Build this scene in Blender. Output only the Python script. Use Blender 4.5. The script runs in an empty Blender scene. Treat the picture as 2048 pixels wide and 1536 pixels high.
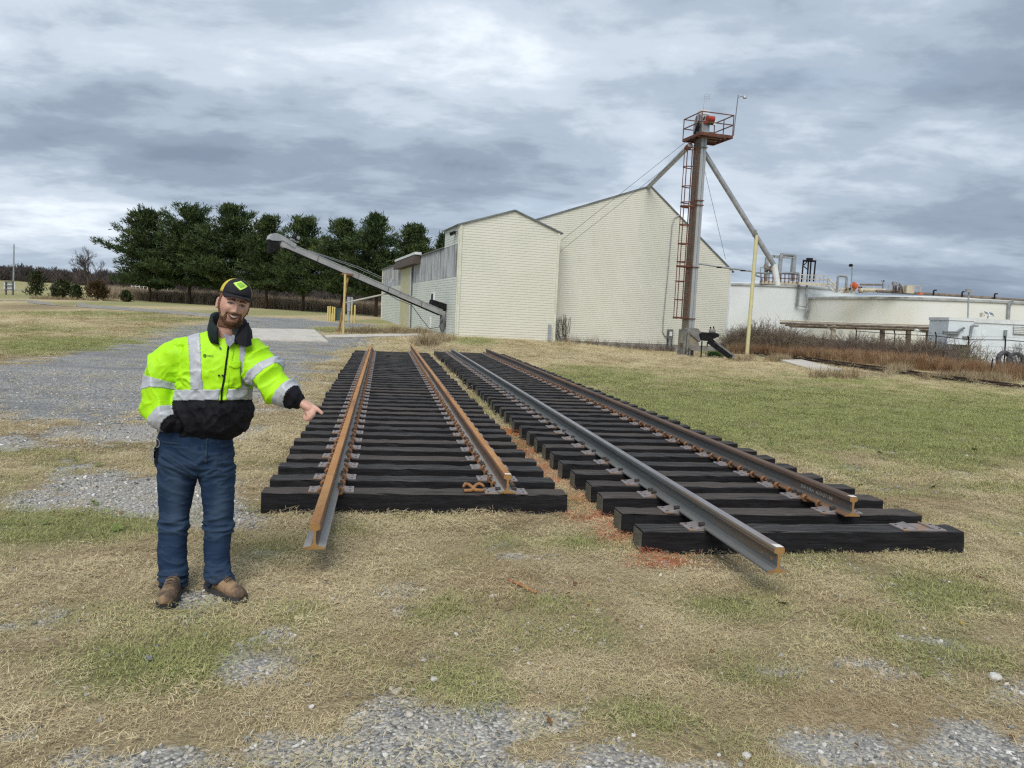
import bpy, bmesh, math, random
import numpy as np
from mathutils import Vector, Matrix
random.seed(7)
SC = bpy.context.scene
COL = SC.collection
R = math.radians

# ---------------------------------------------------------------- camera
FPX, CXP, CYP = 1538.0, 1024.0, 768.0
CAM_H, PITCH, ROLL = 1.75, R(5.24), R(2.7)
_f = np.array([0, math.cos(PITCH), -math.sin(PITCH)]); _r = np.array([1.0, 0, 0]); _u = np.cross(_r, _f)
_rr = _r*math.cos(ROLL)+_u*math.sin(ROLL); _uu = -_r*math.sin(ROLL)+_u*math.cos(ROLL)
CAMR = np.stack([_rr, _uu, _f]); CAMO = np.array([0, 0, CAM_H])
cam = bpy.data.cameras.new('camera'); cam_o = bpy.data.objects.new('camera', cam); COL.objects.link(cam_o)
cam.sensor_width = 36.0; cam.lens = 36.0*FPX/2048.0; cam.clip_start = 0.1; cam.clip_end = 6000
cam_o.matrix_world = Matrix(((_rr[0], _uu[0], -_f[0], 0), (_rr[1], _uu[1], -_f[1], 0), (_rr[2], _uu[2], -_f[2], CAM_H), (0, 0, 0, 1)))
SC.camera = cam_o

# ---------------------------------------------------------------- world: broken overcast over a Nishita sky
SUN_EL, SUN_AZ = R(50), R(192)          # azimuth clockwise from +Y: behind the camera
world = bpy.data.worlds.new('World'); SC.world = world; world.use_nodes = True
wt = world.node_tree; wt.nodes.clear()
def wn(t, **k):
    n = wt.nodes.new(t)
    for a, b in k.items(): setattr(n, a, b)
    return n
def wmath(op, a, b=None, c=None, clamp=False):
    n = wn('ShaderNodeMath', operation=op); n.use_clamp = clamp
    for i, x in enumerate((a, b, c)):
        if x is None: continue
        if isinstance(x, (int, float)): n.inputs[i].default_value = x
        else: wt.links.new(x, n.inputs[i])
    return n.outputs[0]
def wnoise(vec, scale, detail, rough, dist=0.0):
    n = wn('ShaderNodeTexNoise'); n.inputs['Scale'].default_value = scale; n.inputs['Detail'].default_value = detail
    n.inputs['Roughness'].default_value = rough; n.inputs['Distortion'].default_value = dist
    wt.links.new(vec, n.inputs['Vector']); return n.outputs['Fac']
def wramp(fac, stops):
    n = wn('ShaderNodeValToRGB'); e = n.color_ramp.elements
    n.color_ramp.interpolation = 'EASE'
    while len(e) < len(stops): e.new(0.5)
    for el, (p, c) in zip(e, stops): el.position = p; el.color = (*c, 1)
    wt.links.new(fac, n.inputs[0]); return n.outputs[0]
sky = wn('ShaderNodeTexSky', sky_type='NISHITA'); sky.sun_disc = False
sky.sun_elevation = SUN_EL; sky.sun_rotation = SUN_AZ; sky.air_density = 1.0; sky.dust_density = 2.0
tc = wn('ShaderNodeTexCoord'); sep = wn('ShaderNodeSeparateXYZ'); wt.links.new(tc.outputs['Generated'], sep.inputs[0])
dz = wmath('ADD', wmath('MAXIMUM', sep.outputs['Z'], 0.0), 0.20)
cmb = wn('ShaderNodeCombineXYZ')
wt.links.new(wmath('DIVIDE', sep.outputs['X'], dz), cmb.inputs[0]); wt.links.new(wmath('DIVIDE', sep.outputs['Y'], dz), cmb.inputs[1])
mp = wn('ShaderNodeMapping'); mp.inputs['Location'].default_value = (15.1, 7.4, 0.0); mp.inputs['Rotation'].default_value = (0, 0, R(14)); mp.inputs['Scale'].default_value = (0.75, 1.0, 1.0)
wt.links.new(cmb.outputs[0], mp.inputs['Vector'])
n1 = wnoise(mp.outputs[0], 1.05, 6, 0.5, 0.15)
mp2 = wn('ShaderNodeMapping'); mp2.inputs['Location'].default_value = (33.2, 9.62, 2.0); mp2.inputs['Scale'].default_value = (0.72, 1.0, 1.0)
wt.links.new(cmb.outputs[0], mp2.inputs['Vector'])
n2 = wnoise(mp2.outputs[0], 3.2, 9, 0.62, 0.2)
mixn = wmath('ADD', wmath('MULTIPLY', n1, 0.70), wmath('MULTIPLY', n2, 0.30))
cloud = wramp(mixn, [(0.36, (1.3, 1.63, 2.12)), (0.44, (1.68, 2.06, 2.6)), (0.505, (2.4, 2.86, 3.42)), (0.565, (3.3, 3.75, 4.3)), (0.65, (4.7, 5.1, 5.55))])
# a few thin places let the blue sky through
thin = wramp(wnoise(mp2.outputs[0], 1.3, 5, 0.55, 0.3), [(0.28, (0.78, 0.78, 0.78)), (0.42, (1, 1, 1))])
mx = wn('ShaderNodeMix', data_type='RGBA'); wt.links.new(thin, mx.inputs[0])
wt.links.new(sky.outputs[0], mx.inputs[6]); wt.links.new(cloud, mx.inputs[7])
bg = wn('ShaderNodeBackground'); bg.inputs['Strength'].default_value = 0.10
wt.links.new(mx.outputs[2], bg.inputs['Color'])
wo = wn('ShaderNodeOutputWorld'); wt.links.new(bg.outputs[0], wo.inputs['Surface'])

# ---------------------------------------------------------------- sun behind cloud
sun = bpy.data.lights.new('sun', 'SUN'); sun_o = bpy.data.objects.new('sun', sun); COL.objects.link(sun_o)
sun.energy = 1.5; sun.angle = R(40); sun.color = (1.0, 0.955, 0.89)
_sd = Vector((math.sin(SUN_AZ)*math.cos(SUN_EL), math.cos(SUN_AZ)*math.cos(SUN_EL), math.sin(SUN_EL)))
sun_o.rotation_euler = _sd.to_track_quat('Z', 'Y').to_euler(); sun_o.location = (0, 0, 60)

SC.view_settings.view_transform = 'Standard'; SC.view_settings.look = 'None'
SC.view_settings.exposure = 0.95; SC.view_settings.gamma = 1.0; SC.view_settings.use_curve_mapping = False
SC.cycles.use_denoising = False; SC.cycles.pixel_filter_type = 'BLACKMAN_HARRIS'; SC.cycles.filter_width = 1.3; SC.cycles.max_bounces = 4; SC.cycles.diffuse_bounces = 2; SC.cycles.glossy_bounces = 2; world.cycles.sampling_method = 'MANUAL'; world.cycles.sample_map_resolution = 512
SC.cycles.use_adaptive_sampling = True; SC.cycles.adaptive_threshold = 0.015

# ---------------------------------------------------------------- survey helpers (sight line + real distance -> point)
def ray(px, py):
    return np.array([(px-CXP)/FPX, -(py-CYP)/FPX, 1.0]) @ CAMR
def at(px, py, Y):
    d = ray(px, py); return CAMO + d*(Y/d[1])
def on_plane(px, py, P, n):
    d = ray(px, py); return CAMO + d*(np.dot(np.asarray(P)-CAMO, n)/np.dot(d, n))
def proj(P):
    c = (np.asarray(P)-CAMO) @ CAMR.T
    w = np.where(c[..., 2] > 0.05, c[..., 2], 0.05)
    return CXP+FPX*c[..., 0]/w, CYP-FPX*c[..., 1]/w

# ---------------------------------------------------------------- numpy noise
def _h(ix, iy, iz, seed):
    n = (ix*374761393 + iy*668265263 + iz*2147483647 + seed*974634777) & 0xFFFFFFFF
    n = ((n ^ (n >> 13))*1274126177) & 0xFFFFFFFF
    return ((n ^ (n >> 16)) & 0xFFFF)/65535.0
def vnoise(x, y, z=None, seed=0):
    x = np.asarray(x, float); y = np.asarray(y, float); z = np.zeros_like(x) if z is None else np.asarray(z, float)
    x0 = np.floor(x).astype(np.int64); y0 = np.floor(y).astype(np.int64); z0 = np.floor(z).astype(np.int64)
    fx, fy, fz = x-x0, y-y0, z-z0
    fx = fx*fx*(3-2*fx); fy = fy*fy*(3-2*fy); fz = fz*fz*(3-2*fz)
    def L(a, b, t): return a+(b-a)*t
    r = []
    for k in (0, 1):
        r.append(L(L(_h(x0, y0, z0+k, seed), _h(x0+1, y0, z0+k, seed), fx), L(_h(x0, y0+1, z0+k, seed), _h(x0+1, y0+1, z0+k, seed), fx), fy))
    return L(r[0], r[1], fz)
def fbm(x, y, z=None, seed=0, octv=4):
    s = 0; a = 0.5; t = 0
    for o in range(octv):
        k = 2.03**o
        s = s + a*vnoise(np.asarray(x)*k, np.asarray(y)*k, None if z is None else np.asarray(z)*k, seed+o*17); t += a; a *= 0.5
    return s/t
def sstep(a, b, x):
    t = np.clip((x-a)/(b-a), 0, 1); return t*t*(3-2*t)

# ---------------------------------------------------------------- terrain: smooth spline through surveyed points
_cp = []
for x in (-40, -20, -9, -4, 0, 4, 9, 16):
    for y in (-14, -4, 4, 12): _cp.append((x, y, 0.0))
for x, y in ((-8, 22), (-4, 27), (0, 27), (4, 24), (-3, 34), (0, 40)): _cp.append((x, y, 0.0))
for px, py, Y in ((912, 673, 53.5), (1106, 685, 54.6), (1450, 707, 58), (1375, 713, 51), (1493, 719, 51), (2048, 776, 36), (1700, 735, 46), (1620, 690, 86),
                  (762, 641, 90), (657, 641, 76), (686, 671, 50.5), (298, 603, 125), (533, 618, 116), (682, 628, 108), (18, 584, 150), (178, 583, 160),
                  (100, 568, 420), (0, 604, 72), (300, 622, 62), (520, 642, 62), (0, 728, 18.2), (200, 640, 45), (1250, 699, 55.5), (1340, 707, 57), (-300, 640, 60), (-300, 575, 300)):
    p = at(px, py, Y); _cp.append((p[0], p[1], p[2]))
for x, y, z in ((120, 60, 0), (120, 200, 0.5), (40, 260, 0.6), (20, 700, 6), (-420, 700, 10), (420, 700, 6), (420, 0, 0), (-420, 0, 2), (-420, 300, 6), (420, 300, 2), (60, 20, -.4), (30, 10, -.1), (70, -14, 0), (-80, 20, .8)):
    _cp.append((x, y, z))
_cp = np.array(_cp)
def _tk(d2): return np.where(d2 > 1e-12, 0.5*d2*np.log(np.maximum(d2, 1e-12)), 0)
_W = _cp[:, :2]/50.0
_n = len(_cp); _K = _tk(((_W[:, None]-_W[None])**2).sum(-1)) + np.eye(_n)*2e-4
_P = np.c_[np.ones(_n), _W]
_A = np.zeros((_n+3, _n+3)); _A[:_n, :_n] = _K; _A[:_n, _n:] = _P; _A[_n:, :_n] = _P.T
_sol = np.linalg.solve(_A, np.r_[_cp[:, 2], 0, 0, 0])
def gz(x, y):
    x = np.asarray(x, float); y = np.asarray(y, float); s = x.shape
    q = np.stack([x.ravel(), y.ravel()], 1)/50.0
    out = np.empty(len(q))
    for i in range(0, len(q), 20000):
        qq = q[i:i+20000]
        out[i:i+20000] = _tk(((qq[:, None]-_W[None])**2).sum(-1)) @ _sol[:_n] + _sol[_n] + qq @ _sol[_n+1:]
    return out.reshape(s)
def gz1(x, y): return float(gz(np.array([x]), np.array([y]))[0])
def gpt(px, py, z0=0.0):
    """ground point on a sight line"""
    d = ray(px, py); z = z0; p = None
    for _ in range(25):
        if d[2] > -1e-4: break
        t = (z-CAM_H)/d[2]; t = min(t, 600); p = CAMO+d*t; z = 0.5*z+0.5*gz1(p[0], p[1])
    return p

# ---------------------------------------------------------------- mesh builder
def nrm(v):
    v = np.asarray(v, float); return v/max(np.linalg.norm(v), 1e-9)
class MB:
    def __init__(s): s.v = []; s.f = []; s.m = []
    def add(s, vs, fs, m=0):
        b = len(s.v); s.v += [tuple(map(float, p)) for p in vs]; s.f += [tuple(i+b for i in f) for f in fs]; s.m += [m]*len(fs); return s
    def hexa(s, p, m=0):      # p: 4 bottom ccw, 4 top ccw
        return s.add(p, [(3, 2, 1, 0), (4, 5, 6, 7), (0, 1, 5, 4), (1, 2, 6, 5), (2, 3, 7, 6), (3, 0, 4, 7)], m)
    def box(s, c, d, ax=None, m=0):
        X, Y, Z = (np.eye(3) if ax is None else [nrm(a) for a in ax]); c = np.asarray(c, float); h = np.asarray(d, float)/2
        p = [c+X*h[0]*i+Y*h[1]*j+Z*h[2]*k for k in (-1, 1) for i, j in ((-1, -1), (1, -1), (1, 1), (-1, 1))]
        return s.hexa(p, m)
    def beam(s, a, b, w, h=None, up=(0, 0, 1), m=0):
        a = np.asarray(a, float); b = np.asarray(b, float); h = h or w; d = b-a; L = np.linalg.norm(d); Y = d/L
        X = np.cross(Y, up)
        if np.linalg.norm(X) < 1e-3: X = np.cross(Y, (1, 0, 0))
        X = nrm(X); Z = np.cross(X, Y)
        return s.box((a+b)/2, (w, L, h), (X, Y, Z), m)
    def tube(s, pts, r, n=8, m=0, cap=True, asp=None):
        pts = [np.asarray(p, float) for p in pts]; k = len(pts); rs = [r]*k if np.isscalar(r) else list(r)
        T = [nrm(pts[min(i+1, k-1)]-pts[max(i-1, 0)]) for i in range(k)]
        ref = np.array([0, 0, 1.0]) if abs(T[0][2]) < 0.9 else np.array([1.0, 0, 0])
        U = nrm(np.cross(T[0], ref)); vs = []
        for i in range(k):
            U = nrm(U-T[i]*np.dot(U, T[i])); V = np.cross(T[i], U)
            for j in range(n):
                a = 2*math.pi*j/n; vs.append(pts[i]+(U*math.cos(a)+V*math.sin(a)*(asp or 1))*rs[i])
        fs = [(i*n+j, i*n+(j+1) % n, (i+1)*n+(j+1) % n, (i+1)*n+j) for i in range(k-1) for j in range(n)]
        if cap: fs += [tuple(range(n-1, -1, -1)), tuple(range((k-1)*n, k*n))]
        return s.add(vs, fs, m)
    def rings(s, rings, m=0, cap=True):       # list of equal-length closed loops
        n = len(rings[0]); k = len(rings); vs = [p for r in rings for p in r]
        fs = [(i*n+j, i*n+(j+1) % n, (i+1)*n+(j+1) % n, (i+1)*n+j) for i in range(k-1) for j in range(n)]
        if cap: fs += [tuple(range(n-1, -1, -1)), tuple(range((k-1)*n, k*n))]
        return s.add(vs, fs, m)
    def prism(s, poly, dvec, m=0):            # planar polygon (3d pts, ccw seen against dvec) extruded along dvec
        n = len(poly); d = np.asarray(dvec, float); a = [np.asarray(p, float) for p in poly]
        return s.add(a+[p+d for p in a], [tuple(range(n-1, -1, -1)), tuple(range(n, 2*n))]+[(i, (i+1) % n, n+(i+1) % n, n+i) for i in range(n)], m)
    def mesh(s, name, mats, org=(0, 0, 0), smooth=False):
        me = bpy.data.meshes.new(name); o = np.asarray(org, float)
        me.from_pydata([tuple(np.asarray(p)-o) for p in s.v], [], s.f)
        for x in (mats if isinstance(mats, (list, tuple)) else [mats]): me.materials.append(x)
        if len(s.m) == len(me.polygons): me.polygons.foreach_set('material_index', s.m)
        if smooth:
            me.polygons.foreach_set('use_smooth', [True]*len(me.polygons))
        me.update(); return me
    def build(s, name, mats, parent=None, smooth=False, org=None, fix=True, angle=None):
        o0 = parent['_o'] if False else (WLOC.get(parent.name, (0, 0, 0)) if parent else (org if org is not None else (0, 0, 0)))
        me = s.mesh(name, mats, o0, smooth)
        if fix:
            bm = bmesh.new(); bm.from_mesh(me); bmesh.ops.recalc_face_normals(bm, faces=bm.faces); bm.to_mesh(me); bm.free()
        if smooth and angle: me.set_sharp_from_angle(angle=R(angle))
        return link(name, me, parent, None if parent else o0, o0)
WLOC = {}
def link(name, me, parent=None, loc=None, wloc=None):
    o = bpy.data.objects.new(name, me); COL.objects.link(o)
    if parent: o.parent = parent
    elif loc is not None: o.location = tuple(map(float, loc))
    WLOC[o.name] = tuple(map(float, wloc if wloc is not None else (loc or (0, 0, 0))))
    return o
def empty(name, loc, rz=0.0):
    o = bpy.data.objects.new(name, None); COL.objects.link(o); o.location = tuple(map(float, loc)); o.rotation_euler = (0, 0, rz); o.empty_display_size = 0.2
    WLOC[o.name] = tuple(map(float, loc)); return o
def tag(o, label, cat, group=None):
    o['label'] = label; o['category'] = cat
    if group: o['group'] = group
    return o
def kind(o, k): o['kind'] = k; return o

# ---------------------------------------------------------------- materials
class NT:
    def __init__(s, name):
        s.mat = bpy.data.materials.new(name); s.mat.use_nodes = True; s.t = s.mat.node_tree; s.t.nodes.clear()
        s.out = s.n('ShaderNodeOutputMaterial'); s.p = s.n('ShaderNodeBsdfPrincipled'); s.l(s.p.outputs[0], s.out.inputs[0])
        s._tc = None
    def n(s, t, **k):
        x = s.t.nodes.new(t)
        for a, b in k.items(): setattr(x, a, b)
        return x
    def l(s, a, b): s.t.links.new(a, b)
    def put(s, inp, v):
        if isinstance(v, (int, float)): inp.default_value = v
        elif isinstance(v, (tuple, list)): inp.default_value = (*v, 1) if len(inp.default_value) == 4 and len(v) == 3 else v
        else: s.l(v, inp)
    def co(s, which='Object', scale=(1, 1, 1), rot=(0, 0, 0), loc=(0, 0, 0)):
        if which == 'Position': src = s.n('ShaderNodeNewGeometry').outputs['Position']
        else: src = s.n('ShaderNodeTexCoord').outputs[which]
        m = s.n('ShaderNodeMapping'); m.inputs['Scale'].default_value = scale; m.inputs['Rotation'].default_value = rot; m.inputs['Location'].default_value = loc
        s.l(src, m.inputs['Vector']); return m.outputs[0]
    def noise(s, v, scale, detail=4, rough=.55, dist=0, out='Fac'):
        x = s.n('ShaderNodeTexNoise'); x.inputs['Scale'].default_value = scale; x.inputs['Detail'].default_value = detail
        x.inputs['Roughness'].default_value = rough; x.inputs['Distortion'].default_value = dist; s.l(v, x.inputs['Vector']); return x.outputs[out]
    def vor(s, v, scale, feature='F1', out='Distance', rnd=1.0):
        x = s.n('ShaderNodeTexVoronoi', feature=feature); x.inputs['Scale'].default_value = scale; x.inputs['Randomness'].default_value = rnd
        s.l(v, x.inputs['Vector']); return x.outputs[out]
    def ramp(s, f, stops, interp='LINEAR'):
        x = s.n('ShaderNodeValToRGB'); x.color_ramp.interpolation = interp; e = x.color_ramp.elements
        while len(e) < len(stops): e.new(0.5)
        for el, (p, c) in zip(e, stops): el.position = p; el.color = (*c, 1) if len(c) == 3 else c
        s.l(f, x.inputs[0]); return x.outputs[0]
    def lohi(s, f, a, b):
        x = s.n('ShaderNodeMapRange'); x.interpolation_type = 'SMOOTHSTEP'; x.inputs[1].default_value = a; x.inputs[2].default_value = b; s.l(f, x.inputs[0]); return x.outputs[0]
    def mix(s, f, a, b, bt='MIX'):
        x = s.n('ShaderNodeMix', data_type='RGBA', blend_type=bt); s.put(x.inputs[0], f); s.put(x.inputs[6], a); s.put(x.inputs[7], b); return x.outputs[2]
    def math(s, op, a, b=0.0, clamp=False):
        x = s.n('ShaderNodeMath', operation=op); x.use_clamp = clamp; s.put(x.inputs[0], a); s.put(x.inputs[1], b); return x.outputs[0]
    def attr(s, name, typ='GEOMETRY', out='Fac'):
        x = s.n('ShaderNodeAttribute', attribute_name=name, attribute_type=typ); return x.outputs[out]
    def rnd(s): return s.n('ShaderNodeObjectInfo').outputs['Random']
    def bump(s, h, strength=.3, dist=.02):
        x = s.n('ShaderNodeBump'); x.inputs['Strength'].default_value = strength; x.inputs['Distance'].default_value = dist; s.l(h, x.inputs['Height'])
        s.l(x.outputs[0], s.p.inputs['Normal'])
    def fin(s, col=None, rough=.8, metal=0.0, spec=.5):
        if col is not None: s.put(s.p.inputs['Base Color'], col)
        s.put(s.p.inputs['Roughness'], rough); s.put(s.p.inputs['Metallic'], metal); s.put(s.p.inputs['Specular IOR Level'], spec)
        return s.mat
def pm(name, c1, c2=None, scale=4.0, lo=.38, hi=.62, detail=6, rough=.8, metal=0.0, bump=0.0, bscale=None, coord='Object', st=(1, 1, 1), spec=.4, rv=0.0, c3=None, s3=1.0, lo3=.55, hi3=.7, dist=0.02):
    t = NT(name); v = t.co(coord, st); c = c1
    if c2 is not None: c = t.mix(t.lohi(t.noise(v, scale, detail), lo, hi), c1, c2)
    if c3 is not None: c = t.mix(t.lohi(t.noise(t.co(coord, st, loc=(5.3, 1.7, 9.1)), s3, 5), lo3, hi3), c, c3)
    if rv:
        x = t.n('ShaderNodeHueSaturation'); t.put(x.inputs['Value'], t.math('ADD', t.math('MULTIPLY', t.rnd(), 2*rv), 1-rv)); t.put(x.inputs['Color'], c); c = x.outputs[0]
    if bump: t.bump(t.noise(v, bscale or scale*4, 5), bump, dist)
    return t.fin(c, rough, metal, spec)
# ================================================================ GROUND
def grow(a, b, s0, g):
    out = [a]; s = s0
    while out[-1] < b: out.append(out[-1]+s); s *= g
    out[-1] = b; return out
_xr = grow(10, 430, .1, 1.065); _xl = [-x for x in grow(9, 430, .1, 1.065)]
GX = np.array(sorted(set(_xl)) + list(np.arange(-8.9, 9.95, .1)) + sorted(set(_xr)))
GY = np.array(list(np.linspace(-14, 1.0, 12)) + list(np.arange(1.2, 14, .085)) + grow(14.05, 720, .085, 1.042))
gx, gy = np.meshgrid(GX, GY); gx = gx.ravel(); gy = gy.ravel()

def in_poly(x, y, poly):
    c = np.zeros(x.shape, bool); n = len(poly)
    for i in range(n):
        (x1, y1), (x2, y2) = poly[i], poly[(i+1) % n]
        k = ((y1 > y) != (y2 > y)) & (x < (x2-x1)*(y-y1)/((y2-y1) or 1e-9)+x1); c ^= k
    return c
def blobs(u, v, L):
    o = np.zeros(u.shape)
    for (a, b, rx, ry, s) in L: o = np.maximum(o, s*np.exp(-(((u-a)/rx)**2+((v-b)/ry)**2)**1.5))
    return o
# patches surveyed in the picture, turned into ground patches
DRIVE = [(0, 727), (120, 711), (230, 688), (330, 660), (420, 641), (510, 634), (600, 637), (690, 646), (745, 649), (742, 656), (660, 652), (620, 658), (655, 671), (742, 676), (758, 690),
         (700, 700), (645, 728), (600, 758), (560, 778), (480, 806), (330, 842), (200, 853), (100, 849), (0, 842), (-420, 800), (-420, 760)]
DRIVE_W = [tuple(gpt(*p)[:2]) for p in DRIVE]
GRAV = [(300, 985, 215, 48, 1.), (455, 1042, 85, 22, .95), (100, 1010, 90, 24, .7), (388, 1196, 75, 20, .85), (782, 1178, 48, 26, .95), (770, 1235, 30, 45, .75), (640, 1190, 70, 18, .55), (560, 1175, 30, 10, .4),
        (520, 1335, 85, 40, .8), (555, 1280, 40, 30, .6), (1040, 1112, 70, 10, .55), (900, 1445, 235, 55, .82), (680, 1500, 260, 50, .85), (280, 1520, 240, 30, .85), (1000, 1545, 480, 40, 1.),
        (1700, 1485, 150, 50, .85), (1900, 1505, 230, 70, .92), (2030, 1385, 60, 30, .75), (1550, 1340, 95, 20, .7), (1720, 1328, 80, 14, .62), (1790, 1348, 60, 16, .55), (25, 1460, 60, 20, .7), (40, 1140, 60, 26, .45),
        (60, 1210, 120, 60, .35), (1290, 1130, 60, 14, .45), (1640, 1380, 60, 20, .5), (250, 862, 300, 26, .62), (560, 800, 90, 26, .5), (640, 745, 50, 22, .45), (60, 880, 120, 20, .5), (1130, 1500, 120, 30, .5), (840, 1300, 60, 30, .35), (480, 1420, 120, 24, .4)]
GREEN = [(120, 1052, 190, 32, .9), (250, 1345, 160, 45, .75), (420, 1300, 90, 30, .5), (812, 1245, 60, 26, .95), (880, 1215, 40, 20, .6), (1450, 830, 480, 70, .95), (1900, 860, 330, 75, .95), (1180, 760, 160, 26, .7),
         (180, 692, 230, 18, .95), (360, 664, 90, 9, .9), (90, 660, 130, 8, .45), (60, 700, 90, 12, .8), (1085, 1205, 70, 22, .6), (1450, 1215, 90, 26, .55), (910, 1355, 70, 26, .6), (960, 1385, 60, 18, .5), (1500, 1350, 130, 40, .45),
         (1250, 1440, 120, 36, .4), (590, 1230, 60, 25, .35), (1900, 1200, 120, 40, .4), (1700, 1240, 90, 30, .35), (60, 585, 260, 12, .95), (230, 592, 160, 7, .9), (330, 607, 280, 5, .9), (560, 625, 240, 6, .9), (180, 628, 200, 5, .7), (330, 640, 120, 5, .6),
         (690, 655, 110, 8, .9), (860, 662, 60, 10, .6), (950, 684, 50, 8, .7), (1700, 765, 120, 8, .6), (560, 652, 50, 5, .5), (760, 643, 70, 4, .9), (1420, 700, 25, 8, .8), (700, 1060, 40, 10, .4), (1150, 1090, 60, 12, .4), (350, 930, 60, 10, .4), (180, 960, 60, 8, .4)]
DIRT = [(200, 885, 330, 34, .85), (560, 820, 120, 36, .6), (420, 1105, 160, 22, .45), (1150, 1330, 90, 30, .4), (850, 1120, 120, 18, .4), (1460, 1125, 160, 22, .8), (80, 1300, 130, 35, .7), (320, 1172, 90, 24, .6), (640, 1110, 60, 14, .7), (1000, 1060, 130, 16, .45), (1300, 715, 300, 12, .55), (870, 700, 60, 18, .6), (60, 615, 160, 7, .8), (520, 1090, 80, 16, .5),
        (700, 1400, 140, 26, .5), (300, 1420, 140, 26, .5), (1180, 1440, 80, 26, .4), (1450, 1520, 160, 20, .5), (1900, 1340, 80, 22, .4), (1750, 750, 150, 6, .7), (250, 700, 60, 6, .4)]
U_AZ = R(-9.7); UV_U = np.array([math.sin(U_AZ), math.cos(U_AZ)]); UV_V = np.array([math.cos(U_AZ), -math.sin(U_AZ)])
def masks(x, y, z=None):
    if z is None: z = gz(x, y)
    u, v = proj(np.stack([x, y, z], -1)); front = y > 1.6
    u = np.where(front, u, 1024); v = np.where(front, v, 1545)
    nz = fbm(x*1.7, y*1.7, seed=3, octv=4)-.5; nf = fbm(x*7, y*7, seed=11, octv=3)-.5
    far = np.clip(y/30, 0, 1)
    jit = 14*(1-far)+2*far
    u2 = u+nz*jit*9; v2 = v+nf*jit*.9+nz*jit*.8
    dr = in_poly(x+nz*2.4+nf*1.2, y+nz*5.0+nf*2.6, DRIVE_W).astype(float)*front
    gr = sstep(.16, .62, blobs(u2, v2, GRAV)+nz*1.05+nf*.8)*(y < 18)
    gr = np.where(y <= 2.4, sstep(.35, .6, .62+nz*.8), gr)
    gn = sstep(.12, .85, blobs(u2, v2, GREEN)+.20+.16*(y < 9)+nz*1.1+nf*.4)
    gn = np.where((y > 135), np.clip(.75+nz, 0, 1), gn)
    di = sstep(.25, .75, blobs(u2, v2, DIRT)+nz*.6+nf*.3)
    uu = x*UV_U[0]+y*UV_U[1]; vv = x*UV_V[0]+y*UV_V[1]
    pa = .8*np.exp(-((vv-1.84)/.10)**2)*sstep(5.2, 5.7, uu)*(1-sstep(10, 13.5, uu))
    pa = np.maximum(pa, .9*np.exp(-(((vv-2.0)/.35)**2+((uu-5.17)/.13)**2)))
    pa = np.maximum(pa, .8*np.exp(-((vv-1.95)/.18)**2)*sstep(27, 28.2, uu)*(1-sstep(29, 30, uu)))
    pa = np.maximum(pa, .45*np.exp(-((vv-4.75)/.1)**2)*sstep(7, 8, uu)*(1-sstep(20, 24, uu))*0)
    pa = sstep(.34, .72, pa+nf*1.3+nz*.5)*(pa > .15)
    return dr, gr, gn, di, pa
gzv = gz(gx, gy)
mic = (fbm(gx*2.3, gy*2.3, seed=5)-.5)*.05*np.clip(1-gy/40, 0, 1)
dr, gr, gn, di, pa = masks(gx, gy, gzv)
mic = mic*(1-.7*dr)
_uu = gx*UV_U[0]+gy*UV_U[1]; _vv = gx*UV_V[0]+gy*UV_V[1]
_panel = ((_vv > -1.15) & (_vv < 4.9) & (_uu > 4.3) & (_uu < 31))
mic = np.where(_panel, np.minimum(mic, .004)-.004, mic)
gzm = gzv+mic
NXG, NYG = len(GX), len(GY)
ii = np.arange(NYG-1)[:, None]*NXG+np.arange(NXG-1)[None]
quads = np.stack([ii, ii+1, ii+1+NXG, ii+NXG], -1).reshape(-1, 4)
def grid_mesh(name, co, q, attrs):
    me = bpy.data.meshes.new(name); me.vertices.add(len(co)); me.vertices.foreach_set('co', co.astype(np.float32).ravel())
    me.loops.add(q.size); me.loops.foreach_set('vertex_index', q.astype(np.int32).ravel())
    me.polygons.add(len(q)); me.polygons.foreach_set('loop_start', np.arange(len(q), dtype=np.int32)*4)
    me.update(calc_edges=True); me.polygons.foreach_set('use_smooth', np.ones(len(q), bool))
    for k, a in attrs.items():
        at_ = me.attributes.new(k, 'FLOAT', 'POINT'); at_.data.foreach_set('value', a.astype(np.float32))
    me.validate(); return me
dens = 1-sstep(20, 30, gy)
co = np.stack([gx, gy, gzm], 1)

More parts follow.
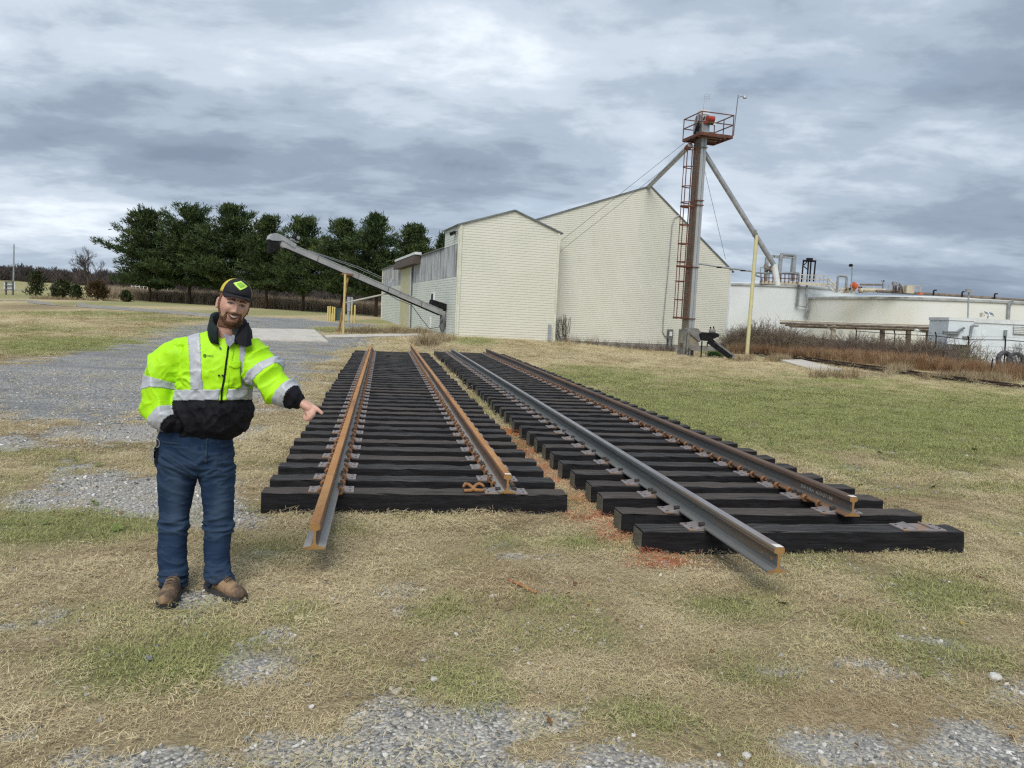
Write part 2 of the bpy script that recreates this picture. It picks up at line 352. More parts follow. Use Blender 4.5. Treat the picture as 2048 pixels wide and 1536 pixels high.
def ground_material():
    t = NT('ground_soil_and_turf'); v = t.co('Position')
    big = t.noise(v, .35, 6, .6); mid = t.noise(v, 2.2, 6, .65); fine = t.noise(v, 38, 4, .7); vf = t.noise(v, 150, 3, .7)
    streak = t.noise(t.co('Position', (9, 1.6, 9), (0, 0, .4)), 5, 5, .7)
    straw = t.mix(t.lohi(mid, .38, .62), (.34, .265, .15), (.47, .385, .225))
    straw = t.mix(t.lohi(fine, .35, .7), straw, (.56, .465, .29))
    straw = t.mix(t.lohi(streak, .52, .72), straw, (.28, .21, .125))
    turf = t.mix(t.lohi(mid, .35, .65), (.20, .215, .085), (.30, .295, .14))
    turf = t.mix(t.math('MULTIPLY', t.lohi(fine, .45, .75), .6), turf, (.29, .26, .12))
    grass = t.mix(t.math('MULTIPLY', t.attr('green'), .9), straw, turf)
    soil = t.mix(t.lohi(fine, .35, .65), (.17, .13, .078), (.34, .265, .16))
    soil = t.mix(t.lohi(vf, .5, .75), soil, (.40, .325, .20))
    soil = t.mix(t.math('MULTIPLY', t.attr('green'), .55), soil, (.10, .115, .04))
    c = t.mix(t.math('MULTIPLY', t.attr('dens'), .8), grass, soil)
    c = t.mix(t.math('MULTIPLY', t.attr('dirt'), .65), c, t.mix(t.lohi(fine, .3, .7), (.115, .083, .052), (.225, .165, .10)))
    # gravel
    cell = t.n('ShaderNodeTexVoronoi'); cell.inputs['Scale'].default_value = 60; t.l(v, cell.inputs['Vector'])
    sx = t.n('ShaderNodeSeparateColor'); t.l(cell.outputs['Color'], sx.inputs[0])
    g = t.ramp(sx.outputs[0], [(0, (.20, .20, .19)), (.35, (.34, .335, .315)), (.65, (.44, .42, .37)), (.85, (.53, .49, .42)), (1, (.66, .64, .59))])
    g = t.mix(t.lohi(cell.outputs['Distance'], .45, .9), g, (.10, .095, .088))
    g = t.mix(t.math('MULTIPLY', t.lohi(big, .42, .62), .5), g, (.30, .295, .28))
    g = t.mix(t.math('MULTIPLY', t.lohi(mid, .5, .68), .55), g, (.33, .31, .265))
    gm = t.lohi(t.math('ADD', t.math('MAXIMUM', t.attr('gravel'), t.attr('drive')), t.math('MULTIPLY', t.math('SUBTRACT', fine, .5), 1.5)), .2, .8)
    c = t.mix(gm, c, g)
    c = t.mix(t.math('MULTIPLY', t.attr('paint'), .35), c, (.55, .13, .05))
    t.bump(t.math('ADD', t.math('MULTIPLY', fine, .6), t.math('MULTIPLY', cell.outputs['Distance'], -.5)), .6, .03)
    return t.fin(c, .95, 0, .15)
M_GROUND = ground_material()
ga = {'drive': dr, 'gravel': gr, 'green': gn, 'dirt': di, 'paint': pa, 'dens': dens*(1-.0*gr)}
gme = grid_mesh('ground', co, quads, ga); gme.materials.append(M_GROUND)
ground = link('ground', gme, None, (0, 0, 0)); kind(ground, 'structure')
# the gravel driveway: its own sheet just above
fq = dr[quads].min(1) > .5
dq = quads[fq]; used, inv = np.unique(dq, return_inverse=True)
dco = co[used].copy(); dco[:, 2] += .005
ddat = {'drive': np.ones(len(used)), 'gravel': np.ones(len(used)), 'green': gn[used]*0, 'dirt': di[used]*0, 'paint': pa[used]*0, 'dens': dens[used]*0}
def drive_material():
    t = NT('driveway_crushed_stone'); v = t.co('Position')
    big = t.noise(t.co('Position', (.5, 1.4, 1), (0, 0, -.9)), .55, 6, .6); mid = t.noise(v, 2.0, 6, .65); fine = t.noise(v, 30, 4, .7)
    cell = t.n('ShaderNodeTexVoronoi'); cell.inputs['Scale'].default_value = 36; t.l(v, cell.inputs['Vector'])
    sx = t.n('ShaderNodeSeparateColor'); t.l(cell.outputs['Color'], sx.inputs[0])
    g = t.ramp(sx.outputs[0], [(0, (.15, .153, .152)), (.4, (.27, .273, .27)), (.75, (.36, .355, .34)), (1, (.54, .53, .50))])
    g = t.mix(t.lohi(cell.outputs['Distance'], .45, .9), g, (.085, .083, .08))
    g = t.mix(t.math('MULTIPLY', t.lohi(big, .45, .6), .55), g, (.155, .16, .168))
    g = t.mix(t.math('MULTIPLY', t.lohi(mid, .5, .68), .5), g, (.34, .32, .28))
    t.bump(t.math('ADD', fine, t.math('MULTIPLY', cell.outputs['Distance'], -.6)), .6, .03)
    return t.fin(g, .95, 0, .2)
dme = grid_mesh('gravel_driveway', dco, inv.reshape(-1, 4), ddat); dme.materials.append(drive_material())
kind(link('gravel_driveway', dme, None, (0, 0, 0)), 'structure')
_G2 = gzm.reshape(NYG, NXG)
def gmz(x, y):
    i = int(np.clip(np.searchsorted(GX, x)-1, 0, NXG-2)); j = int(np.clip(np.searchsorted(GY, y)-1, 0, NYG-2)); a = (x-GX[i])/(GX[i+1]-GX[i]); b = (y-GY[j])/(GY[j+1]-GY[j])
    return float((_G2[j, i]*(1-a)+_G2[j, i+1]*a)*(1-b)+(_G2[j+1, i]*(1-a)+_G2[j+1, i+1]*a)*b)
# dirt lane on the left, beyond the lawn
def strip(name, top, bot, dz, mat):
    n = 160; T = np.array(top, float); B = np.array(bot, float)
    tt = np.linspace(0, 1, n); ip = lambda A, k: np.interp(tt, np.linspace(0, 1, len(A)), A[:, k])
    mb = MB(); vs = []
    for i in range(n):
        a = gpt(ip(T, 0)[i], ip(T, 1)[i], .5); b = gpt(ip(B, 0)[i], ip(B, 1)[i], .5)
        for k in range(4):
            p = a+(b-a)*k/3; vs.append((p[0], p[1], gmz(p[0], p[1])+dz))
    mb.add(vs, [(i*4+k, (i+1)*4+k, (i+1)*4+k+1, i*4+k+1) for i in range(n-1) for k in range(3)])
    return kind(mb.build(name, mat, smooth=True), 'structure')
M_LANE = pm('lane_pale_dirt', (.30, .28, .25), (.20, .19, .17), 1.2, rough=.95, coord='Position', bump=.3, bscale=12)
strip('path', [(-260, 594), (0, 600.5), (120, 606), (240, 614), (350, 622), (450, 629), (520, 635)], [(-260, 599), (0, 605.5), (120, 611.5), (240, 620), (350, 628.5), (450, 637), (520, 644)], .02, M_LANE)
M_CONC = pm('concrete_weathered', (.56, .525, .465), (.46, .43, .375), 1.6, rough=.9, coord='Position', bump=.15, bscale=30, c3=(.36, .335, .29), s3=.9, lo3=.56, hi3=.72)
M_CONC2 = pm('concrete_grey', (.34, .335, .32), (.24, .235, .225), 1.3, rough=.9, coord='Position', bump=.2, bscale=20, c3=(.15, .145, .135), s3=2.2, lo3=.55, hi3=.75)
def slab(name, pxs, h, mat, sink=.25, z=None):
    pts = [gpt(*p) for p in pxs]; zt = max(gz1(p[0], p[1]) for p in pts)+h if z is None else z
    poly = [(p[0], p[1], zt-h-sink) for p in pts]; mb = MB(); mb.prism(poly, (0, 0, h+sink)); return mb.build(name, mat)
kind(slab('concrete_apron', [(430, 672), (505, 681), (656, 685.5), (628, 665.5), (520, 661), (440, 656)][::1], .035, M_CONC), 'structure')
kind(slab('concrete_footing', [(652, 677), (905, 671), (905, 668.5), (648, 673.5)], .05, M_CONC), 'structure')
kind(slab('concrete_slab', [(1560, 725), (1648, 746), (1686, 743), (1602, 724)], .03, M_CONC), 'structure')

# ================================================================ scattered ground cover (uncountable)
def src_collection(name, meshes):
    c = bpy.data.collections.new(name)
    for i, me in enumerate(meshes):
        o = bpy.data.objects.new('%s_%02d' % (name, i), me); c.objects.link(o)
    return c
def scatter(name, P, coll, attrs, idx, rot, scl, org=(0, 0, 0)):
    me = bpy.data.meshes.new(name); me.vertices.add(len(P)); me.vertices.foreach_set('co', P.astype(np.float32).ravel())
    def A(k, t, d, f='value'):
        a = me.attributes.new(k, t, 'POINT'); a.data.foreach_set(f, d.ravel())
    A('pick', 'INT', idx.astype(np.int32)); A('rot', 'FLOAT_VECTOR', rot.astype(np.float32), 'vector'); A('scl', 'FLOAT_VECTOR', scl.astype(np.float32), 'vector')
    for k, d in attrs.items(): A(k, 'FLOAT', d.astype(np.float32))
    o = link(name, me, None, org)
    g = bpy.data.node_groups.new(name+'_nodes', 'GeometryNodeTree')
    g.interface.new_socket('Geometry', in_out='INPUT', socket_type='NodeSocketGeometry'); g.interface.new_socket('Geometry', in_out='OUTPUT', socket_type='NodeSocketGeometry')
    N = g.nodes.new; L = g.links.new
    gi, go = N('NodeGroupInput'), N('NodeGroupOutput'); ci = N('GeometryNodeCollectionInfo'); ci.inputs['Collection'].default_value = coll
    ci.inputs['Separate Children'].default_value = True; ci.inputs['Reset Children'].default_value = True
    ip = N('GeometryNodeInstanceOnPoints'); ip.inputs['Pick Instance'].default_value = True
    def na(k, t):
        n = N('GeometryNodeInputNamedAttribute'); n.data_type = t; n.inputs['Name'].default_value = k; return [s for s in n.outputs if s.enabled][0]
    e = N('FunctionNodeEulerToRotation')
    L(gi.outputs[0], ip.inputs['Points']); L(ci.outputs[0], ip.inputs['Instance']); L(na('pick', 'INT'), ip.inputs['Instance Index'])
    L(na('rot', 'FLOAT_VECTOR'), e.inputs[0]); L(e.outputs[0], ip.inputs['Rotation']); L(na('scl', 'FLOAT_VECTOR'), ip.inputs['Scale']); L(ip.outputs[0], go.inputs[0])
    m = o.modifiers.new('scatter', 'NODES'); m.node_group = g
    return kind(o, 'stuff')
def blade_mesh(name, n, rad, hmin, hmax, wmin, wmax, lean, seed, mat, droop=.5, seg=3):
    rn = random.Random(seed); mb = MB()
    for _ in range(n):
        a = rn.uniform(0, 6.283); r = rad*math.sqrt(rn.random()); bx, by = r*math.cos(a), r*math.sin(a)
        d = rn.uniform(0, 6.283); ln = rn.uniform(*lean); H = rn.uniform(hmin, hmax); w = rn.uniform(wmin, wmax)
        dx, dy = math.cos(d), math.sin(d); sx, sy = -dy*w/2, dx*w/2; vs = []; x, y, z = bx, by, -.004; ang = ln; tw = rn.uniform(-.6, .6)
        for k in range(seg+1):
            f = k/seg; ww = (1-f**1.6)*1.0
            vs += [(x-sx*ww, y-sy*ww, max(z, .002)), (x+sx*ww, y+sy*ww, max(z, .002))] if k < seg else [(x, y, max(z, .002))]
            x += dx*math.sin(ang)*H/seg; y += dy*math.sin(ang)*H/seg; z += math.cos(ang)*H/seg; ang += droop/seg*rn.uniform(.3, 1.5); d += tw/seg; dx, dy = math.cos(d), math.sin(d)
        fs = [(2*k, 2*k+1, 2*k+3, 2*k+2) for k in range(seg-1)]+[(2*seg-2, 2*seg-1, 2*seg)]
        mb.add(vs, fs)
    return mb.mesh(name, mat)
def blade_material(name, dry, dry2, live, live2):
    t = NT(name); r = t.attr('tint', 'INSTANCER'); gnv = t.attr('green', 'INSTANCER'); pv = t.attr('paint', 'INSTANCER')
    nz = t.noise(t.co('Position'), 60, 3); isl = t.n('ShaderNodeNewGeometry').outputs['Random Per Island']
    a = t.mix(isl, dry, dry2); a = t.mix(t.lohi(r, .55, 1), a, t.mix(isl, (.34, .255, .14), (.54, .425, .25)))
    b = t.mix(isl, live, live2)
    k = t.lohi(t.math('ADD', gnv, t.math('MULTIPLY', t.math('SUBTRACT', isl, .5), .9)), .3, .7)
    c = t.mix(k, a, b); c = t.mix(t.math('MULTIPLY', t.lohi(t.math('ADD', pv, t.math('MULTIPLY', t.math('SUBTRACT', isl, .5), .8)), .45, .6), .85), c, (.62, .12, .04))
    c = t.mix(t.math('MULTIPLY', nz, .22), c, (.14, .105, .06))
    m = t.fin(c, .75, 0, .25); t.p.inputs['Subsurface Weight'].default_value = 0.0
    return m
M_BLADE = blade_material('turf_blade', (.50, .405, .225), (.80, .685, .44), (.22, .26, .075), (.46, .46, .20))
tufts = [blade_mesh('dry_tuft', 160, .16, .016, .045, .0017, .0034, (.7, 1.45), s, M_BLADE, .5) for s in range(5)] + \
        [blade_mesh('mat_tuft', 150, .18, .02, .075, .0018, .0034, (1.1, 1.55), 20+s, M_BLADE, .25) for s in range(3)] + \
        [blade_mesh('long_straw', 24, .2, .07, .15, .002, .0036, (1.35, 1.56), 30+s, M_BLADE, .1) for s in range(2)] + \
        [blade_mesh('turf_tuft', 170, .15, .018, .045, .002, .0036, (.1, .9), 40+s, M_BLADE, .7) for s in range(4)]
TUFTS = src_collection('turf_tufts', tufts)
M_LEAF = None
def leaf_mesh(seed, mat):
    rn = np.random.default_rng(seed); mb = MB(); L, w = 1.0, .55
    vs = [(0, 0, .03), (.3, .28*w*2, .12), (.62, .25*w*2, .05), (1.0, 0, .16), (.62, -.25*w*2, .10), (.3, -.28*w*2, .04), (.5, 0, .0)]
    mb.add(vs, [(0, 1, 6), (1, 2, 6), (2, 3, 6), (3, 4, 6), (4, 5, 6), (5, 0, 6)]); return mb.mesh('leaf', mat)
def rosette_mesh(seed, mat):
    rn = random.Random(seed); mb = MB()
    for k in range(13):
        a = 6.283*k/13+rn.uniform(-.25, .25); L = rn.uniform(.55, 1.0); dx, dy = math.cos(a), math.sin(a); sx, sy = -dy*.11, dx*.11; vs = []
        for f, w, z in ((0, .3, .02), (.35, 1.0, .22), (.7, .9, .26), (1.0, 0, .12)): vs += [(dx*L*f-sx*w, dy*L*f-sy*w, z), (dx*L*f+sx*w, dy*L*f+sy*w, z+.02)]
        mb.add(vs, [(0, 1, 3, 2), (2, 3, 5, 4), (4, 5, 7, 6)])
    return mb.mesh('rosette', mat)
rng = np.random.default_rng(5)
BLOCK = []           # (x,y) polygons with no grass, filled by the buildings below
def panel_uv(x, y): return x*UV_U[0]+y*UV_U[1], x*UV_V[0]+y*UV_V[1]
def sample_frustum(n, y0, y1, margin=1.3):
    # uniform in area over the view wedge with a margin to either side
    out = []
    need = n
    while need > 0:
        Y = np.sqrt(rng.uniform(y0*y0, y1*y1, need*2)) if y1 < 60 else rng.uniform(y0, y1, need*2)
        X = rng.uniform(-1, 1, len(Y))*(.70*Y+margin); out.append(np.stack([X, Y], 1)[:need]); need -= need
    return np.concatenate(out)
def turf(n, y0, y1, smin, smax, name, tall=1.0):
    P = sample_frustum(n, y0, y1); x, y = P.T; z = gz(x, y); d, g, gr_, di_, pa_ = masks(x, y, z)
    u, v = panel_uv(x, y); r = rng.random(len(x))
    keep = (r > np.clip(g*1.02, 0, .975)) & ((d < .5) | (rng.random(len(x)) < .05)) & (rng.random(len(x)) > di_*.7)
    tie = ((v > -.93) & (v < 1.63) & (u > 6.52) & (u < 28.5)) | ((v > 1.98) & (v < 4.6) & (u > 5.4) & (u < 29.9))
    keep &= ~tie
    keep &= ~((fbm(x*3.2, y*3.2, seed=77, octv=3) > .63) & (rng.random(len(x)) < .8) & (y < 14))
    for poly in BLOCK: keep &= ~in_poly(x, y, poly)
    x, y, z, gr_, pa_ = x[keep], y[keep], z[keep], gr_[keep], pa_[keep]; n = len(x)
    z = z+(fbm(x*2.3, y*2.3, seed=5)-.5)*.05*np.clip(1-y/40, 0, 1)*.9
    idx = np.where(rng.random(n) < .10+.75*gr_, rng.integers(10, 14, n), np.where(rng.random(n) < .06, rng.integers(8, 10, n), rng.integers(0, 8, n)))
    s = rng.uniform(smin, smax, n)*(.62+.75*fbm(x*1.3, y*1.3, seed=51)); tilt = rng.normal(0, .12, (n, 2))
    return scatter(name, np.stack([x, y, z], 1), TUFTS, {'tint': np.clip(.45*rng.random(n)+1.5*(fbm(x*.9, y*.9, seed=61)-.5)+.30, 0, 1), 'green': gr_, 'paint': pa_}, idx,
                   np.stack([tilt[:, 0], tilt[:, 1], rng.uniform(0, 6.28, n)], 1), np.stack([s, s, s*tall*.72*rng.uniform(.6, 1.2, n)], 1))

# stones
def rock(seed, mat, flat=.6):
    rn = np.random.default_rng(seed); bm = bmesh.new(); bmesh.ops.create_icosphere(bm, subdivisions=1 if seed % 2 else 2, radius=.5)
    ax = rn.uniform(.6, 1.1, 3); cuts = [nrm(rn.normal(size=3)) for _ in range(5)]
    for v in bm.verts:
        p = np.array(v.co); 
        for c in cuts:
            q = p@c
            if q > .33: p = p-c*(q-.33)*.85
        p = p*ax*rn.uniform(.93, 1.07); p[2] *= flat; v.co = p
    me = bpy.data.meshes.new('stone'); bm.to_mesh(me); bm.free(); me.materials.append(mat); return me
def stone_material():
    t = NT('crushed_stone'); r = t.attr('tint', 'INSTANCER'); nz = t.noise(t.co('Object'), 6, 5)
    c = t.ramp(r, [(0, (.13, .134, .132)), (.2, (.24, .243, .238)), (.4, (.37, .362, .338)), (.58, (.48, .45, .385)), (.74, (.55, .475, .365)), (.86, (.68, .665, .625)), (1, (.80, .79, .76))])
    c = t.mix(t.math('MULTIPLY', nz, .45), c, (.11, .11, .11)); t.bump(nz, .3, .02)
    return t.fin(c, .85, 0, .3)
M_STONE = stone_material()
ROCKS = src_collection('stone_chips', [rock(s, M_STONE) for s in range(8)])
def stones(n, y0, y1, name, smin, smax):
    P = sample_frustum(n, y0, y1); x, y = P.T; z = gz(x, y); d, g, gr_, di_, pa_ = masks(x, y, z)
    nz = fbm(x*3, y*3, seed=31)
    keep = (rng.random(len(x)) < np.where(d > .5, .5, np.clip(g**.75*1.1, .035, 1)))
    u, v = panel_uv(x, y)
    keep &= ~(((v > -.93) & (v < 4.6) & (u > 5.4) & (u < 29)))
    x, y, z, d = x[keep], y[keep], z[keep], d[keep]; n = len(x)
    z = z+(fbm(x*2.3, y*2.3, seed=5)-.5)*.05*np.clip(1-y/40, 0, 1)*(1-.7*(d > .5))
    s = smin+(smax-smin)*rng.power(.45, n)*1.0; s = np.where(rng.random(n) < .03, s*1.7, s)
    return scatter(name, np.stack([x, y, z+s*.08], 1), ROCKS, {'tint': np.clip(rng.normal(.50, .29, n), 0, 1)}, rng.integers(0, 8, n), rng.uniform(0, 6.28, (n, 3))*[.12, .12, 1], np.stack([s, s, s], 1))
# ================================================================ TRACK PANELS
def rust_material(name, a, b, c, scale=6, metal=.2, rough=.75, st=(1, 1, 1), bump=.25):
    t = NT(name); v = t.co('Object', st)
    k = t.mix(t.lohi(t.noise(v, scale, 7, .65), .35, .65), a, b); k = t.mix(t.lohi(t.noise(t.co('Object', st, loc=(3, 8, 1)), scale*.35, 6, .6), .52, .68), k, c)
    t.bump(t.noise(v, scale*12, 4), bump, .004); return t.fin(k, rough, metal, .4)
ST = (1, .12, 1)      # streaks along the rail
M_RUST_TOP = rust_material('rail_head_rust', (.38, .18, .06), (.45, .245, .10), (.24, .115, .052), 9, .1, .8, (1, .35, 1))
M_RUST_WEB = rust_material('rail_web_brown', (.115, .085, .068), (.19, .125, .085), (.30, .14, .055), 7, .3, .7, ST)
M_RUST_SIDE = rust_material('rail_head_side_brown', (.20, .10, .055), (.30, .15, .07), (.11, .075, .055), 8, .2, .75, ST)
M_BASE_PALE = rust_material('rail_base_mill_scale', (.33, .325, .31), (.25, .235, .215), (.32, .20, .12), 6, .3, .65, ST)
M_CUT = rust_material('rail_cut_end', (.30, .165, .055), (.36, .21, .08), (.22, .105, .04), 25, .05, .85)
M_STEEL_TOP = rust_material('rail_head_worn_steel', (.30, .29, .295), (.22, .21, .215), (.26, .19, .15), 9, .3, .45, ST, .1)
M_STEEL_WEB = rust_material('rail_web_blue_grey', (.095, .103, .105), (.13, .137, .135), (.20, .14, .09), 6, .15, .6, ST)
M_STEEL_BASE = rust_material('rail_base_grey', (.19, .195, .19), (.14, .14, .135), (.30, .20, .11), 6, .3, .6, ST)
M_DARK_TOP = rust_material('rail_head_dark', (.115, .078, .06), (.16, .105, .075), (.24, .13, .065), 8, .2, .7, ST)
M_DARK_WEB = rust_material('rail_web_dark', (.10, .10, .10), (.14, .135, .13), (.20, .125, .07), 6, .3, .65, ST)
M_WHITE_MARK = pm('paint_white', (.80, .79, .76), (.62, .58, .52), 30, rough=.6)
M_ANCHOR = rust_material('rail_anchor_rust', (.20, .095, .045), (.30, .15, .065), (.12, .07, .045), 40, .1, .85)
M_ANCHOR_NEW = rust_material('loose_anchor_rust', (.26, .125, .05), (.34, .18, .075), (.18, .085, .04), 40, .1, .85)
M_PLATE = rust_material('tie_plate_steel', (.30, .275, .275), (.23, .20, .195), (.31, .19, .115), 14, .25, .6)
M_SPIKE = rust_material('rail_spike_steel', (.055, .055, .06), (.10, .085, .075), (.16, .10, .065), 30, .4, .55)
M_HOLE = pm('spike_hole_shade', (.015, .014, .013), rough=.95)
def tie_material():
    t = NT('creosoted_timber'); v = t.co('Object', (1.0, 9, 9)); v2 = t.co('Object')
    r = t.rnd(); off = t.n('ShaderNodeVectorMath', operation='ADD'); t.l(v, off.inputs[0]); cb = t.n('ShaderNodeCombineXYZ'); t.l(t.math('MULTIPLY', r, 37.0), cb.inputs[0]); t.l(t.math('MULTIPLY', r, 13.0), cb.inputs[1]); t.l(cb.outputs[0], off.inputs[1])
    g = t.noise(off.outputs[0], 3.2, 8, .68); w = t.noise(off.outputs[0], .9, 5, .6)
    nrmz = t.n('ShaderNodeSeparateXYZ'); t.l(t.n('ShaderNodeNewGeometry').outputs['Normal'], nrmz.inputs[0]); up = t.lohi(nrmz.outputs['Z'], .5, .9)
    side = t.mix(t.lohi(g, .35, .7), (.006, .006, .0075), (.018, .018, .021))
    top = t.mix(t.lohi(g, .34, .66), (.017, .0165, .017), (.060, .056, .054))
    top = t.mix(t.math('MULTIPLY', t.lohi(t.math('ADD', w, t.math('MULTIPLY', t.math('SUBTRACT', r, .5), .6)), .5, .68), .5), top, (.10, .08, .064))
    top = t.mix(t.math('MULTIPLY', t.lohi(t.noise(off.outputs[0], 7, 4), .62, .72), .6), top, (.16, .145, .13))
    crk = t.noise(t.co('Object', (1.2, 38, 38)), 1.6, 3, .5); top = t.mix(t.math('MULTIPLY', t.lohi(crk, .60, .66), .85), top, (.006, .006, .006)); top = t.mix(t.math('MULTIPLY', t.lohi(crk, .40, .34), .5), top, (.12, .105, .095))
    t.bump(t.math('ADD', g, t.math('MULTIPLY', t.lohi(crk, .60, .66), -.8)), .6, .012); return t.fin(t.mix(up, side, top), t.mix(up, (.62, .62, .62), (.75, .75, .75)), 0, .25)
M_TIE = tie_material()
M_ENDPLATE = rust_material('tie_end_plate', (.155, .155, .12), (.10, .10, .085), (.20, .185, .13), 30, .3, .6)

PROFILE = [(-.07, 0), (.07, 0), (.07, .011), (.022, .024), (.0095, .040), (.0085, .09), (.0105, .119), (.0345, .129), (.0352, .154), (.029, .1655), (.0, .168), (-.029, .1655), (-.0352, .154), (-.0345, .129), (-.0105, .119), (-.0085, .09), (-.0095, .040), (-.022, .024), (-.07, .011)]
SEGM = [2, 2, 2, 1, 1, 1, 3, 3, 3, 0, 0, 3, 3, 3, 1, 1, 1, 2, 2]      # material by profile segment
def rail_mesh(name, L, mats, holes=()):
    mb = MB(); n = len(PROFILE); ks = int(L/1.0)+1; rn = random.Random(name)
    ys = np.linspace(0, L, ks)
    vs = [(x, y, z) for y in ys for x, z in PROFILE]; fs = []; ms = []
    for i in range(ks-1):
        for j in range(n): fs.append((i*n+j, i*n+(j+1) % n, (i+1)*n+(j+1) % n, (i+1)*n+j)); ms.append(SEGM[j])
    fs += [tuple(range(n)), tuple(range(ks*n-1, (ks-1)*n-1, -1))]; ms += [4, 4]
    mb.v = vs; mb.f = fs; mb.m = ms
    me = mb.mesh(name, mats)
    bm = bmesh.new(); bm.from_mesh(me); bmesh.ops.recalc_face_normals(bm, faces=bm.faces); bm.to_mesh(me); bm.free()
    if holes:
        a = bpy.data.objects.new('tmp_rail', me); COL.objects.link(a); c = MB()
        for hy in holes: c.tube([(-.05, hy, .078), (.05, hy, .078)], .0155, 14, 0)
        cm = c.mesh('tmp_cut', [M_CUT]); bm = bmesh.new(); bm.from_mesh(cm); bmesh.ops.recalc_face_normals(bm, faces=bm.faces); bm.to_mesh(cm); bm.free()
        b = bpy.data.objects.new('tmp_cut', cm); COL.objects.link(b); md = a.modifiers.new('b', 'BOOLEAN'); md.object = b; md.operation = 'DIFFERENCE'; md.solver = 'EXACT'
        dg = bpy.context.evaluated_depsgraph_get(); me2 = bpy.data.meshes.new_from_object(a.evaluated_get(dg))
        if len(me2.polygons) > 50: me = me2
        for o in (a, b): bpy.data.objects.remove(o)
    return me
def tie_mesh(seed, L):
    rn = np.random.default_rng(seed); W, H = .229, .178; mb = MB(); n = 26; xs = np.linspace(0, L, n); b = .007; rings = []
    sec = [(-W/2+b, 0), (W/2-b, 0), (W/2, b), (W/2, H*.5), (W/2, H-b), (W/2-b, H), (0, H), (-W/2+b, H), (-W/2, H-b), (-W/2, H*.5), (-W/2, b)]
    for i, x in enumerate(xs):
        ring = []
        for k, (y, z) in enumerate(sec):
            j = rn.normal(0, .0016, 2); 
            if k in (4, 5, 7, 8) and rn.random() < .16: j = j-np.array([np.sign(y)*rn.uniform(.003, .014), rn.uniform(.002, .013)])
            ring.append((x, y+j[0], max(z+(j[1] if z > 0 else 0), 0)))
        rings.append(ring)
    mb.rings(rings); me = mb.mesh('tie', M_TIE)
    bm = bmesh.new(); bm.from_mesh(me); bmesh.ops.recalc_face_normals(bm, faces=bm.faces); bm.to_mesh(me); bm.free(); return me
def plate_mesh(double=False, spikes=True):
    mb = MB(); w, d, h = .375, .19, .017
    mb.rings([[(-w/2, -d/2, 0), (w/2, -d/2, 0), (w/2, d/2, 0), (-w/2, d/2, 0)], [(-w/2, -d/2, h*.6), (w/2, -d/2, h*.6), (w/2, d/2, h*.6), (-w/2, d/2, h*.6)],
              [(-w/2+.006, -d/2+.003, h*.75), (w/2-.006, -d/2+.003, h*.75), (w/2-.006, d/2-.003, h*.75), (-w/2+.006, d/2-.003, h*.75)]], 0)
    for s in (-1, 1):
        mb.hexa([(s*.073-.004, -d/2, h*.7), (s*.073+.004, -d/2, h*.7), (s*.073+.004, d/2, h*.7), (s*.073-.004, d/2, h*.7), (s*.073-.003, -d/2, h+.012), (s*.073+.004, -d/2, h+.008), (s*.073+.004, d/2, h+.008), (s*.073-.003, d/2, h+.012)], 0)
        mb.hexa([(s*.078, -d/2, h*.7), (s*.125, -d/2, h*.7), (s*.125, d/2, h*.7), (s*.078, d/2, h*.7), (s*.078, -d/2, h+.006), (s*.125, -d/2, h*.75+.001), (s*.125, d/2, h*.75+.001), (s*.078, d/2, h+.006)], 0)
        for yy in (-.055, .055): mb.box((s*.155, yy, h*.75+.0008), (.019, .019, .002), m=2)  # raised dark squares stand in for the shade inside the spike holes
        if spikes:
            for yy in ((.05,) if s > 0 else (-.05, .045)):
                mb.box((s*.083, yy, h+.012), (.020, .018, .034), m=1); mb.box((s*.072, yy, h+.029), (.044, .030, .013), m=1)
                mb.box((s*.061, yy, h+.024), (.02, .024, .010), m=1)
    me = mb.mesh('tie_plate', [M_PLATE, M_SPIKE, M_HOLE])
    bm = bmesh.new(); bm.from_mesh(me); bmesh.ops.recalc_face_normals(bm, faces=bm.faces); bm.to_mesh(me); bm.free(); return me
def anchor_mesh():
    mb = MB(); pts = [(-.098, 0, .030), (-.088, 0, .034), (-.066, 0, .022)]
    mb.tube([(-.062, 0, .030), (-.085, 0, .036), (-.099, 0, .020), (-.094, 0, -.014), (-.05, 0, -.022), (.05, 0, -.022), (.090, 0, -.016), (.098, 0, .012), (.082, 0, .030), (.058, 0, .030)], [.011, .015, .015, .013, .012, .012, .013, .015, .014, .010], 6, 0)
    return mb.mesh('rail_anchor', M_ANCHOR, smooth=True)
PLATE, PLATE_BARE, ANCHOR = plate_mesh(), plate_mesh(spikes=False), anchor_mesh()
def uvw(u, v, z=0.0): p = UV_U*u+UV_V*v; return (p[0], p[1], z)
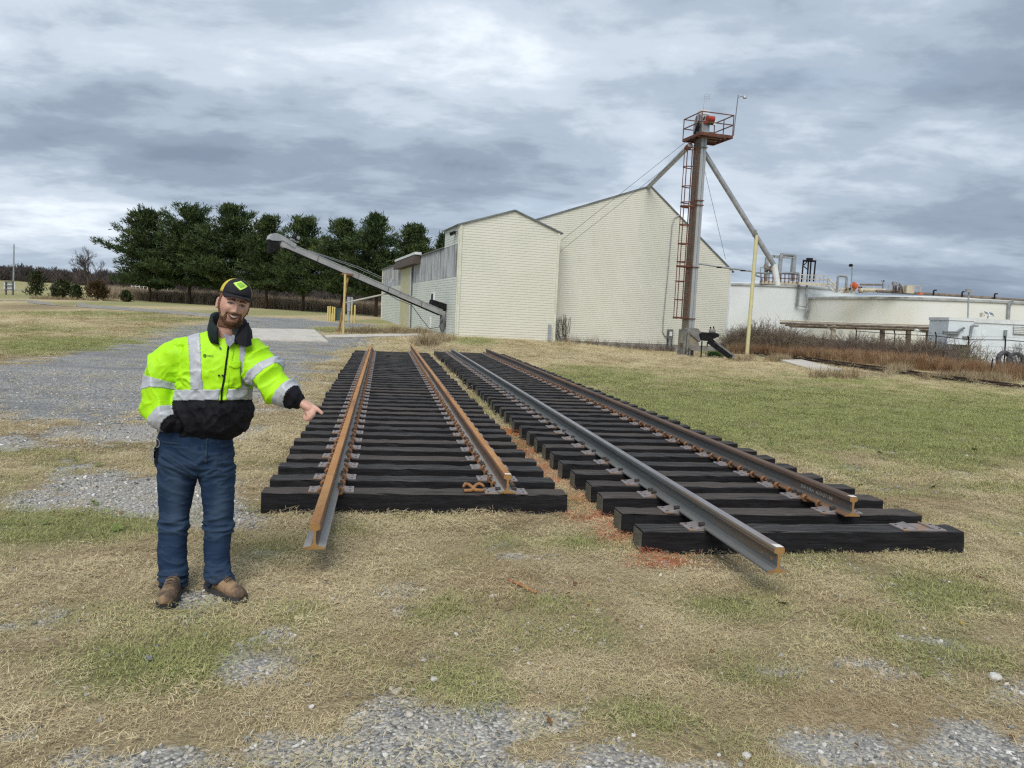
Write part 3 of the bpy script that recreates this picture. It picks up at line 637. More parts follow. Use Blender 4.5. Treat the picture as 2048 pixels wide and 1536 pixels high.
def track_panel(name, label, v0, v1, u0, n, spacing, rails, anchors, endplates):
    L = v1-v0; root = empty(name, uvw(u0, v0), -U_AZ); tag(root, label, 'track panel', 'track panels laid out on the grass')
    ties = [tie_mesh(s+int(v0*10)+100, L) for s in range(6)]; rn = random.Random(name)
    epm = MB(); epm.box((-.003, 0, .09), (.006, .18, .145)); epm = epm.mesh('end_plate', M_ENDPLATE)
    for i in range(n):
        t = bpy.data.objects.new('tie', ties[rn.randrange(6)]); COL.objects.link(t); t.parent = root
        dx = rn.gauss(0, .02) if i else 0; t.location = (dx, i*spacing+.1145+(rn.gauss(0, .011) if i else 0), -.002+rn.gauss(0, .0008)); t.rotation_euler = (0, 0, rn.gauss(0, .003)+R(-.5))
        for k, rv in enumerate(rails):
            rvv = rv[0]; bare = (u0+i*spacing+.11) < rv[1]
            if bare: rvv = 4.31 if i == 0 else 4.26
            p = bpy.data.objects.new('tie_plate', PLATE_BARE if bare else PLATE); COL.objects.link(p); p.parent = t; p.location = (rvv-v0-dx, rn.gauss(0, .004), .1785); p.rotation_euler = (0, 0, (math.pi if rn.random() < .5 else 0)+rn.gauss(0, .01))
        if endplates:
            e = bpy.data.objects.new('end_plate', epm); COL.objects.link(e); e.parent = t; e.location = (0, 0, 0)
    for k, (rv, ra, rb, mats, holes, lab, mark) in enumerate(rails):
        me = rail_mesh('rail', rb-ra, mats, holes); r = bpy.data.objects.new('rail', me); COL.objects.link(r); r.parent = root
        r.location = (rv-v0, ra-u0, .1785+.0145); r['label'] = lab
        if anchors[k]:
            for i in range(n):
                yc = u0+i*spacing+.1145-ra
                for s in (-1, 1):
                    if yc+s*.15 < .1 or yc+s*.15 > rb-ra-.1: continue
                    if rn.random() < .04: continue
                    a = bpy.data.objects.new('rail_anchor', ANCHOR); COL.objects.link(a); a.parent = r; a.location = (0, yc+s*(.132+rn.random()*.012), 0); a.rotation_euler = (0, 0, math.pi if (rn.random() < .5) else 0)
        if mark:
            m = MB(); m.rings([[(-.026, .002, .1667), (-.026, mark, .1667), (.026, mark*.8, .1667), (.026, .002, .1667)], [(-.026, .002, .1687), (-.026, mark, .1687), (.026, mark*.8, .1687), (.026, .002, .1687)]])
            o = bpy.data.objects.new('paint_mark', m.mesh('paint_mark', M_WHITE_MARK)); COL.objects.link(o); o.parent = r
        rails_out.append(r)
    return root
rails_out = []
rustset = [M_RUST_TOP, M_RUST_WEB, M_BASE_PALE, M_RUST_SIDE, M_CUT]
steelset = [M_STEEL_TOP, M_STEEL_WEB, M_STEEL_BASE, M_STEEL_WEB, M_CUT]
darkset = [M_DARK_TOP, M_DARK_WEB, M_DARK_TOP, M_DARK_TOP, M_CUT]
left_panel = track_panel('track_panel', 'railway track panel with orange rusted rails that the man points at', -.95, 1.655, 6.50, 43, .507,
    [(-.388, 4.92, 29.5, rustset, (), 'orange rusted rail overhanging the first tie', 0), (1.11, 6.47, 30.4, rustset, (), 'rusted rail ending on the first tie with white end', .05)], (True, True), False)
right_panel = track_panel('track_panel', 'railway track panel with grey steel rails beside the green lawn', 1.962, 4.66, 5.36, 48, .507,
    [(2.515, 4.39, 28.1, steelset, (.075, .205), 'blue grey steel rail overhanging with two bolt holes', .07), (3.92, 5.74, 29.1, darkset, (), 'dark brown rail with white stamped letters', .06)], (False, True), True)
def text_mesh(body, size, mat, name):
    cu = bpy.data.curves.new(name, 'FONT'); cu.body = body; cu.size = size; cu.extrude = .0004; o = bpy.data.objects.new(name, cu); COL.objects.link(o)
    dg = bpy.context.evaluated_depsgraph_get(); me = bpy.data.meshes.new_from_object(o.evaluated_get(dg)); bpy.data.objects.remove(o); me.materials.clear(); me.materials.append(mat); return me
M_CHALK = pm('stamp_white', (.62, .63, .62), (.35, .36, .36), 60, rough=.8)
tm = text_mesh('SDI USA  623-21-38', .043, M_CHALK, 'stamped_letters')
to = bpy.data.objects.new('stamped_letters', tm); COL.objects.link(to); to.parent = rails_out[3]
to.matrix_local = Matrix(((0, 0, -1, -.0118), (-1.45, 0, 0, .80), (0, 1, 0, .066), (0, 0, 0, 1)))
# two loose anchors on the first tie
def loose_anchor(u, v, rz, lab):
    e = MB(); pts = [(-.05, -.02, .012), (.03, -.045, .012), (.055, -.02, .02), (.045, .03, .03), (.0, .045, .035), (-.035, .03, .026), (-.05, -.005, .014)]
    s_ = 1.0 if rz > .4 else -1.0; e.tube([(-.045*s_, -.028, .014), (.0, -.04, .014), (.045*s_, -.03, .016), (.052*s_, .0, .03), (.024*s_, .032, .052), (-.006*s_, .036, .058), (-.024*s_, .018, .05), (-.04*s_, -.004, .04)], [.014, .016, .018, .017, .016, .015, .014, .010], 8)
    me = e.mesh('rail_anchor', M_ANCHOR_NEW, smooth=True); o = link('rail_anchor', me, None, uvw(u, v, .1785)); o.rotation_euler = (0, 0, rz); tag(o, lab, 'rail anchor', 'loose rail anchors'); return o
loose_anchor(6.60, .775, .5, 'loose rusted rail anchor on the first tie, farther from the rail end')
loose_anchor(6.61, .885, .2, 'loose rusted rail anchor on the first tie, nearer the rail end')
# ================================================================ BUILDINGS
WAZ = R(-16.5); WD = np.array([math.sin(WAZ), math.cos(WAZ), 0]); FD = np.array([math.cos(WAZ), -math.sin(WAZ), 0])   # WD: back along the side wall, FD: along the front, to the right
FD = np.array([math.cos(-WAZ), math.sin(-WAZ), 0]); WD = np.array([-math.sin(-WAZ), math.cos(-WAZ), 0])
ZU = np.array([0, 0, 1.0])
def siding_material(name, a, b, streak):
    t = NT(name); v = t.co('Position'); c = t.mix(t.lohi(t.noise(v, .5, 5), .35, .65), a, b)
    c = t.mix(t.math('MULTIPLY', t.lohi(t.noise(t.co('Position', (2.2, 2.2, .25)), 1.1, 6, .6), .52, .75), .5), c, streak)
    c = t.mix(t.math('MULTIPLY', t.lohi(t.noise(v, 6, 4), .6, .8), .25), c, streak); t.bump(t.noise(v, 40, 3), .08, .01)
    return t.fin(c, .6, 0, .35)
M_SIDE = siding_material('siding_cream', (.66, .655, .555), (.69, .68, .585), (.62, .61, .51))
M_SIDEW = siding_material('siding_pale', (.62, .66, .60), (.67, .70, .63), (.50, .53, .49))
M_TRIM = pm('corner_trim_cream', (.66, .66, .57), (.58, .58, .47), 1.5, rough=.6, coord='Position')
M_ROOF = pm('roof_metal_grey', (.20, .21, .21), (.14, .145, .145), 1.2, rough=.55, metal=.3, coord='Position')
M_FASCIA = pm('fascia_grey', (.19, .21, .22), (.13, .145, .15), 1.2, rough=.6, coord='Position')
M_FOUND = M_CONC2
M_CORR = None
def corr_material():
    t = NT('corrugated_fibreglass'); v = t.co('Position', (3, 3, .35)); c = t.mix(t.lohi(t.noise(t.co('Position'), .7, 5), .4, .65), (.36, .375, .385), (.44, .455, .46))
    c = t.mix(t.math('MULTIPLY', t.lohi(t.noise(v, .8, 6, .6), .47, .62), .85), c, (.13, .135, .13)); return t.fin(c, .55, 0, .4)
M_CORR = corr_material()
def siding(mb, O, S, N, poly, h, m=0, proud=.038):
    """lap boards over a convex polygon (s,z) on the wall plane O + s*S + z*Z, outward normal N"""
    zs = [p[1] for p in poly]; z0, z1 = min(zs), max(zs); O = np.asarray(O, float)
    def span(z):
        xs = []
        for i in range(len(poly)):
            (x1, a), (x2, b) = poly[i], poly[(i+1) % len(poly)]
            if (a <= z <= b) or (b <= z <= a):
                if abs(b-a) < 1e-9: xs += [x1, x2]
                else: xs.append(x1+(x2-x1)*(z-a)/(b-a))
        return (min(xs), max(xs)) if xs else None
    brk = sorted(set([p[1] for p in poly])); z = z0
    P = lambda s, zz, d: O+S*s+ZU*zz+N*d
    while z < z1-1e-4:
        zt = min(z+h, z1-1e-5); a = span(z+1e-6); b = span(zt)
        if a and b:
            zg = min(z+.016, zt-1e-4); g = span(zg) or a
            mb.add([P(a[0], z, 0), P(a[1], z, 0), P(g[1], zg, 0), P(g[0], zg, 0), P(g[0], zg, proud), P(g[1], zg, proud), P(b[1], zt, .03), P(b[0], zt, .03), P(b[0], zt, 0), P(b[1], zt, 0)], [(0, 1, 2, 3), (3, 2, 5, 4), (4, 5, 6, 7), (7, 6, 9, 8)], m)
        z = zt if zt < z1-2e-5 else z1
def sz(P, O): d = np.asarray(P)-O; return float(d@FD), float(d@WD), float(d[2])

# ---- the nearer, smaller shed and its long low wing
SA = at(912, 673, 53.5); SA[2] = gz1(SA[0], SA[1])
NF = -WD; NL = -FD
def fpt(px, py, off=0.0): p = on_plane(px, py, SA+WD*off, WD); s, t, z = sz(p, SA); return s, z
def lpt(px, py): p = on_plane(px, py, SA, FD); s, t, z = sz(p, SA); return t, z
sB, _ = fpt(1108, 683); _, zEL = fpt(921, 449); sP, zP = fpt(1029, 422); _, zER = fpt(1120, 466); _, zbB = fpt(1108, 682.5)
tBack, _ = lpt(763, 640); tBlk, zBlk = lpt(891, 470); _, zStrT = lpt(917, 487.5); _, zStrB = lpt(915, 552.5); 
shed = empty('warehouse_shed', SA); tag(shed, 'cream lap-sided shed with low gable in front of the larger warehouse', 'building', 'grain warehouse buildings')
zb = -.12
HLAP = .178
mb = MB(); siding(mb, SA, FD, NF, [(0, zb), (sB, zb-.12), (sB, zER), (sP, zP), (0, zEL)], HLAP); kind(mb.build('siding', M_SIDE, shed), 'stuff')
mb = MB()
siding(mb, SA, WD, NL, [(0, zb), (tBack, zb), (tBack, zStrB), (0, zStrB)], HLAP)
siding(mb, SA+ZU*0, WD, NL, [(0, zStrT), (tBlk, zStrT), (tBlk, zEL), (0, zEL)], HLAP); kind(mb.build('siding', M_SIDEW, shed), 'stuff')
# core walls so nothing is paper thin
mb = MB(); e = .05
def core(mb, O, pts, depth, S, D):        # polygon (s,z) extruded back
    mb.prism([O+S*s+ZU*z+D*.0 for s, z in pts], D*depth)
core(mb, SA+WD*.01+FD*.01, [(0, zb), (sB-.02, zb), (sB-.02, zER), (sP, zP), (0, zEL)], tBlk-.02, FD, WD)
mb.prism([SA+FD*.01+WD*(tBlk-.02)+ZU*zb, SA+FD*9.5+WD*(tBlk-.02)+ZU*zb, SA+FD*9.5+WD*(tBlk-.02)+ZU*(zStrT-.2), SA+FD*.01+WD*(tBlk-.02)+ZU*(zStrT-.05)], WD*(tBack-tBlk))
mb.build('wall_core', M_TRIM, shed)
# corrugated translucent strip, as separate sheets
def corr(t0, t1, z0, z1, nm):
    m = MB(); n = max(4, int((t1-t0)/.076)); vs = []
    for i in range(n+1):
        t = t0+(t1-t0)*i/n; d = .012+(.022 if i % 2 else 0)
        for z in (z0, z1): vs.append(SA+WD*t+ZU*z+NL*d)
    m.add(vs, [(2*i, 2*i+2, 2*i+3, 2*i+1) for i in range(n)]); return m.build(nm, M_CORR, shed, fix=False)
tdoor0, _ = lpt(822, 600); tdoor1, _ = lpt(803, 600); ta, _ = lpt(842, 520); tj, _ = lpt(889, 520)
corr(.12, tj, zStrB, zStrT, 'fibreglass_sheet'); corr(tj+.04, ta, zStrB, zStrT, 'fibreglass_sheet'); corr(ta+.04, tdoor0-.1, zStrB, zStrT, 'fibreglass_sheet'); corr(tdoor1+.1, tBack-.05, zStrB, zStrT, 'fibreglass_sheet')
# corner trims
for s, zt, b in ((0, zEL, zb), (sB, zER, zb-.12)):
    w = .17; k = 0 if s == 0 else -w; mb = MB()
    mb.box(SA+FD*(s+k+w/2-(0.03 if s == 0 else -.03))+NF*.05+ZU*(b+zt)/2, (w, .10, zt-b), (FD, WD, ZU)); mb.build('corner_trim', M_TRIM, shed)
mb = MB(); mb.box(SA+WD*.09+NL*.05+ZU*(zb+zEL)/2, (.10, .16, zEL-zb), (FD, WD, ZU)); mb.build('corner_trim', M_TRIM, shed)
mb = MB(); mb.box(SA+WD*(tBack-.08)+NL*.05+ZU*(zb+zStrT)/2, (.10, .16, zStrT-zb), (FD, WD, ZU)); mb.build('corner_trim', M_TRIM, shed)
def roofslab(mb, pts, depth, O, over=.18, th=.09, front=.16):    # (s,z) polyline of roof edge, extruded back
    for (s0, z0), (s1, z1) in zip(pts[:-1], pts[1:]):
        d = nrm([s1-s0, z1-z0]); n = np.array([-d[1], d[0]])
        a = [O+FD*s0+ZU*z0, O+FD*s1+ZU*z1, O+FD*(s1+n[0]*th)+ZU*(z1+n[1]*th), O+FD*(s0+n[0]*th)+ZU*(z0+n[1]*th)]
        mb.prism([p-WD*front for p in a], WD*(depth+front))
mb = MB(); sl = (zP-zEL)/sP; sr = (zP-zER)/(sB-sP)
roofslab(mb, [(-.18, zEL-.18*sl), (sP, zP), (sB+.22, zER-.22*sr)], tBlk+.1, SA); mb.build('roof', M_FASCIA, shed)
mb = MB(); O2 = SA+WD*tBlk
a = [O2-FD*.15+ZU*(zStrT+.0), O2+FD*9.5+ZU*(zStrT+1.4), O2+FD*9.5+ZU*(zStrT+1.5), O2-FD*.15+ZU*(zStrT+.09)]; mb.prism(a, WD*(tBack-tBlk+.2)); mb.build('roof', M_ROOF, shed)
# sliding door, its track hood, downpipe, window, wall light
M_TAN = pm('door_tan', (.56, .54, .36), (.50, .48, .32), 2, rough=.6, coord='Position')
M_WHITE = pm('paint_white_trim', (.70, .73, .73), (.60, .63, .63), 2, rough=.55, coord='Position')
M_BROWN = pm('hood_brown', (.095, .07, .055), (.06, .045, .04), 6, rough=.75, coord='Position', st=(1, 1, 6))
M_BLACK = pm('black_rubber', (.010, .010, .011), (.018, .018, .019), 5, rough=.9, spec=.15, coord='Position')
def lbox(t0, t1, z0, z1, d0, d1): return SA+WD*(t0+t1)/2+ZU*(z0+z1)/2+NL*(d0+d1)/2, (abs(d1-d0), abs(t1-t0), abs(z1-z0)), (FD, WD, ZU)
_, zd = lpt(812, 538)
door = MB(); door.box(*lbox(tdoor0, tdoor1, zb+.05, zd, .02, .14)); door = door.build('sliding_door', M_TAN, shed)
m = MB(); m.box(*lbox(tdoor0-.55, tdoor0-.05, zb+.03, zd, .03, .15)); m.build('door_trim', M_WHITE, shed)
m = MB(); m.box(*lbox(tdoor0-.95, tdoor0-.8, zb, zd, .02, .17)); m.build('downpipe', M_FASCIA, shed)
_, zh1 = lpt(822, 517); _, zh0 = lpt(822, 532); th0, _ = lpt(842, 525); th1, _ = lpt(801, 525)
m = MB(); m.prism([SA+WD*th0+ZU*zh1+NL*.02, SA+WD*th0+ZU*zh1+NL*.55, SA+WD*th0+ZU*(zh0-.1)+NL*.75, SA+WD*th0+ZU*(zh0-.05)+NL*.02], WD*(th1-th0)); m.build('door_track_hood', M_BROWN, shed)
m = MB(); m.box(*lbox(th0-.1, th1+.1, zh1, zh1+.22, .0, .6)); m.build('hood_cap', M_WHITE, shed)
tw0, _ = lpt(870, 600); tw1, _ = lpt(863, 600); _, zw1 = lpt(867, 585); _, zw0 = lpt(867, 602)
win = MB(); win.box(*lbox(tw0, tw1, zw0, zw1, .02, .13)); win = win.build('window', M_WHITE, shed)
m = MB(); m.box(*lbox(tw0+.25, tw1-.55, zw0+.1, zw1-.12, .12, .14)); m.build('pane', M_BLACK, win)
m = MB(); m.box(*lbox(tw1-.4, tw1+.1, zb, zw0-1.3, .02, .14)); m.build('wall_post', M_WHITE, shed)
fl = empty('floodlight', SA+WD*1.2+NL*.1+ZU*(zEL-.35)); tag(fl, 'small black twin floodlight under the shed eave at the corner', 'floodlight')
m = MB(); c = SA+WD*1.0+ZU*(zEL-.42)
m.beam(c+NL*.03+WD*.35, c+NL*.12+WD*.35, .1); m.beam(c+NL*.03-WD*.25, c+NL*.12-WD*.25, .08); m.build('bracket', M_FASCIA, fl)
for dd, s in ((.35, .34), (-.25, .22)):
    m = MB(); m.box(c+NL*.26+WD*dd-ZU*.08, (s, s*1.1, s*.7), (nrm(NL-ZU*.5), WD, nrm(ZU+NL*.5))); m.build('lamp_head', M_BLACK, fl)
# grey meter pedestal against the shed corner
pt, _z = fpt(1097, 679); _, z1p = fpt(1098, 649)
ped = empty('utility_pedestal', SA+FD*pt+NF*.16); tag(ped, 'light grey utility pedestal at the right corner of the shed', 'utility box')
M_GREYPAINT = pm('paint_grey_blue', (.34, .37, .40), (.27, .295, .32), 3, rough=.5, coord='Position')
m = MB(); m.box(SA+FD*pt+NF*.16+ZU*(z1p-.5), (.2, .14, 1.0), (FD, WD, ZU)); m.build('cabinet', M_GREYPAINT, ped)
m = MB(); m.box(SA+FD*pt+NF*.16+ZU*(z1p-1.45), (.16, .12, .9), (FD, WD, ZU)); m.tube([SA+FD*(pt-.08)+NF*.16+ZU*(z1p-1.0), SA+FD*(pt-.14)+NF*.16+ZU*(z1p-1.5), SA+FD*(pt-.16)+NF*.16+ZU*-.3], .03, 6); m.build('post', M_GREYPAINT, ped)

# ---- the large warehouse behind
BOFF = 1.6; BO = SA+WD*BOFF
sR, zRb = fpt(1451, 693.5, BOFF); _, zRe = fpt(1461.5, 541, BOFF); sPk, zPk = fpt(1300, 373, BOFF); sL1, zL1 = fpt(1073, 440, BOFF); _, zLb = fpt(1113, 681, BOFF)
slb = (zPk-zL1)/(sPk-sL1); sLe = -2.0; zLe = zPk-slb*(sPk-sLe)
big = empty('warehouse', BO+FD*sR*.5); tag(big, 'large cream lap-sided warehouse with tall gable behind the elevator tower', 'building', 'grain warehouse buildings')
mb = MB(); zbb = zRb
siding(mb, BO, FD, NF, [(sB-.5, zbb), (sR, zbb), (sR, zRe), (sPk, zPk), (sLe+3.2, zPk-slb*(sPk-sLe-3.2)), (sB-.5, zLe-1)], HLAP*.82); kind(mb.build('siding', M_SIDE, big), 'stuff')
mb = MB(); BD = 30.0
core(mb, BO+WD*.02, [(sLe+3.3, zbb-1.6), (sR-.02, zbb-1.6), (sR-.02, zRe), (sPk, zPk), (sLe+3.3, zPk-slb*(sPk-sLe-3.3))], BD, FD, WD); mb.build('wall_core', M_TRIM, big)
mb = MB(); core(mb, BO-WD*.015, [(sB-.3, zbb-1.7), (sR+.02, zbb-1.7), (sR+.02, zbb-.02), (sB-.3, zbb-.02)], BD+.02, FD, WD); mb.build('foundation', M_FOUND, big)
mb = MB(); srb = (zPk-zRe)/(sR-sPk)
roofslab(mb, [(sLe+3.0, zPk-slb*(sPk-sLe-3.0)), (sPk, zPk), (sR+.2, zRe-.2*srb)], BD, BO, front=.12); mb.build('roof', M_FASCIA, big)
mb = MB(); mb.box(BO+FD*(sR-.07)+NF*.05+ZU*(zbb+zRe)/2, (.16, .10, zRe-zbb), (FD, WD, ZU)); mb.build('corner_trim', M_WHITE, big)
# conduit and breaker box on the wall
M_GALV = pm('galvanised_steel', (.40, .41, .42), (.31, .32, .325), 3, rough=.45, metal=.5, coord='Position')
M_GALVDIRTY = pm('galvanised_dirty', (.22, .215, .20), (.15, .145, .135), 2.5, rough=.7, metal=.2, coord='Position', c3=(.10, .085, .07), s3=1.5)
def bpt(px, py, d=.11): s, z = fpt(px, py, BOFF); return BO+FD*s+ZU*z+NF*d
m = MB(); m.tube([bpt(1357, 431), bpt(1347, 436), bpt(1343, 450), bpt(1333, 560), bpt(1325, 640), bpt(1324, 664), bpt(1328, 672), bpt(1336, 674)], .035, 6); m.build('conduit', M_GALV, big)
br = empty('breaker_box', bpt(1337, 705, .3)); tag(br, 'grey breaker box on two legs before the warehouse foundation', 'utility box')
m = MB(); c = bpt(1337, 668, .25); m.box(c, (.42, .2, .75), (FD, WD, ZU)); m.build('cabinet', M_GALVDIRTY, br)
m = MB(); m.box(c+NF*.11+ZU*.02, (.22, .05, .34), (FD, WD, ZU)); m.build('door', M_WHITE, br)
for s in (-.2, .2):
    m = MB(); m.beam(c+FD*s-ZU*.3, c+FD*s-ZU*1.45, .06); m.build('leg', M_BLACK, br)
m = MB(); m.tube([c-ZU*.35, c-ZU*1.0+FD*.03, c-ZU*1.5+FD*.12], .09, 8); m.build('pipe', M_GALV, br)
BLOCK += [[tuple((SA+FD*a+WD*b)[:2]) for a, b in ((-.05, -.03), (sB+.05, -.03), (sB+.05, 2), (sR+.1, 1.5), (sR+.1, 32), (-.05, 40))]]
# ================================================================ ELEVATOR TOWER
M_REDRUST = pm('red_oxide_rust', (.155, .055, .034), (.10, .043, .03), 4, rough=.85, coord='Position', c3=(.21, .10, .05), s3=3)
M_CASE_L = pm('casing_stain_and_shade', (.175, .16, .13), (.225, .21, .175), 1.4, rough=.7, metal=.15, coord='Position', st=(3, 3, .3), c3=(.13, .10, .075), s3=1.2)  # brown dirt and the left face's darker shading, both put into the colour
M_CASE = pm('casing_galvanised', (.42, .435, .44), (.34, .355, .36), 2.2, rough=.45, metal=.35, coord='Position', st=(3, 3, .3))
M_YELLOW = pm('paint_yellow_faded', (.58, .47, .17), (.50, .42, .20), 3, rough=.7, coord='Position', c3=(.33, .17, .06), s3=1.4, lo3=.58, hi3=.72)
M_RUSTPOST = pm('post_rusted', (.30, .16, .055), (.22, .10, .04), 4, rough=.85, coord='Position', c3=(.50, .38, .13), s3=1.5)
M_CABLE = pm('steel_cable', (.12, .12, .125), rough=.5, metal=.4)
M_REDMOTOR = pm('motor_red', (.42, .05, .03), (.28, .05, .03), 4, rough=.6, coord='Position')
M_GREENCAP = pm('motor_green', (.03, .07, .035), rough=.6)
TY = 50.5; TB = at(1376, 713, TY); TB[2] = gz1(TB[0], TB[1])-.05
tower = empty('grain_elevator', TB); tag(tower, 'tall grain elevator leg with caged rust-red ladder and platform by the warehouse', 'grain elevator')
cw, cd = .50, .92
def tz(py, px=1395): return at(px, py, TY)[2]
C0 = at(1377, 600, TY)-FD*.05; C0 = np.array([C0[0], C0[1], 0])      # front-left plan corner reference
# plan position of casing front-left edge: near corner seen at px 1389,y600
edge = at(1381, 600, TY-.3); E0 = np.array([edge[0], edge[1], 0])
zt, zb0 = tz(238, 1412), tz(660)
def cpt(s, t, z): return E0+FD*s+WD*t+ZU*z
m = MB(); m.hexa([cpt(0, 0, zb0), cpt(0, cd, zb0), cpt(.02, cd, zb0), cpt(.02, 0, zb0), cpt(0, 0, zt), cpt(0, cd, zt), cpt(.02, cd, zt), cpt(.02, 0, zt)]); m.build('casing_side', M_CASE_L, tower)
m = MB(); m.box(cpt(.022+.10, cd/2, (zb0+zt)/2), (.20, cd-.01, zt-zb0), (FD, WD, ZU)); m.box(cpt(.33, cd/2, (zb0+zt)/2), (.17, cd-.01, zt-zb0), (FD, WD, ZU)); m.box(cpt(.24, cd/2, (zb0+zt)/2), (.06, cd-.12, zt-zb0), (FD, WD, ZU)); m.build('casing', M_CASE, tower)
for py in (296, 402, 411, 535, 638):
    z = tz(py); m = MB(); m.box(cpt(.2, cd/2-.02, z), (.52, cd+.12, .05), (FD, WD, ZU)); m.build('casing_flange', M_REDRUST if py > 400 else M_CASE_L, tower)
# boot at the base
m = MB(); m.box(cpt(.14, cd/2, (zb0+TB[2])/2-.05), (.62, cd+.12, zb0-TB[2]+.1), (FD, WD, ZU)); m.build('boot', M_GALVDIRTY, tower)
# ladder + cage on the left face
lx, ly = -.10, cd/2
zl0, zl1 = tz(640, 1360), tz(262, 1400)
lad = MB()
for s in (-.2, .2): lad.tube([cpt(lx, ly+s, zl0), cpt(lx, ly+s, zl1+1.0)], .022, 5)
lad = lad.build('ladder', M_REDRUST, tower)
nr = int((zl1-zl0)/.32); m = MB(); m.tube([cpt(lx, ly-.2, 0), cpt(lx, ly+.2, 0)], .014, 5); 
for i in range(nr):
    m = MB(); z = zl0+.15+i*.32; m.tube([cpt(lx, ly-.2, z), cpt(lx, ly+.2, z)], .014, 5); m.build('rung', M_REDRUST, lad)
cage = MB(); cr = .40
def cagept(a, z, rr=cr): return cpt(lx-.02-(rr*1.9)*math.sin(a)*1.0, ly-rr*math.cos(a), z)
for k in range(7):
    a = math.pi*k/6; cage.tube([cagept(a, zl0+.05), cagept(a, tz(296, 1372))], .026, 5)
cage = cage.build('ladder_cage', M_REDRUST, tower)
for py in (296, 334, 373, 405, 413, 450, 488, 524, 533, 563, 600, 636):
    z = tz(py, 1370); h = MB(); h.tube([cagept(math.pi*k/12, z) for k in range(13)],   .036 if py not in (533, 413, 636) else .06, 5); h.build('hoop', M_REDRUST, cage)
# platform
PN = at(1402, 263.5, TY-1.1); zf = PN[2]
def ppt(s, t, z=0): return PN+FD*s+WD*t+ZU*z
PW, PD = 2.25, 2.3
m = MB()
for s in (0, PW): m.beam(ppt(s, 0, -.09), ppt(s, PD, -.09), .07, .18)
for t in (0, PD): m.beam(ppt(0, t, -.09), ppt(PW, t, -.09), .07, .18)
for k in (1, 2, 3): m.beam(ppt(0, PD*k/4, -.12), ppt(PW, PD*k/4, -.12), .06, .1)
plat = m.build('platform_frame', M_REDRUST, tower)
for k in range(6):
    m = MB(); m.box(ppt(PW/2, PD*(k+.5)/6, .012), (PW-.1, PD/6-.05, .02), (FD, WD, ZU)); m.build('deck_plate', M_CASE_L, plat)
RH = 1.25
m = MB()
posts = [(0, 0), (PW, 0), (PW, PD), (0, PD), (PW*.55, PD), (PW, PD/2)]
for s, t in posts: m.beam(ppt(s, t, -.15), ppt(s, t, RH), .055)
for z in (RH, RH*.52):
    for (a, b) in (((0, 0), (PW, 0)), ((PW, 0), (PW, PD)), ((PW, PD), (0, PD)), ((0, PD), (0, 0))): m.beam(ppt(*a, z), ppt(*b, z), .055)
m.build('railing', M_REDRUST, tower)
# head, motor, boxes
hc = cpt(.2, cd/2, 0); hc[2] = 0
m = MB(); m.box(hc+ZU*(zf+.45), (.6, cd+.1, .95), (FD, WD, ZU)); m.tube([hc-FD*.28+ZU*(zf+.95), hc+FD*.28+ZU*(zf+.95)], .46, 16); m.build('head_housing', M_GALV, tower)
m = MB(); m.tube([hc+NF*.62+ZU*(zf+1.0), hc+NF*.62+FD*.5+ZU*(zf+1.0)], .2, 12); m.box(hc+NF*.5+FD*.1+ZU*(zf+.75), (.5, .3, .1), (FD, WD, ZU)); m.build('motor', M_REDMOTOR, tower)
m = MB(); m.tube([hc+NF*.62+FD*.1+ZU*(zf+.78), hc+NF*.62+FD*.45+ZU*(zf+.78)], .13, 10); m.build('gearbox', M_GREENCAP, tower)
m = MB(); m.box(hc+FD*.75+NF*.1+ZU*(zf+1.0), (.3, .2, .42), (FD, WD, ZU)); m.build('switch_box', M_WHITE, tower)
m = MB(); m.box(hc+FD*.1+ZU*(zf+1.5), (.6, .5, .28), (FD, WD, ZU)); m.build('inspection_cap', M_WHITE, tower)
m = MB(); m.beam(hc-FD*.45+NF*.3+ZU*(zf+.2), hc-FD*.1+NF*.55+ZU*(zf+1.15), .06); m.beam(hc-FD*.5+NF*.1+ZU*(zf+.1), hc-FD*.3+NF*.2+ZU*(zf+.9), .16); m.build('drive_guard', M_BLACK, tower)
# spouts (parts of the elevator leg)
pk = BO+FD*(sPk-.1)+ZU*(zPk-.15)+WD*.4
s0 = at(1385, 288, TY)+WD*.3
m = MB(); m.tube([s0, pk], .165, 14); m.build('spout', M_GALV, tower, smooth=True, angle=40)
q0 = at(1411, 300, TY)+WD*.3; q1 = at(1549, 532, TY+.8); q2 = at(1551, 545, TY+.8); q3 = at(1555.5, 571, TY+.8)
m = MB(); m.tube([q0, q1], .165, 14); sp = m.build('spout', M_GALV, tower, smooth=True, angle=40)
m = MB(); m.tube([q1+ZU*.1, q2, q3], .195, 14); m.build('spout_end', M_WHITE, sp, smooth=True, angle=40)
jn = q0+(q1-q0)*.72; m = MB(); m.tube([jn, jn+nrm(q1-q0)*.06], .19, 14); m.build('spout_clamp', M_GALVDIRTY, sp)
m = MB(); m.tube([s0-ZU*.05, s0+nrm(pk-s0)*.5], .19, 12); m.build('spout_collar', M_REDRUST, tower)
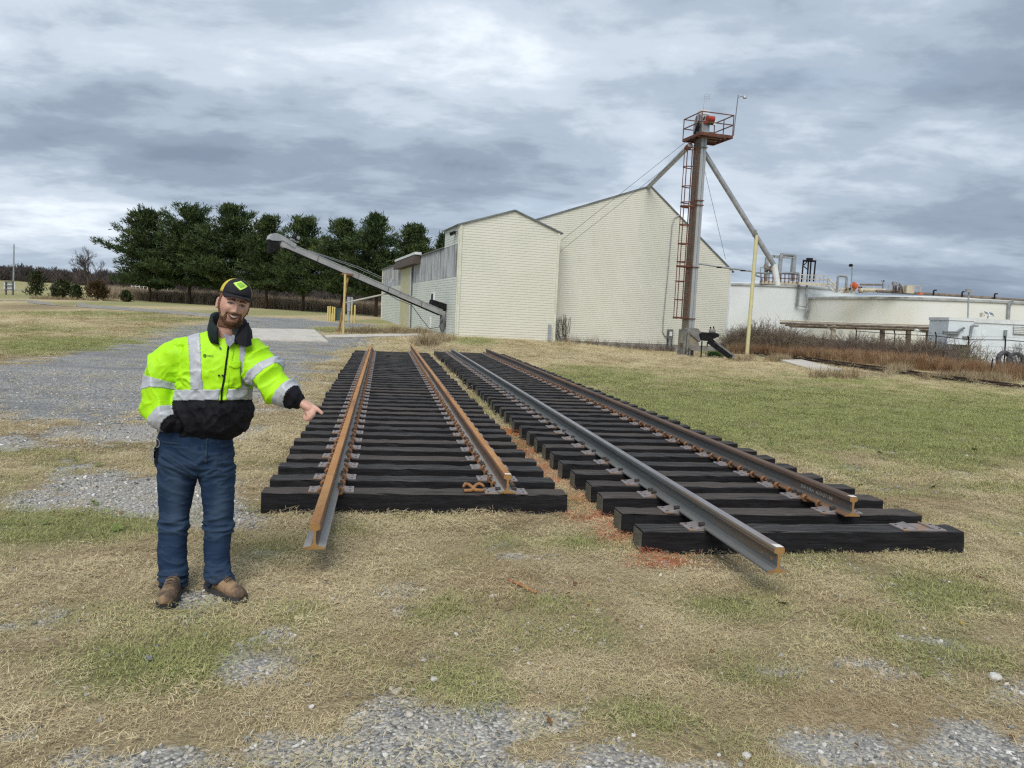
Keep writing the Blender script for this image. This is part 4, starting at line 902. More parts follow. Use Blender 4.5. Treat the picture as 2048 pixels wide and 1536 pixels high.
# antenna and lamp
an = empty('antenna', ppt(.05, .0, RH)); tag(an, 'thin wire antenna on top of the elevator platform', 'antenna')
a0 = ppt(.05, 0, RH); m = MB(); m.tube([a0, a0+ZU*1.05+FD*.04], .012, 5); m.build('mast', M_GALV, an)
m = MB(); b = a0+ZU*1.05+FD*.04
for z in (0, -.12, -.24): m.tube([b+ZU*z, b+ZU*(z-.02)+FD*.38], .008, 4)
m.tube([b+FD*.38+ZU*.05, b+FD*.30-ZU*.28], .008, 4); m.build('elements', M_GALV, an)
lp = empty('pole_lamp', ppt(PW, 0, -.1)); tag(lp, 'gooseneck lamp on a thin pole at the elevator platform corner', 'lamp')
l0 = ppt(PW, 0, .0)+FD*.06; zl = at(1470, 188, TY-.6)[2]
m = MB(); m.tube([l0, np.array([l0[0]+.12, l0[1], zl])], .03, 6); m.build('pole', M_FASCIA, lp)
tp = np.array([l0[0]+.11, l0[1], zl-.1]); m = MB(); m.tube([tp-ZU*.12, tp+FD*.16+ZU*.02, tp+FD*.34+ZU*.03, tp+FD*.46], .022, 6); m.build('arm', M_FASCIA, lp)
m = MB(); m.tube([tp+FD*.5+ZU*.2, tp+FD*.5+ZU*.08, tp+FD*.5-ZU*.02, tp+FD*.5-ZU*.06], [.05, .08, .13, .12], 10); m.build('lamp_head', M_GALV, lp)
# guy wires
def wire(pts, lab, r=.014):
    o = MB(); o.tube(pts, r, 4); ob = o.build('guy_wire', M_CABLE, org=pts[0]); tag(ob, lab, 'guy wire', 'elevator guy wires'); return ob
w_end1 = BO+FD*(sB+.15)+WD*-.05; e1 = on_plane(1123, 481, BO-WD*.06, WD); e2 = on_plane(1121, 502, BO-WD*.06, WD)
wire([ppt(0, PD*.5, -.1), e1], 'upper guy wire from the elevator platform down to the shed corner'); wire([ppt(0, .2, -.55), e2], 'lower guy wire from the elevator ladder top down to the shed corner')
e3 = on_plane(1451, 518, BO-WD*.05, WD); wire([ppt(PW*.5, PD, -.1), e3], 'guy wire from the elevator platform down to the right eave')
# yellow post carrying the right spout, tied back to the tower
YP = at(1493, 719.5, 51.0); YP[2] = gz1(YP[0], YP[1])-.1; yt = at(1508.5, 470, 51.0); yp = empty('spout_support', YP); tag(yp, 'tall pale yellow pipe post holding up the elevator spout', 'post')
m = MB(); m.tube([YP, np.array([YP[0]+.05, YP[1], yt[2]])], .125, 12); m.build('post', pm('post_pale_yellow', (.60, .55, .30), (.55, .51, .30), 2, rough=.6, coord='Position', c3=(.36, .25, .12), s3=1.2, lo3=.6, hi3=.75), yp, smooth=True, angle=40)
m = MB(); m.beam(np.array([YP[0]+.05, YP[1], yt[2]-.45]), at(1510, 460, 51.0), .16); m.build('saddle', M_GALVDIRTY, yp)
m = MB(); m.tube([cpt(.45, .1, tz(528, 1400)), np.array([YP[0], YP[1], at(1503, 543, 51)[2]])], .055, 8); m.build('tie_rod', M_GALV, yp)
for f in (.42, .86):
    p = cpt(.45, .1, tz(528, 1400))*(1-f)+np.array([YP[0], YP[1], at(1503, 543, 51)[2]])*f; m = MB(); m.beam(p-FD*.35-ZU*.03, p+FD*.35+ZU*.0, .09); m.build('clamp', M_BLACK, yp)
# loading hopper and feed auger at the foot of the tower
HO = at(1400, 712, 49.6); HO[2] = gz1(HO[0], HO[1]); hop = empty('loading_hopper', HO); tag(hop, 'weathered grey loading hopper with short auger at the elevator foot', 'hopper')
def hp(px, py, d=0.0): return at(px, py, 49.6)+WD*d
M_WEATH = pm('weathered_sheet', (.23, .22, .19), (.16, .15, .13), 2.4, rough=.8, coord='Position', c3=(.27, .20, .10), s3=2, lo3=.5, hi3=.66)
m = MB()
lo = [hp(1381, 700), hp(1396, 702), hp(1396, 702, .8), hp(1381, 700, .8)]; mid = [hp(1373, 687), hp(1398, 688), hp(1398, 688, 1.0), hp(1373, 687, 1.0)]; hi_ = [hp(1377, 666), hp(1388, 667), hp(1388, 667, 1.0), hp(1377, 666, 1.0)]
m.rings([lo, mid, hi_]); m.build('bin', M_WEATH, hop)
m = MB(); m.prism([hp(1377, 666, -.1), hp(1387, 656, -.1), hp(1395, 657, -.1), hp(1406, 672, -.1), hp(1398, 684, -.1)], WD*1.1); m.build('hood', M_GALVDIRTY, hop)
m = MB(); m.prism([hp(1396, 668, -.25), hp(1403, 664, -.25), hp(1431, 666, -.25), hp(1435, 669, -.25), hp(1434, 673, -.25), hp(1412, 682, -.25), hp(1400, 681, -.25)], WD*.55); m.build('belt_guard', M_BLACK, hop)
m = MB(); m.tube([hp(1421, 662, .1), hp(1432, 664.5, .1)], .17, 10); m.build('motor', M_GALVDIRTY, hop)
m = MB(); a, b = hp(1419, 683), hp(1466, 719, 0); b = at(1466, 718, 48.6); m.beam(a, b, .42, .2); tr = m.build('auger_trough', M_GALV, hop)
for s in (-1, 1):
    m = MB(); X = nrm(np.cross(nrm(b-a), ZU)); m.beam(a+X*.22*s+ZU*.05, b+X*.22*s+ZU*.05, .03, .32); m.build('side_board', M_BLACK if s > 0 else M_GALVDIRTY, tr)
for px, py in ((1404, 682), (1415, 684)):
    m = MB(); t_ = hp(px, py); bb = hp(px-2, 712); bb[2] = gz1(bb[0], bb[1])-.03; m.tube([t_, bb], .045, 6); m.build('leg', M_WEATH if px > 1410 else M_BLACK, hop)
for px, d in ((1368, 0), (1374, 0), (1381, .1)):
    m = MB(); t_ = hp(px+3, 664, d); bb = hp(px-1, 713, d); bb[2] = gz1(bb[0], bb[1])-.03; m.beam(t_, bb, .14 if px < 1380 else .1); m.build('leg', M_GALVDIRTY, hop)
m = MB(); m.tube([hp(1430, 672, .2), hp(1433, 660, .3), hp(1432, 653, .3)], .04, 6); m.tube([hp(1426, 654, .3), hp(1426, 657.5, .3)], .05, 6); m.build('hose', M_BLACK, hop)

# ================================================================ LEFT DRAG CONVEYOR
cvL = lpt(893, 628); CL = SA+WD*cvL[0]+NL*.25+ZU*cvL[1]
CU = at(560, 486, 49.0)
conv = empty('grain_conveyor', at(686, 670, 51.0)*np.array([1, 1, 0])); tag(conv, 'inclined galvanised grain conveyor reaching from the shed over the driveway', 'conveyor')
cdv = nrm(CU-CL); cX = nrm(np.cross(cdv, ZU)); cZ = np.cross(cX, cdv)
def cvp(f, x=0, z=0): return CL+(CU-CL)*f+cX*x+cZ*z
m = MB(); m.beam(CL, CU, .40, .36, up=cZ); trough = m.build('trough', pm('conveyor_galvanised', (.44, .44, .435), (.36, .36, .355), 1.5, rough=.5, metal=.3, coord='Position', c3=(.29, .28, .265), s3=1.3), conv)
m = MB(); m.beam(cvp(.02, 0, .205), cvp(.93, 0, .205), .46, .05, up=cZ); m.build('cover', M_CASE, conv)
for k, f in enumerate((.16, .38, .565, .80)):
    m = MB(); m.beam(cvp(f), cvp(f+.004), .45, .42, up=cZ); m.build('joint_flange', M_GALVDIRTY, conv)
m = MB(); m.beam(cvp(.02, 0, -.2), cvp(.97, 0, -.2), .46, .03, up=cZ); m.build('bottom_flange', M_BLACK, conv)
# head hood and discharge sock
hdP = [(540.5, 481), (536, 478.5), (538, 471.5), (543, 468), (551, 466.5), (560, 470), (590, 489), (586, 496), (563, 481), (556, 482)]
def hpt(px, py, x=0): return on_plane(px, py, CU, cX)+cX*x
m = MB(); m.prism([hpt(*p, -.26) for p in hdP], cX*.52); m.build('head_hood', M_CASE, conv)
m = MB(); m.prism([hpt(536, 480, -.22), hpt(556, 481, -.22), hpt(558, 500, -.22), hpt(537, 507, -.22)], cX*.44); m.build('discharge_sock', M_BLACK, conv)
mo = hpt(592, 476); m = MB(); m.tube([mo-cX*.35, mo+cX*.3], .19, 14); m.build('motor', M_BLACK, conv); m = MB(); m.tube([mo-cX*.36, mo-cX*.38], .12, 12); m.box(mo-cZ*.2+cdv*.05, (.3, .5, .1), (cX, cdv, cZ)); m.build('motor_mount', M_GALV, conv)
# truss cables above
for dz_, x in ((.62, -.12), (.55, .12)):
    m = MB(); m.tube([cvp(.86, x, .28), cvp(.58, x, dz_), cvp(.40, x, dz_), cvp(.385, x, .28)], .016, 5); m.build('truss_rod', M_GALV, conv)
m = MB(); m.beam(cvp(.375, 0, .2), cvp(.37, 0, .85), .4, .07, up=cdv); m.build('truss_bracket', M_GALV, conv)
# posts, brace, cable, boot
pb = at(686.5, 671, 51.0); pb[2] = gz1(pb[0], pb[1])-.05; ft = (at(690.5, 548, 51.0)[2])
m = MB(); m.tube([pb, np.array([pb[0]+.02, pb[1], ft])], .075, 8); m.build('support_post', M_YELLOW, conv)
m = MB(); m.tube([pb+WD*1.2-FD*.25, np.array([pb[0]-.0, pb[1]+1.0, ft-.1])], .075, 8); m.build('support_post', M_RUSTPOST, conv)
m = MB(); m.beam(np.array([pb[0]-.15, pb[1], ft]), np.array([pb[0]+.3, pb[1]+1, ft]), .12); m.build('post_head', M_RUSTPOST, conv)
m = MB(); m.tube([np.array([pb[0]-.05, pb[1], ft-3.1]), np.array([pb[0]-.05, pb[1]+1.1, ft-3.1])], .05, 6); m.build('cross_tie', M_YELLOW, conv)
fb = .37; m = MB(); m.tube([np.array([pb[0], pb[1]+.05, at(691, 606, 51)[2]]), cvp(fb, 0, -.25)], .06, 6); m.build('brace', pm('brace_pale', (.50, .49, .40), (.42, .41, .34), 3, rough=.6, coord='Position'), conv)
m = MB(); m.tube([cvp(.40, -.25, -.25), cvp(.32, -.25, -.42), cvp(.22, -.25, -.38), cvp(.14, -.26, -1.0), cvp(.07, -.26, -1.45), cvp(.015, -.26, -1.1), cvp(.0, -.2, -.4)], .022, 6); m.build('cable', M_BLACK, conv, smooth=True)
m = MB(); m.prism([cvp(.10, -.22, .25), cvp(.0, -.22, .25), cvp(-.03, -.22, .30), cvp(-.03, -.22, .85), cvp(.0, -.22, .75), cvp(.10, -.22, .62)], cX*.44); m.build('inlet_flap', M_BLACK, conv)
m = MB(); m.tube([cvp(-.005, -.02, -.1), cvp(-.005, 0, -.1)-ZU*.5, cvp(-.0, .02, -.1)-ZU*.95, cvp(.004, -.08, -.1)-ZU*1.35], [.26, .27, .2, .07], 10); m.build('outlet_sock', pm('sock_grey', (.10, .10, .105), (.17, .17, .175), 4, rough=.8, coord='Position'), conv, smooth=True)
# bollards, transformer, meter cabinet
M_BOLL = pm('bollard_yellow', (.60, .48, .16), (.52, .42, .17), 3, rough=.6, coord='Position')
BY = 75.0
bl = [(656, 612.5, 640, 'leftmost yellow bollard of the row by the green transformer'), (660, 612, 640, 'second yellow bollard from the left by the green transformer'), (665, 613, 643, 'third yellow bollard from the left by the green transformer'),
      (669, 614, 643.5, 'yellow bollard just left of the green transformer'), (703, 610, 643, 'yellow bollard right of the grey meter cabinet'), (709.5, 610, 639, 'farthest right yellow bollard near the shed end')]
for px, y0, y1, lab in bl:
    b = at(px-.3, y1, BY); b[2] = gz1(b[0], b[1])-.1; tpz = at(px, y0, BY)[2]; m = MB(); rr = .078
    m.tube([b, np.array([b[0], b[1], tpz-.05]), np.array([b[0], b[1], tpz-.01]), np.array([b[0], b[1], tpz])], [rr, rr, rr*.8, rr*.3], 10); o = m.build('bollard', M_BOLL, org=b, smooth=True, angle=50); tag(o, lab, 'bollard', 'yellow bollards around the transformer')
tb = at(678, 643, BY+.6); tb[2] = gz1(tb[0], tb[1]); M_TRG = pm('transformer_green', (.05, .085, .075), (.035, .06, .055), 2, rough=.5, coord='Position')
tr_ = empty('transformer', tb); tag(tr_, 'dark green pad transformer box between yellow bollards', 'transformer')
m = MB(); m.box(tb+ZU*.62, (.75, .7, 1.25)); m.build('cabinet', M_TRG, tr_); m = MB(); m.box(tb+ZU*1.27+np.array([0, -.02, 0]), (.82, .78, .06)); m.build('lid', M_TRG, tr_); m = MB(); m.box(tb+ZU*.05, (1.0, .95, .12)); m.build('pad', M_CONC2, tr_)
for s in (-.19, .19):
    m = MB(); m.box(tb+ZU*.65+np.array([s, -.36, 0]), (.35, .03, 1.05)); m.build('door', M_TRG, tr_)
cb_ = at(696, 643, BY); cb_[2] = gz1(cb_[0], cb_[1]); me_ = empty('meter_cabinet', cb_); tag(me_, 'tall blue grey electrical cabinet on a stand behind the yellow conveyor post', 'utility box')
ztop = at(698, 594, BY)[2]; zmid = at(697, 622, BY)[2]
m = MB(); m.box((cb_[0]+.05, cb_[1], (ztop+zmid)/2), (.30, .25, ztop-zmid)); m.box((cb_[0]+.32, cb_[1]+.05, (ztop+zmid)/2+.3), (.18, .2, (ztop-zmid)*.55)); m.build('cabinet', M_GREYPAINT, me_)
m = MB(); m.box((cb_[0]+.02, cb_[1], (zmid+cb_[2])/2-.05), (.2, .18, zmid-cb_[2]+.1)); m.build('post', M_GREYPAINT, me_)
# ================================================================ TANK FARM ON THE RIGHT
def tank_material(name, a, b, st):
    t = NT(name); v = t.co('Position'); c = t.mix(t.lohi(t.noise(v, .16, 4), .4, .62), a, b)
    c = t.mix(t.math('MULTIPLY', t.lohi(t.noise(t.co('Position', (1, 1, .45)), .33, 6, .6), .52, .74), .45), c, st); return t.fin(c, .5, 0, .4)
M_TANK1 = tank_material('tank_white_blue', (.66, .70, .72), (.60, .64, .645), (.55, .565, .54))
M_TANK2 = tank_material('tank_white_cream', (.67, .685, .63), (.72, .735, .70), (.62, .57, .42))
M_RIM = pm('tank_rim_grey', (.40, .42, .41), (.30, .32, .32), 1, rough=.6, coord='Position')
M_PIPEG = pm('pipe_grey', (.30, .325, .34), (.22, .235, .245), 2, rough=.55, coord='Position')
M_PIPEB = pm('pipe_brown', (.21, .17, .13), (.13, .105, .085), 2, rough=.75, coord='Position')
M_BEIGE = pm('equipment_beige', (.54, .49, .38), (.45, .40, .31), 2, rough=.65, coord='Position')
M_RAILW = pm('railing_cream', (.55, .52, .43), (.44, .38, .30), 2, rough=.65, coord='Position')
def ring(c, r, z, n): return [(c[0]+r*math.cos(2*math.pi*k/n), c[1]+r*math.sin(2*math.pi*k/n), z) for k in range(n)]
def tank(pxc, Yc, Rr, px_top, py_top, label, mat):
    c = at(pxc, 650, Yc); zt = at(px_top, py_top, Yc-Rr*.93)[2]; zb_ = gz1(c[0], c[1])-.5; n = 96
    root = empty('storage_tank', (c[0], c[1], zb_)); tag(root, label, 'storage tank', 'white storage tanks')
    m = MB(); m.rings([ring(c, Rr, z, n) for z in np.linspace(zb_, zt-.25, 6)], cap=False); m.build('shell', mat, root, smooth=True, fix=False)
    m = MB(); m.rings([ring(c, Rr+.06, zt-.28, n), ring(c, Rr+.14, zt-.24, n), ring(c, Rr+.14, zt-.05, n), ring(c, Rr, zt, n)], cap=False); m.build('rim', M_RIM, root, smooth=True, fix=False, angle=30)
    m = MB(); m.rings([ring(c, Rr, zt, n), ring(c, Rr*.6, zt+.35, n), ring(c, Rr*.2, zt+.6, n), ring(c, .2, zt+.65, n)]); m.build('roof', mat, root, smooth=True)
    return root, c, zt
tk1, c1, zt1 = tank(1500, 99, 12.2, 1530, 568.5, 'pale blue white round storage tank half hidden behind the warehouse', M_TANK1)
tk2, c2, zt2 = tank(1852, 86, 12.9, 1850, 594.5, 'large round cream white storage tank with equipment along its rim', M_TANK2)
def bm_(pairs, Y, w, name, mat, parent, n=0):
    m = MB()
    for a, b in pairs:
        if n: m.tube([at(*a, Y), at(*b, Y)], w, n)
        else: m.beam(at(*a, Y), at(*b, Y), w)
    return m.build(name, mat, parent)
Y1 = 87.5
bm_([((1531, 564), (1534, 515)), ((1558, 564), (1562, 510))], Y1, .34, 'gantry_post', M_PIPEG, tk1); bm_([((1533, 516), (1548, 512)), ((1547, 512.5), (1564, 515))], Y1+2, .3, 'gantry_beam', M_PIPEG, tk1)
bm_([((1585, 562), (1589, 511))], Y1, .38, 'gantry_post', M_PIPEG, tk1); bm_([((1561, 509), (1590, 511.5)), ((1563, 514), (1586, 514))], Y1, .3, 'gantry_beam', M_PIPEG, tk1); bm_([((1581, 545), (1584, 514))], Y1+2, .12, 'gantry_post', M_PIPEG, tk1)
# platform with railing on tank 1
bm_([((1520, 564.5), (1602, 567))], Y1-.6, .32, 'platform', M_BEIGE, tk1)
pr = [((1521, 546), (1598, 549)), ((1521, 555), (1598, 558))]+[((x, 547+(x-1521)*.03), (x-.3, 564.5)) for x in range(1522, 1600, 8)]
bm_(pr, Y1-.9, .085, 'railing', M_REDRUST, tk1); bm_([((1521, 535), (1534, 534)), ((1521, 535), (1521, 548))], Y1-.9, .08, 'railing', M_PIPEG, tk1)
m = MB(); rn = random.Random(4)
for k in range(16):
    p = at(1540+rn.uniform(-7, 8), 539+rn.uniform(-6, 6), Y1-.3); m.tube([p, p+np.array([rn.uniform(-.5, .5), rn.uniform(-.3, .3), rn.uniform(-.4, .4)])], rn.uniform(.07, .17), 6)
m.build('pump', M_PIPEB, tk1)
m = MB(); m.tube([at(*p, Y1-1) for p in ((1524, 563), (1523, 554), (1514, 552), (1509.5, 548), (1513, 545.5), (1530, 546.5), (1560, 547), (1590, 545.5), (1597, 546), (1598, 563), (1594, 600), (1592, 612))], .10, 6); m.build('pipe', M_FASCIA, tk1)
m = MB(); m.tube([at(*p, Y1-1.0) for p in ((1599, 566), (1596, 612), (1613, 613.5), (1616, 622), (1613, 638), (1610, 640))], .09, 6); m.tube([at(*p, Y1-1.2) for p in ((1614, 566), (1613, 590), (1616, 612), (1612, 625))], .13, 6); m.build('pipe', M_PIPEG, tk1)
# black frame
m = MB()
for a, b in (((1603, 564), (1607, 521)), ((1614, 564), (1617, 523)), ((1619, 563), (1622, 523)), ((1627, 563), (1631, 522))): m.beam(at(*a, Y1-1), at(*b, Y1-1), .13)
m.beam(at(1606, 521.5, Y1-1), at(1632, 522.5, Y1-1), .2); m.beam(at(1608, 533, Y1-1), at(1616, 540, Y1-1), .09); m.beam(at(1608, 530, Y1-1), at(1614, 524, Y1-1), .09); m.build('hoist_frame', M_BLACK, tk1)
m = MB(); m.box(at(1619, 519, Y1-1), (.6, .4, .32)); m.build('hoist_box', M_BLACK, tk1)
# walkway to tank 2
bm_([((1597, 566.5), (1657, 570.5))], Y1-1.5, .3, 'walkway', M_BEIGE, tk1)
bm_([((1600, 549), (1656, 552)), ((1600, 557), (1656, 560))]+[((x, 549+(x-1600)*.055), (x-.5, 567+(x-1600)*.06)) for x in range(1600, 1660, 8)], Y1-1.6, .07, 'railing', M_RAILW, tk1)
bm_([((1656, 571), (1670, 585)), ((1660, 566), (1673, 580)), ((1657, 556), (1671, 572)), ((1672, 585), (1680, 574)), ((1680, 585), (1688, 574))], Y1-2, .14, 'stair', M_RAILW, tk1)
Y2 = 74.6
m = MB(); m.tube([at(*p, 78) for p in ((1673, 585), (1676, 553), (1678, 551.5), (1692, 552.5), (1693.5, 555), (1691, 585))], .13, 8); m.build('pipe_loop', M_PIPEG, tk2)
m = MB(); p = at(1709, 573, 77); m.tube([p-np.array([.25, 0, -.25]), p+np.array([.2, 0, -.1])], .3, 10); m.tube([p-ZU*.3, p+ZU*.35], .16, 8); m.build('valve', pm('valve_red_orange', (.52, .10, .035), rough=.6), tk2)
m = MB(); m.tube([at(1720, 569, 77), at(1764, 569.5, 77)], .09, 8); m.build('pipe', M_PIPEB, tk2)
m = MB(); m.tube([at(1718, 580, 77), at(1770, 581, 77)], .19, 8); m.build('pipe', M_BEIGE, tk2)
m = MB(); rn = random.Random(9)
for k in range(26):
    px = rn.uniform(1683, 1765); a = at(px, rn.uniform(571, 583), 77+rn.uniform(-.4, .8)); b = at(px+rn.uniform(-2, 2), 586, 77)
    m.beam(a, b, rn.uniform(.05, .12))
m.build('pipe_stands', M_RAILW, tk2)
m = MB(); rn = random.Random(12)
for k in range(14):
    px = rn.uniform(1684, 1720); m.tube([at(px, rn.uniform(574, 585), 77.5), at(px+rn.uniform(3, 9), rn.uniform(574, 585), 77.3)], rn.uniform(.06, .13), 6)
m.build('manifold', M_PIPEB, tk2)
bm_([((1766, 586), (1767, 560)), ((1763, 562), (1769, 562))], 77, .13, 'signal_post', M_PIPEG, tk2)
m = MB()
for px in (1777, 1786, 1810, 1826, 1841): m.beam(at(px, 588, 76), at(px+.6, 571, 76), .06)
m.beam(at(1777, 571.5, 76), at(1842, 571, 76), .06); m.beam(at(1777, 579, 76), at(1842, 580, 76), .05); m.build('railing', M_RAILW, tk2)
m = MB(); m.box(at(1818, 579, 75.5), (.75, .6, .75)); m.build('control_box', M_BEIGE, tk2)
m = MB(); m.box(at(1788, 566.5, 76), (.32, .3, .3)); m.box(at(1794, 567, 76), (.3, .3, .25)); m.build('meter_heads', M_PIPEG, tk2)
m = MB(); rn = random.Random(3)
for k in range(12): px = rn.uniform(1786, 1808); m.beam(at(px, 587, 75.6), at(px+rn.uniform(-1, 1), rn.uniform(566, 578), 75.6), .11)
m.build('valve_group', M_PIPEB, tk2)
m = MB(); m.box(at(1841, 587.5, 74.8), (.36, .3, .16)); m.build('float_gauge', pm('paint_orange_red', (.60, .14, .06), rough=.6), tk2)
m = MB(); m.tube([at(*p, 76.0) for p in ((1752, 582), (1820, 586), (1900, 590), (1980, 596), (2048, 601), (2140, 609))], .14, 8); m.build('rim_pipe', M_PIPEB, tk2)
for px, py in ((1867, 588), (1924, 591), (1989, 595)):
    m = MB(); m.tube([at(px, py+3, 75.6), at(px+.3, py-6, 75.6), at(px+1.5, py-7.5, 75.6), at(px+6, py-7.5, 75.6)], .075, 6); m.build('vent', M_BLACK, tk2)
m = MB(); m.tube([at(2018, 604, 73), at(2016, 641, 73)], .16, 8); m.tube([at(2018, 603, 73), at(2026, 602, 73), at(2024, 608, 73)], .07, 6); m.build('downpipe', M_PIPEG, tk2)
# lamp poles
def lamp_pole(px, y0, y1, Y, head, lab):
    b = at(px, y1, Y); t_ = at(px+1.8, y0, Y); r_ = empty('lamp_pole', b); tag(r_, lab, 'lamp pole', 'lamp poles among the tanks'); m = MB(); m.tube([b, t_], .055, 6); m.build('pole', M_PIPEG, r_)
    m = MB(); c = t_+ZU*.1
    if head == 'round': m.tube([c-np.array([.3, 0, .02]), c-np.array([.12, 0, -.02]), c+np.array([.05, 0, .03])], [.12, .16, .08], 10); m.build('lamp_head', M_BLACK, r_)
    else: m.box(c+np.array([-.1, -.1, .05]), (.36, .3, .22), (nrm((1, 0, -.2)), (0, 1, 0), nrm((.2, 0, 1)))); m.box(c+np.array([.2, 0, .0]), (.2, .3, .22)); m.build('lamp_head', M_GALV, r_)
lamp_pole(1702.5, 533, 586, 76.5, 'round', 'thin lamp pole with dark round head above the tanks'); lamp_pole(1935.5, 586, 640, 58.5, 'box', 'floodlight pole rising behind the white equipment building')
# pipe trestle before the tanks
M_OLDW = pm('trestle_timber', (.22, .185, .13), (.13, .105, .075), 2.5, rough=.85, coord='Position'); YT = 68.0; tre = empty('pipe_trestle', at(1700, 690, YT)); tag(tre, 'low brown pipe trestle on posts running before the tanks', 'trestle')
for k, (a, b, w, mt) in enumerate((((1560, 641), (1895, 652), .13, M_BEIGE), ((1560, 646), (1895, 657), .2, M_PIPEB), ((1570, 650.5), (1880, 661), .17, M_OLDW), ((1580, 653.5), (1860, 662), .12, M_PIPEB))):
    m = MB(); m.tube([at(*a, YT+(k % 2)*.5), at(*b, YT-8+(k % 2)*.5)], w*.5, 8); m.build('pipe', mt, tre)
for px, y0, y1 in ((1667, 650, 700), (1765, 655, 706), (1817, 658, 708), (1857, 660, 712)):
    f = (px-1560)/335; Yp = YT-8*f+.2; m = MB(); m.beam(at(px, y0, Yp), at(px-1.5, y1, Yp), .30); m.build('post', M_BEIGE if px < 1700 else M_PIPEB, tre)
m = MB(); m.beam(at(1650, 650, 66), at(1666, 663, 66), .12); m.build('brace', M_RAILW, tre)
m = MB(); m.tube([at(1850, 663, 61), at(1830, 660, 61)], .12, 6); m.build('pipe', M_WHITE, tre)
# containment wall
m = MB(); a, b = at(1540, 668, 67), at(1888, 699, 55); g0, g1 = gz1(a[0], a[1])-.3, gz1(b[0], b[1])-.3
m.hexa([(a[0], a[1], g0), (b[0], b[1], g1), (b[0]+.1, b[1]+.3, g1), (a[0]+.1, a[1]+.3, g0), (a[0], a[1], a[2]), (b[0], b[1], b[2]), (b[0]+.1, b[1]+.3, b[2]), (a[0]+.1, a[1]+.3, a[2])])
tag(m.build('containment_wall', pm('wall_dark_concrete', (.085, .072, .06), (.12, .10, .085), 1, rough=.9, coord='Position'), org=a), 'low dark stained containment wall behind the brown brush', 'wall')
# white equipment building
M_WB = pm('building_white_blue', (.68, .74, .77), (.63, .69, .72), .8, rough=.5, coord='Position')
YB = 56.0; wb0 = at(1942, 725, YB); wb0[2] = gz1(wb0[0], wb0[1])-.3; wb = empty('equipment_building', wb0); tag(wb, 'white flat-roofed equipment building behind the fence at the right edge', 'building')
zt_ = at(1985, 645, YB)[2]
xr = at(2125, 650, YB)[0]; xl = at(1942, 650, YB)[0]
m = MB(); m.box(((xl+xr)/2, YB+2.5, (zt_+wb0[2])/2), (xr-xl, 5, zt_-wb0[2])); m.build('wall', M_WB, wb)
m = MB(); m.box(((xl+xr)/2, YB+2.5, zt_+.1), (xr-xl+.16, 5.16, .32)); m.build('parapet', M_WHITE, wb)
xb0, xb1 = at(1891, 650, YB)[0], at(1941, 650, YB)[0]; z0_, z1_ = at(1915, 689, YB-.4)[2], at(1915, 636, YB-.4)[2]
m = MB(); m.box(((xb0+xb1)/2, YB+.9, (z0_+z1_)/2), (xb1-xb0, 2.6, z1_-z0_)); m.build('annex', M_WB, wb); m = MB(); m.box(((xb0+xb1)/2, YB+.9, z1_-.08), (xb1-xb0+.1, 2.7, .2)); m.build('parapet', M_WHITE, wb)
for px in (1895, 1933):
    p = at(px, 690, YB-.35); m = MB(); m.prism([p, p+np.array([.35, 0, 0]), p+np.array([.33, 0, -.45])], (0, .1, 0)); m.build('bracket', M_FASCIA, wb)
m = MB(); m.tube([at(*p, YB-.55) for p in ((1886, 663.5), (1910, 664.5), (1914, 664), (1921, 659), (1929, 655.5))], .075, 6); m.tube([at(*p, YB-.6) for p in ((1886, 667), (1917, 667.5), (1919, 665.5))], .075, 6); m.build('pipe', M_FASCIA, wb)
m = MB(); m.tube([at(*p, YB-.5) for p in ((1926, 674), (1938, 674), (1941, 672), (1943.5, 652), (1945, 651), (1956, 651.5))], .09, 6); m.build('pipe', M_PIPEG, wb)
lv = MB(); lv.box(at(2040, 660, YB-.03), (.95, .1, .68)); lv = lv.build('louver', M_PIPEG, wb)
for k in range(5):
    m = MB(); m.box(at(2040, 653.5+k*3.3, YB-.1), (.9, .06, .07), ((1, 0, 0), nrm((0, 1, .6)), nrm((0, -.6, 1)))); m.build('slat', M_WHITE, lv)
m = MB(); m.tube([at(2011.5, 660, YB-.1), at(2010, 676, YB-.1)], .11, 6); m.build('wall_pipe', M_PIPEG, wb)
so = at(1977, 629, YB+1.5); sp_ = empty('solar_panel', so); tag(sp_, 'small tilted solar panel rack on the white equipment building roof', 'solar panel')
m = MB(); m.box(so+ZU*.05, (.8, .5, .05), ((1, 0, -.15), nrm((0, 1, .7)), nrm((.15, -.7, 1)))); m.build('frame', M_WHITE, sp_)
for s in (-.18, .2):
    m = MB(); m.box(so+np.array([s, -.03, .08-s*.12]), (.26, .34, .03), ((1, 0, -.15), nrm((0, 1, .7)), nrm((.15, -.7, 1)))); m.build('panel', M_FASCIA, sp_)
m = MB(); m.beam(so-ZU*.05, np.array([so[0]-.05, so[1], zt_+.22]), .07); m.box(so+np.array([-.45, 0, -.05]), (.22, .3, .3)); m.build('stand', M_BEIGE, sp_)
